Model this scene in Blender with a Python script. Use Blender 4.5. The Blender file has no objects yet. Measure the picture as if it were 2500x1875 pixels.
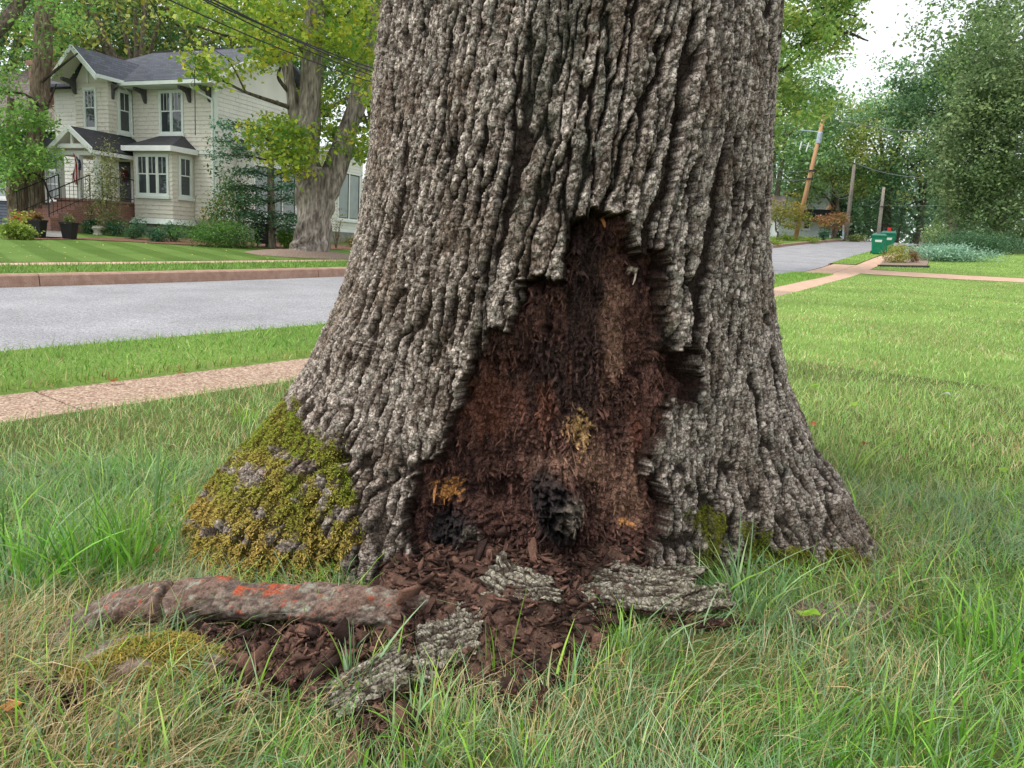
import bpy, bmesh, math, random
import numpy as np
from mathutils import Vector, Matrix

# ------------------------------------------------------------------ camera, sky, sun, exposure
scene = bpy.context.scene
col = scene.collection
CAM_H, PITCH, ROLL = 1.19, math.radians(9.8), math.radians(3.2)
FWD = np.array([0, math.cos(PITCH), -math.sin(PITCH)])
_u0 = np.array([0, math.sin(PITCH), math.cos(PITCH)]); _x0 = np.array([1.0, 0, 0])
RGT = _x0 * math.cos(ROLL) + _u0 * math.sin(ROLL)
UPV = _u0 * math.cos(ROLL) - _x0 * math.sin(ROLL)
CAMP = np.array([0, 0, CAM_H])
cd = bpy.data.cameras.new('camera'); cam = bpy.data.objects.new('camera', cd); col.objects.link(cam)
cd.sensor_width = 36; cd.lens = 27; cd.clip_start = 0.05; cd.clip_end = 1500
cam.matrix_world = Matrix(((RGT[0], UPV[0], -FWD[0], 0), (RGT[1], UPV[1], -FWD[1], 0), (RGT[2], UPV[2], -FWD[2], CAM_H), (0, 0, 0, 1)))
scene.camera = cam

SUN_EL, SUN_AZ = math.radians(62), math.radians(248)      # azimuth clockwise from +Y: high, behind the camera's left shoulder
w = bpy.data.worlds.new('World'); scene.world = w; w.use_nodes = True
nt = w.node_tree; nt.nodes.clear()
sky = nt.nodes.new('ShaderNodeTexSky'); sky.sky_type = 'NISHITA'; sky.sun_disc = False
sky.sun_elevation = SUN_EL; sky.sun_rotation = SUN_AZ; sky.dust_density = 4.0; sky.air_density = 1.0
hs = nt.nodes.new('ShaderNodeHueSaturation'); hs.inputs['Saturation'].default_value = 0.25
mx = nt.nodes.new('ShaderNodeMix'); mx.data_type = 'RGBA'; mx.inputs[0].default_value = 0.72
mx.inputs[7].default_value = (6.6, 6.9, 7.2, 1)            # even cloud deck
bg = nt.nodes.new('ShaderNodeBackground'); bg.inputs['Strength'].default_value = 0.115
wo = nt.nodes.new('ShaderNodeOutputWorld')
nt.links.new(sky.outputs[0], hs.inputs['Color']); nt.links.new(hs.outputs[0], mx.inputs[6])
nt.links.new(mx.outputs[2], bg.inputs['Color']); nt.links.new(bg.outputs[0], wo.inputs[0])
sl = bpy.data.lights.new('sun', 'SUN'); sl.energy = 1.3; sl.angle = math.radians(22); sl.color = (1.0, 0.965, 0.91)
so = bpy.data.objects.new('sun', sl); col.objects.link(so)
sd = Vector((math.sin(SUN_AZ) * math.cos(SUN_EL), math.cos(SUN_AZ) * math.cos(SUN_EL), math.sin(SUN_EL)))
so.rotation_euler = sd.to_track_quat('Z', 'Y').to_euler()
vs = scene.view_settings
vs.view_transform = 'Standard'; vs.look = 'None'; vs.gamma = 1.0; vs.exposure = 0.92; vs.use_curve_mapping = False
scene.render.resolution_x, scene.render.resolution_y = 1024, 768
scene.render.engine = 'CYCLES'

# ------------------------------------------------------------------ helpers
rng = np.random.default_rng(7); random.seed(7)
def lin(c):                                   # sRGB 0-255 -> linear
    c = np.asarray(c, float) / 255.0
    return np.where(c <= 0.04045, c / 12.92, ((c + 0.055) / 1.055) ** 2.4)
def ray(px, py): return FWD + (px - 1250) / 1875.0 * RGT - (py - 937.5) / 1875.0 * UPV
def at(px, py, d):                            # the point on a sight line at horizontal distance d
    r = ray(px, py); return CAMP + r * d / math.hypot(r[0], r[1])
def project(P):
    d = P - CAMP; z = d @ FWD
    return 1250 + 1875 * (d @ RGT) / z, 937.5 - 1875 * (d @ UPV) / z
def sstep(a, b, x):
    t = np.clip((x - a) / (b - a), 0, 1); return t * t * (3 - 2 * t)

def h2(ix, iy, s):
    n = (ix.astype(np.int64) * 374761393 + iy.astype(np.int64) * 668265263 + s * 982451653) & 0xFFFFFFFF
    n = ((n ^ (n >> 13)) * 1274126177) & 0xFFFFFFFF
    n = ((n ^ (n >> 16)) * 2246822519) & 0xFFFFFFFF
    return ((n ^ (n >> 15)) & 0xFFFFFF) / float(0x1000000)
def vn(x, y, s=0):                            # value noise -1..1
    ix = np.floor(x); iy = np.floor(y); fx = x - ix; fy = y - iy
    fx = fx * fx * fx * (fx * (fx * 6 - 15) + 10); fy = fy * fy * fy * (fy * (fy * 6 - 15) + 10)
    a = h2(ix, iy, s); b = h2(ix + 1, iy, s); c = h2(ix, iy + 1, s); d = h2(ix + 1, iy + 1, s)
    return 2 * ((a + (b - a) * fx) * (1 - fy) + (c + (d - c) * fx) * fy) - 1
def fbm(x, y, s=0, o=4):
    r = 0; a = 0.5
    for i in range(o):
        r = r + a * vn(x, y, s + i * 17); x = x * 2.03 + 3.1; y = y * 2.03 + 1.7; a *= 0.5
    return r
def worley(x, y, s=0, jit=0.9):               # F1, F2, cell hash, offset from the cell's seed
    ix = np.floor(x); iy = np.floor(y)
    f1 = np.full(x.shape, 9.0); f2 = np.full(x.shape, 9.0); cid = np.zeros(x.shape); ox = np.zeros(x.shape); oy = np.zeros(x.shape)
    for dx in (-1, 0, 1):
        for dy in (-1, 0, 1):
            jx = ix + dx; jy = iy + dy
            qx = jx + 0.5 + jit * (h2(jx, jy, s) - 0.5) - x; qy = jy + 0.5 + jit * (h2(jx, jy, s + 5) - 0.5) - y
            d = np.sqrt(qx * qx + qy * qy); m = d < f1
            f2 = np.where(m, f1, np.minimum(f2, d)); f1 = np.where(m, d, f1)
            cid = np.where(m, h2(jx, jy, s + 9), cid); ox = np.where(m, -qx, ox); oy = np.where(m, -qy, oy)
    return f1, f2, cid, ox, oy

def link(o, parent=None):
    col.objects.link(o)
    if parent is not None: o.parent = parent
    return o
def tag(o, label=None, cat=None, group=None, kind=None):
    if label: o['label'] = label
    if cat: o['category'] = cat
    if group: o['group'] = group
    if kind: o['kind'] = kind
    return o
def empty(name, loc=(0, 0, 0), rz=0.0):
    o = bpy.data.objects.new(name, None); col.objects.link(o); o.location = [float(v) for v in loc]; o.rotation_euler.z = rz
    o.empty_display_size = 0.1
    return o
def mesh_np(name, V, Fc, mat=None, parent=None, cols=None, smooth=False):
    V = np.asarray(V, np.float32).reshape(-1, 3)
    me = bpy.data.meshes.new(name)
    if isinstance(Fc, np.ndarray):
        k = Fc.shape[1]; n = Fc.shape[0]
        me.vertices.add(len(V)); me.vertices.foreach_set('co', V.ravel())
        me.loops.add(n * k); me.loops.foreach_set('vertex_index', Fc.astype(np.int32).ravel())
        me.polygons.add(n); me.polygons.foreach_set('loop_start', np.arange(0, n * k, k, dtype=np.int32))
        me.polygons.foreach_set('loop_total', np.full(n, k, np.int32))
        me.update(calc_edges=True)
    else:
        me.from_pydata([tuple(float(c) for c in v) for v in V], [], Fc); me.update()
    if cols is not None:
        cc = np.ones((len(V), 4), np.float32); cc[:, :3] = cols
        a = me.color_attributes.new('Col', 'FLOAT_COLOR', 'POINT'); a.data.foreach_set('color', cc.ravel())
    if smooth: me.polygons.foreach_set('use_smooth', np.ones(len(me.polygons), bool))
    if mat: me.materials.append(mat)
    o = bpy.data.objects.new(name, me); link(o, parent)
    return o
class MB:                                     # collects boxes, prisms and tubes for ONE mesh
    def __init__(s): s.v = []; s.f = []
    def add(s, vs_, fs):
        b = len(s.v); s.v += [tuple(float(c) for c in v) for v in vs_]; s.f += [tuple(b + i for i in f) for f in fs]; return s
    def box(s, x0, x1, y0, y1, z0, z1):
        return s.add([(x0, y0, z0), (x1, y0, z0), (x1, y1, z0), (x0, y1, z0), (x0, y0, z1), (x1, y0, z1), (x1, y1, z1), (x0, y1, z1)],
                     [(0, 3, 2, 1), (4, 5, 6, 7), (0, 1, 5, 4), (1, 2, 6, 5), (2, 3, 7, 6), (3, 0, 4, 7)])
    def hexa(s, a, b):                        # two quads joined
        return s.add(list(a) + list(b), [(0, 3, 2, 1), (4, 5, 6, 7), (0, 1, 5, 4), (1, 2, 6, 5), (2, 3, 7, 6), (3, 0, 4, 7)])
    def prism(s, pts, off):                   # polygon extruded by the vector off
        n = len(pts); a = [tuple(p) for p in pts]; b = [tuple(p[i] + off[i] for i in range(3)) for p in pts]
        return s.add(a + b, [tuple(range(n))[::-1], tuple(range(n, 2 * n))] + [(i, (i + 1) % n, n + (i + 1) % n, n + i) for i in range(n)])
    def slab(s, pts, t):                      # a sloping polygon given thickness t straight down
        return s.prism(pts, (0, 0, -t))
    def tube(s, P, R, n=8):
        V, Fq = tube_np(P, R, n); b = len(s.v)
        s.v += [tuple(v) for v in V.tolist()]; s.f += [tuple(int(b + i) for i in f) for f in Fq]
        m = len(P); s.f.append(tuple(b + i for i in range(n))[::-1]); s.f.append(tuple(b + (m - 1) * n + i for i in range(n)))
        return s
    def build(s, name, mat, parent=None, bevel=0, smooth=False, cols=None):
        o = mesh_np(name, s.v, s.f, mat, parent, smooth=smooth, cols=cols)
        bm = bmesh.new(); bm.from_mesh(o.data); bmesh.ops.recalc_face_normals(bm, faces=bm.faces[:])
        if bevel: bmesh.ops.bevel(bm, geom=bm.edges[:], offset=bevel, segments=1, affect='EDGES')
        bm.to_mesh(o.data); bm.free(); o.data.update()
        return o
def tube_np(P, R, n=8, wob=0.0, seed=0):
    P = np.asarray(P, float); R = np.asarray(R, float); m = len(P)
    T = np.gradient(P, axis=0); T /= np.linalg.norm(T, axis=1, keepdims=True) + 1e-9
    ref = np.array([0.13, 0.97, 0.21]) if abs(T[:, 1]).mean() < 0.8 else np.array([0.97, 0.13, 0.21])
    A = np.cross(T, ref); A /= np.linalg.norm(A, axis=1, keepdims=True) + 1e-9; B = np.cross(T, A)
    th = np.linspace(0, 2 * np.pi, n, endpoint=False)
    rr = R[:, None] * (1 + (wob * vn(np.cos(th)[None] * 2 + np.arange(m)[:, None] * 0.35 + seed, np.sin(th)[None] * 2 + seed * 3.1 + 0 * R[:, None], seed) if wob else 0))
    V = P[:, None] + rr[..., None] * (np.cos(th)[None, :, None] * A[:, None] + np.sin(th)[None, :, None] * B[:, None])
    i = np.arange(m - 1)[:, None] * n; j = np.arange(n)[None]; j2 = (j + 1) % n
    Fq = np.stack([i + j, i + j2, i + n + j2, i + n + j], -1).reshape(-1, 4)
    return V.reshape(-1, 3), Fq
def grid_faces(nr, nc):
    i = np.arange(nr - 1)[:, None] * nc; j = np.arange(nc - 1)[None]
    return np.stack([i + j, i + j + 1, i + nc + j + 1, i + nc + j], -1).reshape(-1, 4)
def spline(P, n):                             # Catmull-Rom through points
    P = np.asarray(P, float); m = len(P); Q = np.vstack([2 * P[0] - P[1], P, 2 * P[-1] - P[-2]])
    t = np.linspace(0, m - 1, n); i = np.clip(t.astype(int), 0, m - 2); f = (t - i)[:, None]
    a, b, c, d = Q[i], Q[i + 1], Q[i + 2], Q[i + 3]
    return 0.5 * (2 * b + (c - a) * f + (2 * a - 5 * b + 4 * c - d) * f ** 2 + (3 * b - a - 3 * c + d) * f ** 3)

# ------------------------------------------------------------------ materials (all procedural)
def new_mat(name):
    m = bpy.data.materials.new(name); m.use_nodes = True
    return m, m.node_tree, m.node_tree.nodes['Principled BSDF']
def mat_noise(name, c1, c2, scale=5, rough=0.8, bump=0.0, bscale=None, spec=0.3, detail=6, metallic=0.0, stretch=None, c3=None, s3=60):
    m, t, b = new_mat(name)
    tc = t.nodes.new('ShaderNodeTexCoord'); n = t.nodes.new('ShaderNodeTexNoise'); n.inputs['Scale'].default_value = scale; n.inputs['Detail'].default_value = detail
    src = tc.outputs['Object']
    if stretch:
        mp = t.nodes.new('ShaderNodeMapping'); mp.inputs['Scale'].default_value = stretch; t.links.new(src, mp.inputs[0]); src = mp.outputs[0]
    t.links.new(src, n.inputs['Vector'])
    r = t.nodes.new('ShaderNodeValToRGB'); r.color_ramp.elements[0].position = 0.32; r.color_ramp.elements[1].position = 0.68
    r.color_ramp.elements[0].color = (*c1, 1); r.color_ramp.elements[1].color = (*c2, 1)
    t.links.new(n.outputs['Fac'], r.inputs[0]); out = r.outputs[0]
    if c3 is not None:
        n3 = t.nodes.new('ShaderNodeTexNoise'); n3.inputs['Scale'].default_value = s3; n3.inputs['Detail'].default_value = 3; t.links.new(src, n3.inputs['Vector'])
        r3 = t.nodes.new('ShaderNodeValToRGB'); r3.color_ramp.elements[0].position = 0.5; r3.color_ramp.elements[1].position = 0.66
        t.links.new(n3.outputs['Fac'], r3.inputs[0])
        mm = t.nodes.new('ShaderNodeMix'); mm.data_type = 'RGBA'; t.links.new(r3.outputs[0], mm.inputs[0]); t.links.new(out, mm.inputs[6]); mm.inputs[7].default_value = (*c3, 1); out = mm.outputs[2]
    t.links.new(out, b.inputs['Base Color'])
    b.inputs['Roughness'].default_value = rough; b.inputs['Specular IOR Level'].default_value = spec; b.inputs['Metallic'].default_value = metallic
    if bump:
        nb = t.nodes.new('ShaderNodeTexNoise'); nb.inputs['Scale'].default_value = bscale or scale * 6; nb.inputs['Detail'].default_value = 5; t.links.new(src, nb.inputs['Vector'])
        bp = t.nodes.new('ShaderNodeBump'); bp.inputs['Strength'].default_value = min(bump, 1); bp.inputs['Distance'].default_value = 0.02
        t.links.new(nb.outputs['Fac'], bp.inputs['Height']); t.links.new(bp.outputs[0], b.inputs['Normal'])
    return m
def mat_attr(name, rough=0.85, nscale=120, namp=0.35, bump=0.5, bscale=160, spec=0.2, transl=0.0, bdist=0.004, stretch=None):
    """colour comes from the mesh's own colour attribute, with fine grain on top"""
    m, t, b = new_mat(name)
    a = t.nodes.new('ShaderNodeAttribute'); a.attribute_name = 'Col'; out = a.outputs['Color']
    tc = t.nodes.new('ShaderNodeTexCoord'); oc = tc.outputs['Object']
    if stretch:
        mp = t.nodes.new('ShaderNodeMapping'); mp.inputs['Scale'].default_value = stretch; t.links.new(oc, mp.inputs[0]); oc = mp.outputs[0]
    if namp:
        n = t.nodes.new('ShaderNodeTexNoise'); n.inputs['Scale'].default_value = nscale; n.inputs['Detail'].default_value = 4; t.links.new(oc, n.inputs['Vector'])
        mr = t.nodes.new('ShaderNodeMapRange'); mr.inputs[1].default_value = 0.25; mr.inputs[2].default_value = 0.75; mr.inputs[3].default_value = 1 - namp; mr.inputs[4].default_value = 1 + namp
        t.links.new(n.outputs['Fac'], mr.inputs[0])
        mm = t.nodes.new('ShaderNodeMix'); mm.data_type = 'RGBA'; mm.blend_type = 'MULTIPLY'; mm.inputs[0].default_value = 1
        t.links.new(out, mm.inputs[6]); t.links.new(mr.outputs[0], mm.inputs[7]); out = mm.outputs[2]
    t.links.new(out, b.inputs['Base Color']); b.inputs['Roughness'].default_value = rough; b.inputs['Specular IOR Level'].default_value = spec
    if bump:
        nb = t.nodes.new('ShaderNodeTexNoise'); nb.inputs['Scale'].default_value = bscale; nb.inputs['Detail'].default_value = 4; t.links.new(oc, nb.inputs['Vector'])
        bp = t.nodes.new('ShaderNodeBump'); bp.inputs['Strength'].default_value = bump; bp.inputs['Distance'].default_value = bdist
        t.links.new(nb.outputs['Fac'], bp.inputs['Height']); t.links.new(bp.outputs[0], b.inputs['Normal'])
    if transl:
        tr = t.nodes.new('ShaderNodeBsdfTranslucent'); t.links.new(out, tr.inputs[0]); ms = t.nodes.new('ShaderNodeMixShader'); ms.inputs[0].default_value = transl
        t.links.new(b.outputs[0], ms.inputs[1]); t.links.new(tr.outputs[0], ms.inputs[2])
        t.links.new(ms.outputs[0], t.nodes['Material Output'].inputs['Surface'])
    return m
def mat_brick(name, c1, c2, mortar, bw=0.2, bh=0.068):
    m, t, b = new_mat(name)
    tc = t.nodes.new('ShaderNodeTexCoord'); sp = t.nodes.new('ShaderNodeSeparateXYZ'); ad = t.nodes.new('ShaderNodeMath'); cb = t.nodes.new('ShaderNodeCombineXYZ')
    t.links.new(tc.outputs['Object'], sp.inputs[0]); t.links.new(sp.outputs[0], ad.inputs[0]); t.links.new(sp.outputs[1], ad.inputs[1])
    t.links.new(ad.outputs[0], cb.inputs[0]); t.links.new(sp.outputs[2], cb.inputs[1])
    br = t.nodes.new('ShaderNodeTexBrick'); br.inputs['Scale'].default_value = 1; br.inputs['Brick Width'].default_value = bw; br.inputs['Row Height'].default_value = bh; br.inputs['Mortar Size'].default_value = 0.008
    br.inputs['Color1'].default_value = (*c1, 1); br.inputs['Color2'].default_value = (*c2, 1); br.inputs['Mortar'].default_value = (*mortar, 1)
    t.links.new(cb.outputs[0], br.inputs['Vector']); t.links.new(br.outputs[0], b.inputs['Base Color']); b.inputs['Roughness'].default_value = 0.85
    return m
def mat_glass(name, tint=(0.02, 0.025, 0.03), rough=0.04):
    m, t, b = new_mat(name); b.inputs['Base Color'].default_value = (*tint, 1); b.inputs['Roughness'].default_value = rough; b.inputs['Specular IOR Level'].default_value = 0.9
    return m
M = {}
M['grass'] = mat_attr('grass_blade', rough=0.5, namp=0.0, bump=0, spec=0.35, transl=0.35)
M['leaf'] = mat_attr('leaf', rough=0.55, namp=0.0, bump=0, spec=0.3, transl=0.4)
M['bark'] = mat_attr('oak_bark', rough=0.9, nscale=210, namp=0.38, bump=1.0, bscale=210, spec=0.12, bdist=0.009)
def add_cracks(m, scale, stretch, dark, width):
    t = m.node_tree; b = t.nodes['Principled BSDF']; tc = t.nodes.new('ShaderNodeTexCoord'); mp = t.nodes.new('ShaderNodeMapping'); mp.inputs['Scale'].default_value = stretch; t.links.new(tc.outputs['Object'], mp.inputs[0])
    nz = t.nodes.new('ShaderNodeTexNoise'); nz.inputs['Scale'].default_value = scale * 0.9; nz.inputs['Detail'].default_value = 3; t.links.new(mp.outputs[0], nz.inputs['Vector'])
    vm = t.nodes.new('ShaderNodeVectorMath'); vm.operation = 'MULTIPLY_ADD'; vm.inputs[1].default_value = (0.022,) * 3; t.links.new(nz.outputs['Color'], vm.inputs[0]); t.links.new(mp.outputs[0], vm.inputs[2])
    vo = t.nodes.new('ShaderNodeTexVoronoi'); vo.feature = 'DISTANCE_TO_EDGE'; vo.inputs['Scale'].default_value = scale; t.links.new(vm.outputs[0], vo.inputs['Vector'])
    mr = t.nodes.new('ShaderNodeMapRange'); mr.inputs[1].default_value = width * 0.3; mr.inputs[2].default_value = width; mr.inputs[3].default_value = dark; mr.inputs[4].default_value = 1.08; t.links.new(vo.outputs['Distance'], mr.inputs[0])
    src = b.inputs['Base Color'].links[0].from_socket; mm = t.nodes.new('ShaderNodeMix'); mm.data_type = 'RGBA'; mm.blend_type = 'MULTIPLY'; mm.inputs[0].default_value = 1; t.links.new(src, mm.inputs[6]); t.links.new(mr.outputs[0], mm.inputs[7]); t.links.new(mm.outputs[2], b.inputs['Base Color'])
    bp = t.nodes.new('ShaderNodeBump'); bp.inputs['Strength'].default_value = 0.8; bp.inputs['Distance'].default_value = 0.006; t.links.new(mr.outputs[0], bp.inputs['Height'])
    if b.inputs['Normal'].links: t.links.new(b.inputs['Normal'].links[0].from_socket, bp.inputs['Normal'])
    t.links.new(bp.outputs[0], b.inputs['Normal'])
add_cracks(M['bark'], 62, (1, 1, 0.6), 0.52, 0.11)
M['bark2'] = mat_attr('tree_bark', rough=0.9, nscale=15, namp=0.75, bump=1.0, bscale=17, spec=0.12, bdist=0.09, stretch=(1, 1, 0.22))
M['wood'] = mat_attr('rotten_wood', rough=0.9, nscale=170, namp=0.45, bump=0.8, bscale=240, spec=0.15)
M['moss'] = mat_attr('moss', rough=0.8, namp=0.0, bump=0, spec=0.15, transl=0.3)
M['white'] = mat_noise('white_paint', (0.70, 0.71, 0.69), (0.78, 0.79, 0.77), 3, 0.45)
M['trim'] = mat_noise('green_white_trim', (0.60, 0.66, 0.61), (0.68, 0.73, 0.68), 3, 0.45)
M['siding'] = mat_noise('cream_siding', (0.56, 0.535, 0.45), (0.66, 0.63, 0.54), 1.2, 0.7, 0.15, 40)
M['siding_w'] = mat_noise('pale_siding', (0.62, 0.61, 0.56), (0.72, 0.70, 0.65), 1.2, 0.7, 0.15, 40)
M['glass'] = mat_glass('window_glass', (0.035, 0.045, 0.05))
M['glass_pale'] = mat_noise('pane_with_blind', (0.26, 0.29, 0.30), (0.34, 0.37, 0.38), 2, 0.25, spec=0.8)
M['dark_frame'] = mat_noise('dark_frame', (0.03, 0.028, 0.026), (0.05, 0.047, 0.043), 8, 0.5)
M['iron'] = mat_noise('black_iron', (0.012, 0.012, 0.013), (0.022, 0.022, 0.024), 20, 0.5)
M['roof'] = mat_brick('asphalt_roof', lin((88, 91, 102)), lin((70, 72, 82)), lin((52, 53, 60)), 0.32, 0.12)
M['roof_dark'] = mat_brick('dark_asphalt_roof', lin((52, 51, 56)), lin((42, 41, 46)), lin((30, 30, 33)), 0.32, 0.12)
M['roof_brown'] = mat_brick('brown_roof', lin((122, 110, 105)), lin((100, 90, 88)), lin((60, 54, 52)), 0.4, 0.16)
M['brick'] = mat_brick('red_brick', lin((150, 100, 86)), lin((124, 82, 72)), lin((140, 122, 112)))
M['concrete_grey'] = mat_noise('grey_concrete', lin((120, 117, 112)), lin((146, 143, 138)), 3, 0.9, 0.3, 60)
M['grey_siding'] = mat_noise('blue_grey_siding', lin((74, 80, 92)), lin((92, 98, 110)), 2, 0.7)
M['grey_bracket'] = mat_noise('grey_bracket', lin((70, 70, 70)), lin((88, 88, 86)), 6, 0.7)
M['mulch'] = mat_noise('mulch', lin((92, 62, 50)), lin((140, 104, 86)), 24, 0.95, 1.0, 60)
M['mulch_grey'] = mat_noise('weathered_mulch', lin((118, 96, 84)), lin((165, 146, 130)), 26, 0.95, 1.0, 70)
# ------------------------------------------------------------------ terrain: street coordinates (u along the street, w across it)
SA = math.radians(38.7); SU = np.array([math.sin(SA), math.cos(SA)]); SN = np.array([-SU[1], SU[0]])
_ut = np.arange(-400, 900, 0.5)
_gr = np.interp(_ut, [-60, -10, 8, 16, 30, 48, 70, 85, 100], [0.0, 0.03, 0.03, 0.0268, 0.0214, 0.076, 0.065, 0.055, 0.0])
_zt = np.cumsum(_gr) * 0.5; _zt -= np.interp(0.0, _ut, _zt)
_bd = np.interp(_ut, [4, 12, 25, 45, 70, 120], [0, 0.137, 0.199, 0.148, 0.076, 0.11]); _ct = np.cumsum(_bd) * 0.5; _ct -= np.interp(0.0, _ut, _ct)
def zu(u): return np.interp(u, _ut, _zt)
def bend(u): return np.interp(u, _ut, _ct)
W_WALK0, W_WALK1, W_VERGE1, W_ROAD0, W_ROAD1, W_FK1, W_FV1, W_FW1 = 5.03, 5.82, 7.5, 7.65, 14.5, 14.72, 17.0, 18.2
_cw = [-300, -20, 0, 5.0, 7.5, 7.66, 11, 14.5, 14.52, 14.75, 17, 18.2, 27.6, 36, 60, 400]
_cz = [0.0, 0.0, 0.0, 0.0, 0.0, -0.14, -0.03, 0.0, 0.19, 0.2, 0.21, 0.2, 0.42, 0.85, 1.1, 1.1]
TC = np.array([0.17, 3.10])                   # oak axis on the ground
def uw(x, y):
    u = x * SU[0] + y * SU[1]; v = x * SN[0] + y * SN[1]; return u, v - bend(u)
def xy(u, w_):
    v = w_ + bend(u); return u * SU[0] + v * SN[0], u * SU[1] + v * SN[1]
def G(x, y):
    x = np.asarray(x, float); y = np.asarray(y, float)
    u, w_ = uw(x, y); z = zu(u) + np.interp(w_, _cw, _cz)
    d = np.hypot(x - TC[0], y - TC[1]); m = 0.13 * np.exp(-(np.maximum(d - 0.75, 0) / 0.45) ** 2)
    lawn = sstep(5.0, 4.4, w_) * sstep(60, 20, np.abs(u))
    return z + m + lawn * (0.012 * vn(x * 1.7, y * 1.7, 3) + 0.025 * vn(x * 0.35, y * 0.35, 4) * sstep(3, 8, d))
def hit(px, py, dz=0.0, tmax=260):            # where a sight line comes within dz of the terrain
    r = ray(px, py); r = r / math.hypot(r[0], r[1]); t = np.concatenate([np.arange(0.8, 12, 0.01), np.arange(12, tmax, 0.05)])
    P = CAMP + t[:, None] * r; below = P[:, 2] < G(P[:, 0], P[:, 1]) + dz
    i = int(np.argmax(below)) if below.any() else len(t) - 1
    return P[i]
def gpt(x, y, dz=0.0): return np.array([x, y, float(G(x, y)) + dz])

def strip(name, us, w0, w1, nw, dz, mat, edge=None, parent=None):
    ws = np.linspace(w0, w1, nw); U, W_ = np.meshgrid(us, ws, indexing='ij')
    X, Y = xy(U, W_); Z = G(X, Y) + (dz(U, W_) if callable(dz) else dz)
    return mesh_np(name, np.stack([X, Y, Z], -1).reshape(-1, 3), grid_faces(len(us), nw)[:, ::-1], mat, parent, smooth=True)

def mat_lawn(name, c1, c2, c3, stripes=False):
    m, t, b = new_mat(name); tc = t.nodes.new('ShaderNodeTexCoord')
    n1 = t.nodes.new('ShaderNodeTexNoise'); n1.inputs['Scale'].default_value = 0.55; n1.inputs['Detail'].default_value = 5
    n2 = t.nodes.new('ShaderNodeTexNoise'); n2.inputs['Scale'].default_value = 28; n2.inputs['Detail'].default_value = 6; n2.inputs['Roughness'].default_value = 0.75
    for n in (n1, n2): t.links.new(tc.outputs['Object'], n.inputs['Vector'])
    r1 = t.nodes.new('ShaderNodeValToRGB'); r1.color_ramp.elements[0].position = 0.35; r1.color_ramp.elements[1].position = 0.65
    r1.color_ramp.elements[0].color = (*c1, 1); r1.color_ramp.elements[1].color = (*c2, 1); t.links.new(n1.outputs['Fac'], r1.inputs[0])
    r2 = t.nodes.new('ShaderNodeValToRGB'); r2.color_ramp.elements[0].position = 0.45; r2.color_ramp.elements[1].position = 0.72
    r2.color_ramp.elements[0].color = (0, 0, 0, 1); r2.color_ramp.elements[1].color = (0.7, 0.7, 0.7, 1); t.links.new(n2.outputs['Fac'], r2.inputs[0])
    mm = t.nodes.new('ShaderNodeMix'); mm.data_type = 'RGBA'; t.links.new(r2.outputs[0], mm.inputs[0]); t.links.new(r1.outputs[0], mm.inputs[6]); mm.inputs[7].default_value = (*c3, 1)
    out = mm.outputs[2]
    if stripes:  # mowing stripes: how leaning grass catches light, put into the colour
        mp = t.nodes.new('ShaderNodeMapping'); mp.inputs['Rotation'].default_value = (0, 0, math.radians(-38)); t.links.new(tc.outputs['Object'], mp.inputs[0])
        wv = t.nodes.new('ShaderNodeTexWave'); wv.inputs['Scale'].default_value = 0.24; wv.inputs['Distortion'].default_value = 0.5; t.links.new(mp.outputs[0], wv.inputs['Vector'])
        rr = t.nodes.new('ShaderNodeValToRGB'); rr.color_ramp.elements[0].position = 0.4; rr.color_ramp.elements[1].position = 0.6
        rr.color_ramp.elements[0].color = (0.82, 0.86, 0.78, 1); rr.color_ramp.elements[1].color = (1.12, 1.12, 1.2, 1); t.links.new(wv.outputs['Fac'], rr.inputs[0])
        m2 = t.nodes.new('ShaderNodeMix'); m2.data_type = 'RGBA'; m2.blend_type = 'MULTIPLY'; m2.inputs[0].default_value = 1; t.links.new(out, m2.inputs[6]); t.links.new(rr.outputs[0], m2.inputs[7]); out = m2.outputs[2]
    t.links.new(out, b.inputs['Base Color']); b.inputs['Roughness'].default_value = 0.9; b.inputs['Specular IOR Level'].default_value = 0.1
    bp = t.nodes.new('ShaderNodeBump'); bp.inputs['Strength'].default_value = 0.9; bp.inputs['Distance'].default_value = 0.04
    t.links.new(n2.outputs['Fac'], bp.inputs['Height']); t.links.new(bp.outputs[0], b.inputs['Normal'])
    return m
M['lawn'] = mat_lawn('lawn_turf', lin((112, 138, 66)), lin((138, 164, 84)), lin((92, 108, 56)))
M['lawn_far'] = mat_lawn('mown_lawn_turf', lin((84, 112, 46)), lin((98, 124, 56)), lin((122, 142, 84)), True)
M['rough_ground'] = mat_lawn('rough_ground', lin((70, 88, 44)), lin((96, 108, 60)), lin((60, 64, 40)))
M['soil'] = mat_noise('dark_soil', lin((58, 44, 36)), lin((86, 68, 54)), 30, 0.95, 0.8, 80)
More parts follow.
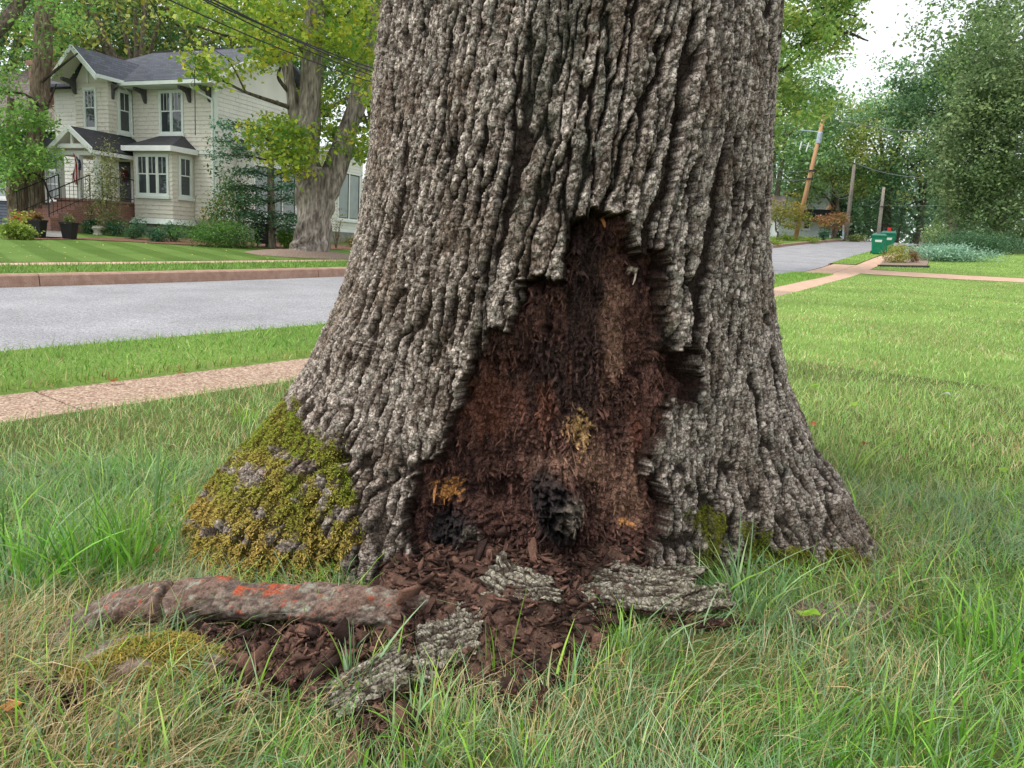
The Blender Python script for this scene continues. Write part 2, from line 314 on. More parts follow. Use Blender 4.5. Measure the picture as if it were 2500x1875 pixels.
def mat_aggregate(name, cols_, scale, bump=0.35):
    m, t, b = new_mat(name); tc = t.nodes.new('ShaderNodeTexCoord')
    vo = t.nodes.new('ShaderNodeTexVoronoi'); vo.inputs['Scale'].default_value = scale; t.links.new(tc.outputs['Object'], vo.inputs['Vector'])
    sp = t.nodes.new('ShaderNodeSeparateColor'); t.links.new(vo.outputs['Color'], sp.inputs[0])
    rp = t.nodes.new('ShaderNodeValToRGB'); e = rp.color_ramp.elements
    for i, c in enumerate(cols_):
        if i >= len(e): e.new(0.5)
    for i, c in enumerate(cols_): e[i].position = i / (len(cols_) - 1); e[i].color = (*c, 1)
    t.links.new(sp.outputs[0], rp.inputs[0])
    n = t.nodes.new('ShaderNodeTexNoise'); n.inputs['Scale'].default_value = 0.9; n.inputs['Detail'].default_value = 5; t.links.new(tc.outputs['Object'], n.inputs['Vector'])
    mr = t.nodes.new('ShaderNodeMapRange'); mr.inputs[1].default_value = 0.3; mr.inputs[2].default_value = 0.7; mr.inputs[3].default_value = 0.86; mr.inputs[4].default_value = 1.12; t.links.new(n.outputs['Fac'], mr.inputs[0])
    mm = t.nodes.new('ShaderNodeMix'); mm.data_type = 'RGBA'; mm.blend_type = 'MULTIPLY'; mm.inputs[0].default_value = 1; t.links.new(rp.outputs[0], mm.inputs[6]); t.links.new(mr.outputs[0], mm.inputs[7])
    t.links.new(mm.outputs[2], b.inputs['Base Color']); b.inputs['Roughness'].default_value = 0.85; b.inputs['Specular IOR Level'].default_value = 0.25
    bp = t.nodes.new('ShaderNodeBump'); bp.inputs['Strength'].default_value = bump; bp.inputs['Distance'].default_value = 0.006; t.links.new(vo.outputs['Distance'], bp.inputs['Height']); bp.invert = True
    t.links.new(bp.outputs[0], b.inputs['Normal'])
    return m
M['road'] = mat_aggregate('worn_asphalt', [lin((112, 111, 113)), lin((138, 137, 140)), lin((150, 149, 152)), lin((168, 166, 168))], 70, 0.25)
M['walk'] = mat_aggregate('exposed_aggregate', [lin((112, 88, 74)), lin((150, 122, 104)), lin((172, 146, 126)), lin((196, 176, 156))], 75, 0.6)
M['kerb'] = mat_noise('pink_concrete_kerb', lin((148, 116, 98)), lin((176, 146, 128)), 6, 0.9, 0.4, 90, c3=lin((140, 110, 94)), s3=70)
M['kerb_walk'] = mat_noise('pink_concrete', lin((182, 148, 126)), lin((200, 168, 146)), 3, 0.9, 0.3, 80)

us_far = np.concatenate([np.arange(-90, -8, 6.0), np.arange(-8, 100, 1.0), np.arange(100, 330, 8.0)])
tag(strip('ground', us_far, -160, 260, 106, lambda u, w_: -0.3 + 0.25 * sstep(40, 60, np.abs(w_ - 10)) + 0 * u, M['rough_ground']), kind='structure')
# near lawn round the oak: finer near the camera
M['thatch'] = mat_lawn('lawn_thatch', lin((88, 98, 52)), lin((110, 120, 66)), lin((62, 60, 40)))
ws_n = np.concatenate([np.arange(-14, -2.2, 0.4), np.arange(-2.2, W_WALK0, 0.09), [W_WALK0]])
for us_n, mt_ in ((np.concatenate([np.arange(-12, -1, 0.4), np.arange(-1, 8.05, 0.09)]), 'thatch'), (np.concatenate([[np.arange(-1, 8.05, 0.09)[-1]], np.arange(8.3, 39.0, 0.4)]), 'lawn')):
    U, W_ = np.meshgrid(us_n, ws_n, indexing='ij'); X, Y = xy(U, W_)
    tag(mesh_np('lawn', np.stack([X, Y, G(X, Y) - 0.004], -1).reshape(-1, 3), grid_faces(len(us_n), len(ws_n))[:, ::-1], M[mt_], smooth=True), kind='structure')
# near pavement of exposed-aggregate slabs, each its own piece
pave = strip('pavement', np.arange(-14, 75, 0.5), W_WALK0, W_WALK1, 3, -0.035, M['soil']); tag(pave, kind='structure')
def slabs(parent, u0, u1, w0, w1, step, mat, dz=0.0, gap=0.008, name='slab', t=0.06):
    u = u0
    while u < u1 - 0.01:
        e = min(u + step, u1); a = u + gap; b_ = e - gap; mb = MB(); tp = []; bt = []
        for (uu, ww) in ((a, w0), (b_, w0), (b_, w1), (a, w1)):
            x, y = xy(uu, ww); z = float(G(x, y)) + dz; tp.append((x, y, z)); bt.append((x, y, z - t))
        mb.hexa(bt, tp); mb.build(name, mat, parent, bevel=0.006); u = e
slabs(pave, -14, 20, W_WALK0, W_WALK1, 1.6, M['walk'], dz=-0.005)
slabs(pave, 20, 36.6, W_WALK0, W_WALK1 + 0.3, 1.66, M['kerb_walk'], dz=-0.005)
slabs(pave, 36.6, 75, W_WALK0, W_WALK1 + 0.3, 1.66, M['kerb_walk'], dz=-0.005)
# near verge: two stretches, a concrete apron between them
VE1, VE2 = 35.0, 45.0
tag(strip('verge', np.arange(-14, VE1 + 0.01, 0.25), W_WALK1 + 0.01, W_VERGE1, 12, lambda u, w_: 0.045 * sstep(0, 0.06, w_ - W_WALK1 - 0.01) - 0.01, M['lawn']), kind='structure')
tag(strip('verge', np.arange(VE2, 72, 0.5), W_WALK1 + 0.31, W_VERGE1, 8, 0.03, M['lawn']), kind='structure')
apr = tag(strip('driveway_apron', np.arange(VE1, VE2 + 0.01, 0.5), W_WALK1 + 0.3, W_ROAD0 + 0.03, 5, 0.0, M['kerb_walk']), kind='structure')
kn = tag(strip('kerb', np.arange(-14, 75, 1.0), W_VERGE1, W_ROAD0, 3, -0.05, M['soil']), kind='structure')
def kerb_piece(parent, u0, u1, w0, w1, ztop0, ztop1, zbot, flip, mat):
    n = max(2, int((u1 - u0) / 1.2) + 1); us = np.linspace(u0 + 0.008, u1 - 0.008, n)
    prof = [(w0, zbot), (w0 + 0.05, ztop0 - 0.025), (w0 + 0.085, ztop0), (w1, ztop1), (w1, zbot)] if not flip else [(w0, zbot), (w0, ztop0), (w1 - 0.085, ztop1), (w1 - 0.05, ztop1 - 0.025), (w1, zbot)]
    V = []
    for u in us:
        for (ww, zz) in prof:
            x, y = xy(u, ww); V.append((x, y, float(zu(u)) + zz))
    k = 5; F_ = [(i * k + j, i * k + (j + 1) % k, (i + 1) * k + (j + 1) % k, (i + 1) * k + j) for i in range(n - 1) for j in range(k)]
    F_ += [tuple(range(k)), tuple((n - 1) * k + j for j in range(k))[::-1]]
    mb = MB(); mb.add(V, F_); return mb.build('kerb_stone', mat, parent)
for a in np.arange(-14, VE1 - 0.1, 3.55): kerb_piece(kn, a, min(a + 3.55, VE1), W_VERGE1, W_ROAD0, 0.01, 0.0, -0.2, True, M['kerb'])
for a in np.arange(VE2, 75, 3.6): kerb_piece(kn, a, a + 3.6, W_VERGE1, W_ROAD0, 0.02, 0.01, -0.2, True, M['kerb'])
tag(strip('road', np.concatenate([np.arange(-90, 0, 5.0), np.arange(0, 130, 1.0)]), W_ROAD0 - 0.01, W_ROAD1 - 0.005, 14, 0.0, M['road']), kind='structure')
kf = tag(strip('kerb', np.arange(-20, 108, 1.0), W_ROAD1 + 0.03, W_FK1, 2, -0.12, M['soil']), kind='structure')
a = -20 + 0.75
while a < 104:
    kerb_piece(kf, a, a + 6.1, W_ROAD1, W_FK1 + 0.02, 0.205, 0.215, -0.1, False, M['kerb']); a += 6.1
us_f = np.concatenate([np.arange(-40, 60, 0.6), np.arange(60, 112, 2.0)])
tag(strip('verge', us_f, W_FK1 + 0.02, W_FV1, 8, 0.012, M['lawn_far']), kind='structure')
fp = tag(strip('pavement', us_f, W_FV1, W_FW1, 3, -0.02, M['soil']), kind='structure')
slabs(fp, -18, 75, W_FV1 + 0.01, W_FW1 - 0.01, 3.0, M['kerb_walk'], dz=0.004)
tag(strip('lawn', np.arange(-40, 112, 0.8), W_FW1, 34, 24, 0.012, M['lawn_far']), kind='structure')
# driveway that crosses the lawn on the right, beyond it the planted strip
def sheet(name, pts, mat, dz, parent=None, n=14):
    """a ground patch between two edge polylines laid on the terrain"""
    A, B = pts; A = spline(A, n * 2); B = spline(B, n * 2); t = np.linspace(0, 1, n)[None, :, None]
    P = A[:, None] * (1 - t) + B[:, None] * t; X, Y = P[..., 0], P[..., 1]
    return mesh_np(name, np.stack([X, Y, G(X, Y) + dz], -1).reshape(-1, 3), grid_faces(n * 2, n), mat, parent, smooth=True)
def uwp(u, w_): x, y = xy(u, w_); return (x, y, 0)
tag(sheet('driveway', ([uwp(37.5, 5.0), uwp(37.5, -3), uwp(37.4, -14)], [uwp(41.4, 5.0), uwp(41.2, -3), uwp(41.0, -14)]), M['kerb_walk'], 0.012), kind='structure')
# ------------------------------------------------------------------ the oak
_th = np.array([-180, -135, -105, -80, -72, -64, -57, -48, -40, -25, -10, 0, 20, 40, 52, 60, 68, 80, 92, 105, 135, 180.0])
_rb = np.array([1.0, 1.05, 1.22, 1.36, 1.37, 1.34, 1.25, 1.08, 0.96, 0.86, 0.83, 0.83, 0.84, 0.90, 0.98, 1.10, 1.24, 1.30, 1.27, 1.18, 1.05, 1.0])
_pz = [-0.3, 0, .07, .15, .25, .3, .46, .65, .92, 1.16, 1.5, 2.1, 9]
_pf = [1.25, 1.0, .965, .9, .79, .73, .52, .33, .14, .05, .01, 0, 0]
def r_trunk(z): return 0.727 + 0.052 * np.clip(2.1 - z, -1.5, 2.1) * 1.0 * np.where(z > 2.1, 0.5, 1)
def R_oak(thd, z):
    rb = np.interp(thd, _th, _rb); rt = r_trunk(z)
    lobes = 0.018 * np.sin(np.radians(thd) * 7 + 0.6) + 0.012 * np.sin(np.radians(thd) * 13 + 2)
    f = np.interp(z, _pz, _pf)
    k = np.clip((rb - 0.83) / 0.6, 0, 1)                       # the front bays flare late and steeply
    f = f ** (1.0 + 0.5 * (1 - k))
    return rt + (rb - 0.83) * f + (0.045 * f + lobes * (0.25 + f))
def oak_axis(z): return TC[0] - 0.02 + 0.012 * z
dense = np.linspace(-101, 101, 570); th_c = np.concatenate([np.linspace(-180, -107, 26), dense, np.linspace(107, 180, 26)])
zr = [-0.05]
while zr[-1] < 2.42: zr.append(zr[-1] + np.interp(zr[-1], [0, 0.3, 0.7], [0.0024, 0.0029, 0.0037]))
zr = np.array(zr + list(np.arange(2.5, 6.6, 0.12)))
TH, ZZ = np.meshgrid(th_c, zr); nr, nc = TH.shape
RR = R_oak(TH, ZZ); tr_ = np.radians(TH)
BX = oak_axis(ZZ) + RR * np.sin(tr_); BY = TC[1] - RR * np.cos(tr_); BZ = ZZ + 0.06
B = np.stack([BX, BY, BZ], -1)
dU = np.gradient(B, axis=1); dV = np.gradient(B, axis=0); NRM = np.cross(dU, dV); NRM /= np.linalg.norm(NRM, axis=-1, keepdims=True) + 1e-12
if (NRM[nr // 2, nc // 2, 1]) > 0: NRM = -NRM
PX, PY = project(B.reshape(-1, 3)); PX = PX.reshape(nr, nc); PY = PY.reshape(nr, nc)
front = np.abs(TH) < 100
arc = np.concatenate([[0], np.cumsum(np.hypot(np.diff(zr), np.diff(R_oak(np.full_like(zr, -60.0), zr))))])[:, None] + 0 * TH
rad = np.radians(TH)
def plates(X, Y, s, wx, wy, e=0.24):
    wob = 0.34 * fbm(X / wx * 0.5, Y / wy * 2.2, s + 70, 4)
    f1, f2, cid, ox, oy = worley(X / wx + wob + 0.12 * vn(Y / wy * 6.1, X / wx * 0.6, s + 80), Y / wy + 0.35 * vn(X / wx * 1.3, Y / wy, s + 90), s, 0.98)
    return sstep(0.2 * e + 0.01, e, f2 - f1), cid, oy
# three bark scales: long interlacing ridges, plates on them, small flaking scales
XA = rad * 0.78 - 0.13 * ZZ + 0.03 * fbm(ZZ * 2.6, rad * 3, 11, 4); YA = arc
jag = 0.004 * vn(XA / 0.007, YA / 0.030, 13) + 0.007 * vn(XA / 0.02, YA / 0.055, 14); XA = XA + jag
rA, cA, _ = plates(XA, YA, 21, 0.043, 0.50, 0.21)
rA2, cA2, _ = plates(XA, YA, 33, 0.026, 0.085, 0.16)
XB = rad * 1.25 - 0.06 * ZZ + 0.03 * fbm(arc * 4, rad * 4, 12, 3) + jag
rB, cB, _ = plates(XB, YA, 41, 0.058, 0.30, 0.24)
rB2, cB2, _ = plates(XB, YA, 47, 0.034, 0.07, 0.14)
wf = sstep(0.85, 0.35, ZZ + 0.12 * vn(rad * 5, ZZ * 4, 8))
ridge = rA * (1 - wf) + rB * wf; plate = rA2 * (1 - wf) + rB2 * wf
cell = cA * (1 - wf) + cB * wf; cell2 = cA2 * (1 - wf) + cB2 * wf
qx = XA * (1 + 0.5 * wf); wq = 0.7 * fbm(qx / 0.018, YA / 0.022, 57, 3); wq2 = 0.7 * fbm(qx / 0.02, YA / 0.017, 59, 3)
f1, f2, c3, o3x, o3y = worley(qx / 0.0145 + wq, YA / 0.030 + wq2, 55, 0.98); e3 = f2 - f1
f1, f2, c4, o4x, o4y = worley(qx / 0.0078 - wq2, YA / 0.0145 - wq, 58, 0.98); e4 = f2 - f1
scale_ = sstep(0.02, 0.16, e3)
amp = np.clip(0.74 + 0.6 * vn(rad * 2.6, ZZ * 1.9, 5), 0.3, 1.3) * (1 - 0.42 * sstep(20, 75, np.abs(TH)))
fine = fbm(XA / 0.02, YA / 0.045, 61, 4)
grit = fbm(XA / 0.009, YA / 0.016, 63, 3)
H_ = (0.034 * amp * ridge * (0.7 + 0.5 * cell) + (0.004 * plate + 0.007 * (cell2 - 0.5)) * (0.2 + 0.8 * ridge) + (0.0022 * scale_ + 0.0045 * (c3 - 0.5) + 0.0025 * (c4 - 0.5)) * (0.4 + 0.6 * ridge)
      - 0.0022 * o3y + 0.004 * o3x * (c3 - 0.5) * 2 + 0.003 * fine + 0.003 * grit + 0.010 * fbm(rad * 4, ZZ * 3.5, 66, 3))
H_ += wf * 0.028 * fbm(rad * 7, arc * 7, 77, 4) - 0.018
# ---- the rotten wound, drawn on the trunk face
WZ = [(920,105),(975,90),(1020,75),(1060,62),(1105,75),(1150,80),(1165,140),(1180,190),(1200,255),(1225,265),(1265,240),(1320,235),(1330,330),(1318,450),(1325,600),(1322,690),(1385,690),(1430,660),(1470,652),(1472,760),(1492,850),(1480,930),(1400,935),(1372,850),(1335,930),(1320,1050),(1290,1100),(1250,1160),(1262,1250),(1300,1300),(1340,1400),(1330,1500),(1260,1600),(1150,1720),(600,1720),(230,1700),(165,1480),(200,1300),(215,1200),(290,1190),(350,1130),(358,965),(420,960),(432,880),(415,850),(470,800),(470,760),(530,690),(540,610),(580,590),(640,620),(660,560),(690,480),(678,372),(720,372),(790,355),(840,390),(880,380),(888,280),(912,200)]
WP = np.array([(x / 1.843 + 900, y / 1.843 + 480) for x, y in WZ])
def sdist(px, py, poly):                      # signed distance to a polygon, positive inside
    n = len(poly); d = np.full(px.shape, 1e9); ins = np.zeros(px.shape, bool)
    for i in range(n):
        ax, ay = poly[i]; bx, by = poly[(i + 1) % n]; ex, ey = bx - ax, by - ay
        t = np.clip(((px - ax) * ex + (py - ay) * ey) / (ex * ex + ey * ey + 1e-9), 0, 1)
        d = np.minimum(d, np.hypot(px - ax - t * ex, py - ay - t * ey))
        c = ((ay > py) != (by > py)) & (px < ex * (py - ay) / (ey + 1e-12) + ax); ins ^= c
    return np.where(ins, d, -d)
SDW = np.full(PX.shape, -999.0); bb = front & (PX > 900) & (PX < 1800) & (PY > 460) & (PY < 1500)
SDW[bb] = sdist(PX[bb], PY[bb], WP)
rag = 9 * vn(PX / 19, PY / 30, 91) + 6 * vn(PX / 7, PY / 13, 92) + 5 * (ridge - 0.5)
sdw = SDW + np.where(bb, rag, 0)
wm = sstep(-2.5, 2.5, sdw)                    # 1 inside the wound
def blob(cx, cy, sx, sy): return np.exp(-(((PX - cx) / sx) ** 2 + ((PY - cy) / sy) ** 2))
fib = fbm(PX / 7 + 0.6 * vn(PX / 60, PY / 60, 3), PY / 60, 101, 4)                       # long fibres
crumb = fbm(PX / 11, PY / 8, 103, 4)
wf1, wf2, wc, _, wo_ = worley(PX / 26 + 0.4 * crumb, PY / 44 + 0.4 * fib, 105, 0.95)
depth = 0.055 + 0.03 * sstep(5, 70, sdw) + 0.045 * np.exp(-np.maximum(sdw, 0) / 22) * sstep(0.25, 0.8, vn(PX / 45, PY / 60, 107) + 0.6 * (PY < 700))
# cubical rot: chunks at different levels, torn remnants of inner bark hanging along the left edge
rem = np.maximum(blob(1235, 800, 60, 110), np.maximum(blob(1290, 780, 60, 80) * 0.9, np.maximum(blob(1620, 1000, 30, 120), blob(1530, 560, 30, 45))))
remn = sstep(0.35, 0.5, rem + 0.25 * vn(PX / 20, PY / 45, 109))
rough_ = 0.5 + 0.65 * sstep(-0.2, 0.5, vn(PX / 70, PY / 55, 110))
cav = sstep(0.1, 0.55, fbm(PX / 60, PY / 75, 111, 4) + 0.15 * (PY > 1050))
Hw = -depth + 0.030 * remn - 0.030 * cav * rough_ + (0.018 * fib + 0.022 * crumb + 0.008 * grit + 0.034 * (wc - 0.5) * sstep(0.02, 0.3, wf2 - wf1)) * rough_
# hardened lumps at the foot of the wound
lump = (0.24 * np.maximum(0, 1 - np.hypot((PX - 1365 - 0.25 * (PY - 1235)) / 85, (PY - 1240) / 115)) ** 0.8 + 0.15 * np.maximum(0, 1 - np.hypot((PX - 1120) / 80, (PY - 1300) / 85)) ** 0.8
        + 0.06 * np.maximum(0, 1 - np.hypot((PX - 1240) / 90, (PY - 1330) / 60)) + 0.05 * np.maximum(0, 1 - np.hypot((PX - 1500) / 110, (PY - 1330) / 60)))
lump = lump * (0.75 + 0.5 * crumb + 0.35 * fib)
Hw += lump
Hw -= 0.05 * blob(1180, 1210, 45, 40) + 0.06 * blob(1075, 1270, 40, 30) + 0.03 * blob(1555, 1270, 30, 25) + 0.06 * blob(1680, 900, 40, 60) + 0.05 * blob(1420, 545, 45, 30)
lip = 0.012 * np.exp(-np.maximum(-sdw, 0) / 14) * (1 - wm)    # bark edge curls slightly outward
# hollows where bark has come off by itself
for (hx, hy, sx, sy, dd) in ((955, 1165, 18, 14, .05), (830, 1120, 26, 14, .04), (1170, 815, 10, 40, .03)):
    H_ = H_ - dd * blob(hx, hy, sx, sy)
Hf = (H_ + lip) * (1 - wm) + Hw * wm
V = B + NRM * Hf[..., None]
# ---- colour: weathered plate faces, brown cork between them with furrow shade painted in, lichen, algae, moss, rot
def C3(*c): return lin(c)
def mixc(a, b_, t): return a * (1 - t[..., None]) + b_ * t[..., None]
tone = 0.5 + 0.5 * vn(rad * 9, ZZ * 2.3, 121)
cork = mixc(C3(38, 32, 29) + 0 * B, C3(62, 51, 44) + 0 * B, tone)  # cork brown, deepened further: furrow shade put into the colour
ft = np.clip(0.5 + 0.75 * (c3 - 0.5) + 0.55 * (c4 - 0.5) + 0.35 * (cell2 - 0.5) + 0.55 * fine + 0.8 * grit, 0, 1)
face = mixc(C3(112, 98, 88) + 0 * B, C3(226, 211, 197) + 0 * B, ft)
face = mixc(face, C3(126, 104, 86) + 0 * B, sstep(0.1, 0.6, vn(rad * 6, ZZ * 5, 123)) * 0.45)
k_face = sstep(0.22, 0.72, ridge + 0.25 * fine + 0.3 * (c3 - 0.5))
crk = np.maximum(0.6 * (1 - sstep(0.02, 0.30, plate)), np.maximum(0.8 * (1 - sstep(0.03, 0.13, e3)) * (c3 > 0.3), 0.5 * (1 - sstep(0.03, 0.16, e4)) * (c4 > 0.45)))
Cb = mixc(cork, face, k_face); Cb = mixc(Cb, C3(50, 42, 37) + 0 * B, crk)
alg = np.clip(np.maximum(blob(1390, 170, 150, 330), 0.7 * blob(1270, 420, 90, 220)) * 1.3 - 0.15, 0, 1) * sstep(-0.35, 0.3, vn(rad * 14, ZZ * 5, 125) + 0.4 * fine)
Cb = mixc(Cb, C3(70, 72, 60) + 0 * B, 0.72 * alg)
lich = sstep(0.28, 0.5, fbm(rad * 34, ZZ * 40, 127, 4) + 0.14 * vn(rad * 5, ZZ * 3, 128)) * sstep(0.3, 0.7, ridge)
Cb = mixc(Cb, C3(178, 178, 166) + 0 * B, 0.4 * lich)
low = sstep(0.75, 0.1, ZZ) * (0.55 + 0.45 * vn(rad * 6, arc * 6, 129))
Cb = mixc(Cb, C3(104, 92, 82) + 0 * B, 0.6 * np.clip(low, 0, 1))
warm = blob(1000, 800, 260, 260) * 0.35 * (0.5 + 0.5 * vn(rad * 10, ZZ * 4, 130)); Cb = mixc(Cb, C3(128, 106, 86) + 0 * B, np.clip(warm, 0, 1))
# moss areas
MP1 = np.array([(640,985),(700,985),(765,1053),(823,1105),(865,1221),(890,1295),(850,1369),(830,1440),(633,1445),(430,1420),(425,1237),(465,1132),(527,1090)])
SM = np.full(PX.shape, -999.0); mb_ = front & (PX < 1000) & (PX > 330) & (PY > 900); SM[mb_] = sdist(PX[mb_], PY[mb_], MP1)
MP2 = np.array([(1700,1250),(1735,1235),(1770,1330),(1765,1400),(1720,1425),(1685,1400),(1710,1320)]); MP3 = np.array([(1800,1290),(1900,1330),(2090,1350),(2100,1440),(1950,1430),(1820,1370)])
mb2 = front & (PX > 1600) & (PX < 2200) & (PY > 1150); SM2 = np.full(PX.shape, -999.0)
SM2[mb2] = np.maximum(sdist(PX[mb2], PY[mb2], MP2), sdist(PX[mb2], PY[mb2], MP3))
mn = 24 * vn(PX / 50, PY / 60, 131) + 16 * vn(PX / 18, PY / 18, 132) + 10 * vn(PX / 8, PY / 8, 133)
moss1 = sstep(-14, 10, SM + mn - 6); moss2 = sstep(-12, 10, SM2 + mn + 2) * 0.85
patch = sstep(-0.22, 0.16, fbm(PX / 42, PY / 38, 134, 4) + 0.24) * sstep(-0.35, 0.12, ridge + 0.35 * fine)
moss1 = moss1 * patch
mosscol = mixc(C3(88, 86, 36) + 0 * B, C3(116, 98, 50) + 0 * B, 0.5 + 0.5 * vn(PX / 40, PY / 60, 135))
Cb = mixc(Cb, mosscol, np.clip(moss1, 0, 1)); Cb = mixc(Cb, C3(84, 86, 34) + 0 * B, np.clip(moss2, 0, 1) * 0.9)
# rot colours
rt1 = 0.5 + 0.5 * np.clip(1.6 * fib + 0.8 * crumb, -1, 1)
Cw = mixc(C3(52, 37, 34) + 0 * B, C3(112, 79, 69) + 0 * B, np.clip(rt1 + 0.5 * grit + 0.25 * (c4 - 0.5), 0, 1))
Cw = mixc(Cw, C3(58, 46, 42) + 0 * B, 0.75 * sstep(0.25, 0.8, blob(1440, 800, 60, 260) + blob(1330, 930, 60, 110) + blob(1410, 580, 90, 60) + 0.45 * vn(PX / 40, PY / 90, 141)))
Cw = mixc(Cw, C3(164, 126, 106) + 0 * B, 0.65 * sstep(0.35, 0.9, blob(1520, 830, 45, 170) + 1.15 * blob(1400, 1150, 120, 60) + 1.0 * blob(1545, 1240, 60, 110) + 0.35 * vn(PX / 24, PY / 60, 142) * 1.0))
Cw = mixc(Cw, C3(128, 80, 62) + 0 * B, 0.5 * sstep(0.3, 0.8, blob(1170, 990, 100, 100) + blob(1330, 985, 30, 70) + blob(1575, 1060, 25, 60) + 0.3 * vn(PX / 15, PY / 40, 143)))
for (sx_, sy_, ax, ay, c_) in ((1437, 1062, 20, 42, (214, 172, 116)), (1392, 1058, 16, 18, (190, 146, 108)), (1082, 1205, 26, 22, (226, 160, 92)), (1563, 658, 9, 9, (216, 200, 180)), (1555, 1290, 12, 8, (214, 150, 84)), (1484, 520, 7, 8, (208, 140, 88)), (1515, 520, 6, 7, (214, 146, 88))):
    Cw = mixc(Cw, C3(*c_) + 0 * B, 0.85 * sstep(0.5, 0.85, blob(sx_, sy_, ax * 1.5, ay * 1.5) + 0.8 * grit + 0.5 * crumb) * (blob(sx_, sy_, ax * 1.6, ay * 1.6) > 0.1))
blackl = np.clip(np.maximum(np.maximum(0, 1.25 - np.hypot((PX - 1345 - 0.3 * (PY - 1235)) / 60, (PY - 1245) / 100)), np.maximum(0, 1.1 - np.hypot((PX - 1100) / 70, (PY - 1310) / 70))) * 2.2 + 0.5 * crumb, 0, 1)
Cw = mixc(Cw, C3(44, 44, 46) + 0 * B, 0.85 * blackl)
palel = sstep(0.45, 0.8, blob(1400, 1260, 45, 60) + blob(1150, 1330, 30, 60) + 0.4 * crumb); Cw = mixc(Cw, C3(138, 126, 112) + 0 * B, palel * 0.7 * (lump > 0.01))
Call = mixc(Cb, Cw, wm); edge = sstep(-6, -1, sdw) * sstep(9, 3, sdw) * bb; Call = mixc(Call, C3(58, 42, 36) + 0 * B, 0.95 * edge)  # dark rim painted for the bark edge's shadow; also hides stretched streaks
oak = empty('oak_tree', (TC[0], TC[1], 0.06))
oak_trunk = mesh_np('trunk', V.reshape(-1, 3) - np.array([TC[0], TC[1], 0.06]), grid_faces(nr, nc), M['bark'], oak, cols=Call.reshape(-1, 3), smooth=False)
tag(oak, 'huge oak with deeply furrowed grey bark and a brown rotten wound at its base', 'tree')
# moss fronds: thousands of tiny curled shoots on the left buttress
def fronds(mask, n, seed, length, cols_):
    rg = np.random.default_rng(seed); p = (mask * np.linalg.norm(np.cross(dU, dV), axis=-1)).ravel(); p = p / p.sum()
    idx = rg.choice(p.size, n, p=p); Pn = V.reshape(-1, 3)[idx]; Nn = NRM.reshape(-1, 3)[idx]
    d = rg.normal(size=(n, 3)); d -= Nn * (d * Nn).sum(1, keepdims=True); d /= np.linalg.norm(d, axis=1, keepdims=True); s_ = np.cross(Nn, d)
    L_ = length * rg.uniform(0.5, 1.4, n)[:, None]; w_ = 0.0019 * rg.uniform(0.6, 1.3, n)[:, None]
    p0 = Pn + rg.normal(size=(n, 3)) * 0.002; p1 = p0 + Nn * L_ * 0.55 + d * L_ * 0.4; p2 = p1 + Nn * L_ * 0.12 + d * L_ * 0.6
    VV = np.stack([p0 - s_ * w_, p0 + s_ * w_, p1 - s_ * w_ * 0.9, p1 + s_ * w_ * 0.9, p2 - s_ * w_ * 0.3, p2 + s_ * w_ * 0.3], 1).reshape(-1, 3)
    b0 = np.arange(n)[:, None] * 6; FF = np.stack([b0 + np.array([0, 1, 3, 2]), b0 + np.array([2, 3, 5, 4])], 1).reshape(-1, 4)
    t = np.clip(0.5 + 0.4 * vn(PX.ravel()[idx] / 45, PY.ravel()[idx] / 70, seed) + np.clip((PY.ravel()[idx] - 1180 - 0.5 * (PX.ravel()[idx] - 600)) / 300, -0.4, 0.5) * (seed == 301) + 0.25 * rg.normal(size=n), 0, 1)[:, None]
    c = (lin(cols_[0]) * (1 - t) + lin(cols_[1]) * t) * rg.uniform(0.7, 1.2, n)[:, None]
    return VV, FF, np.repeat(c, 6, 0)
off = np.array([TC[0], TC[1], 0.06])
a_ = fronds(np.clip(moss1, 0, 1) ** 1.5, 28000, 301, 0.007, ((132, 150, 50), (198, 170, 92)))
mo = mesh_np('moss', a_[0] - off, a_[1], M['moss'], oak, cols=a_[2]); mo['kind'] = 'stuff'; mo['label'] = 'yellow green moss on the left buttress'
a_ = fronds(np.clip(moss2, 0, 1) ** 2, 11000, 302, 0.0055, ((96, 108, 38), (140, 136, 54)))
mo = mesh_np('moss', a_[0] - off, a_[1], M['moss'], oak, cols=a_[2]); mo['kind'] = 'stuff'; mo['label'] = 'dark green moss on the right buttress'
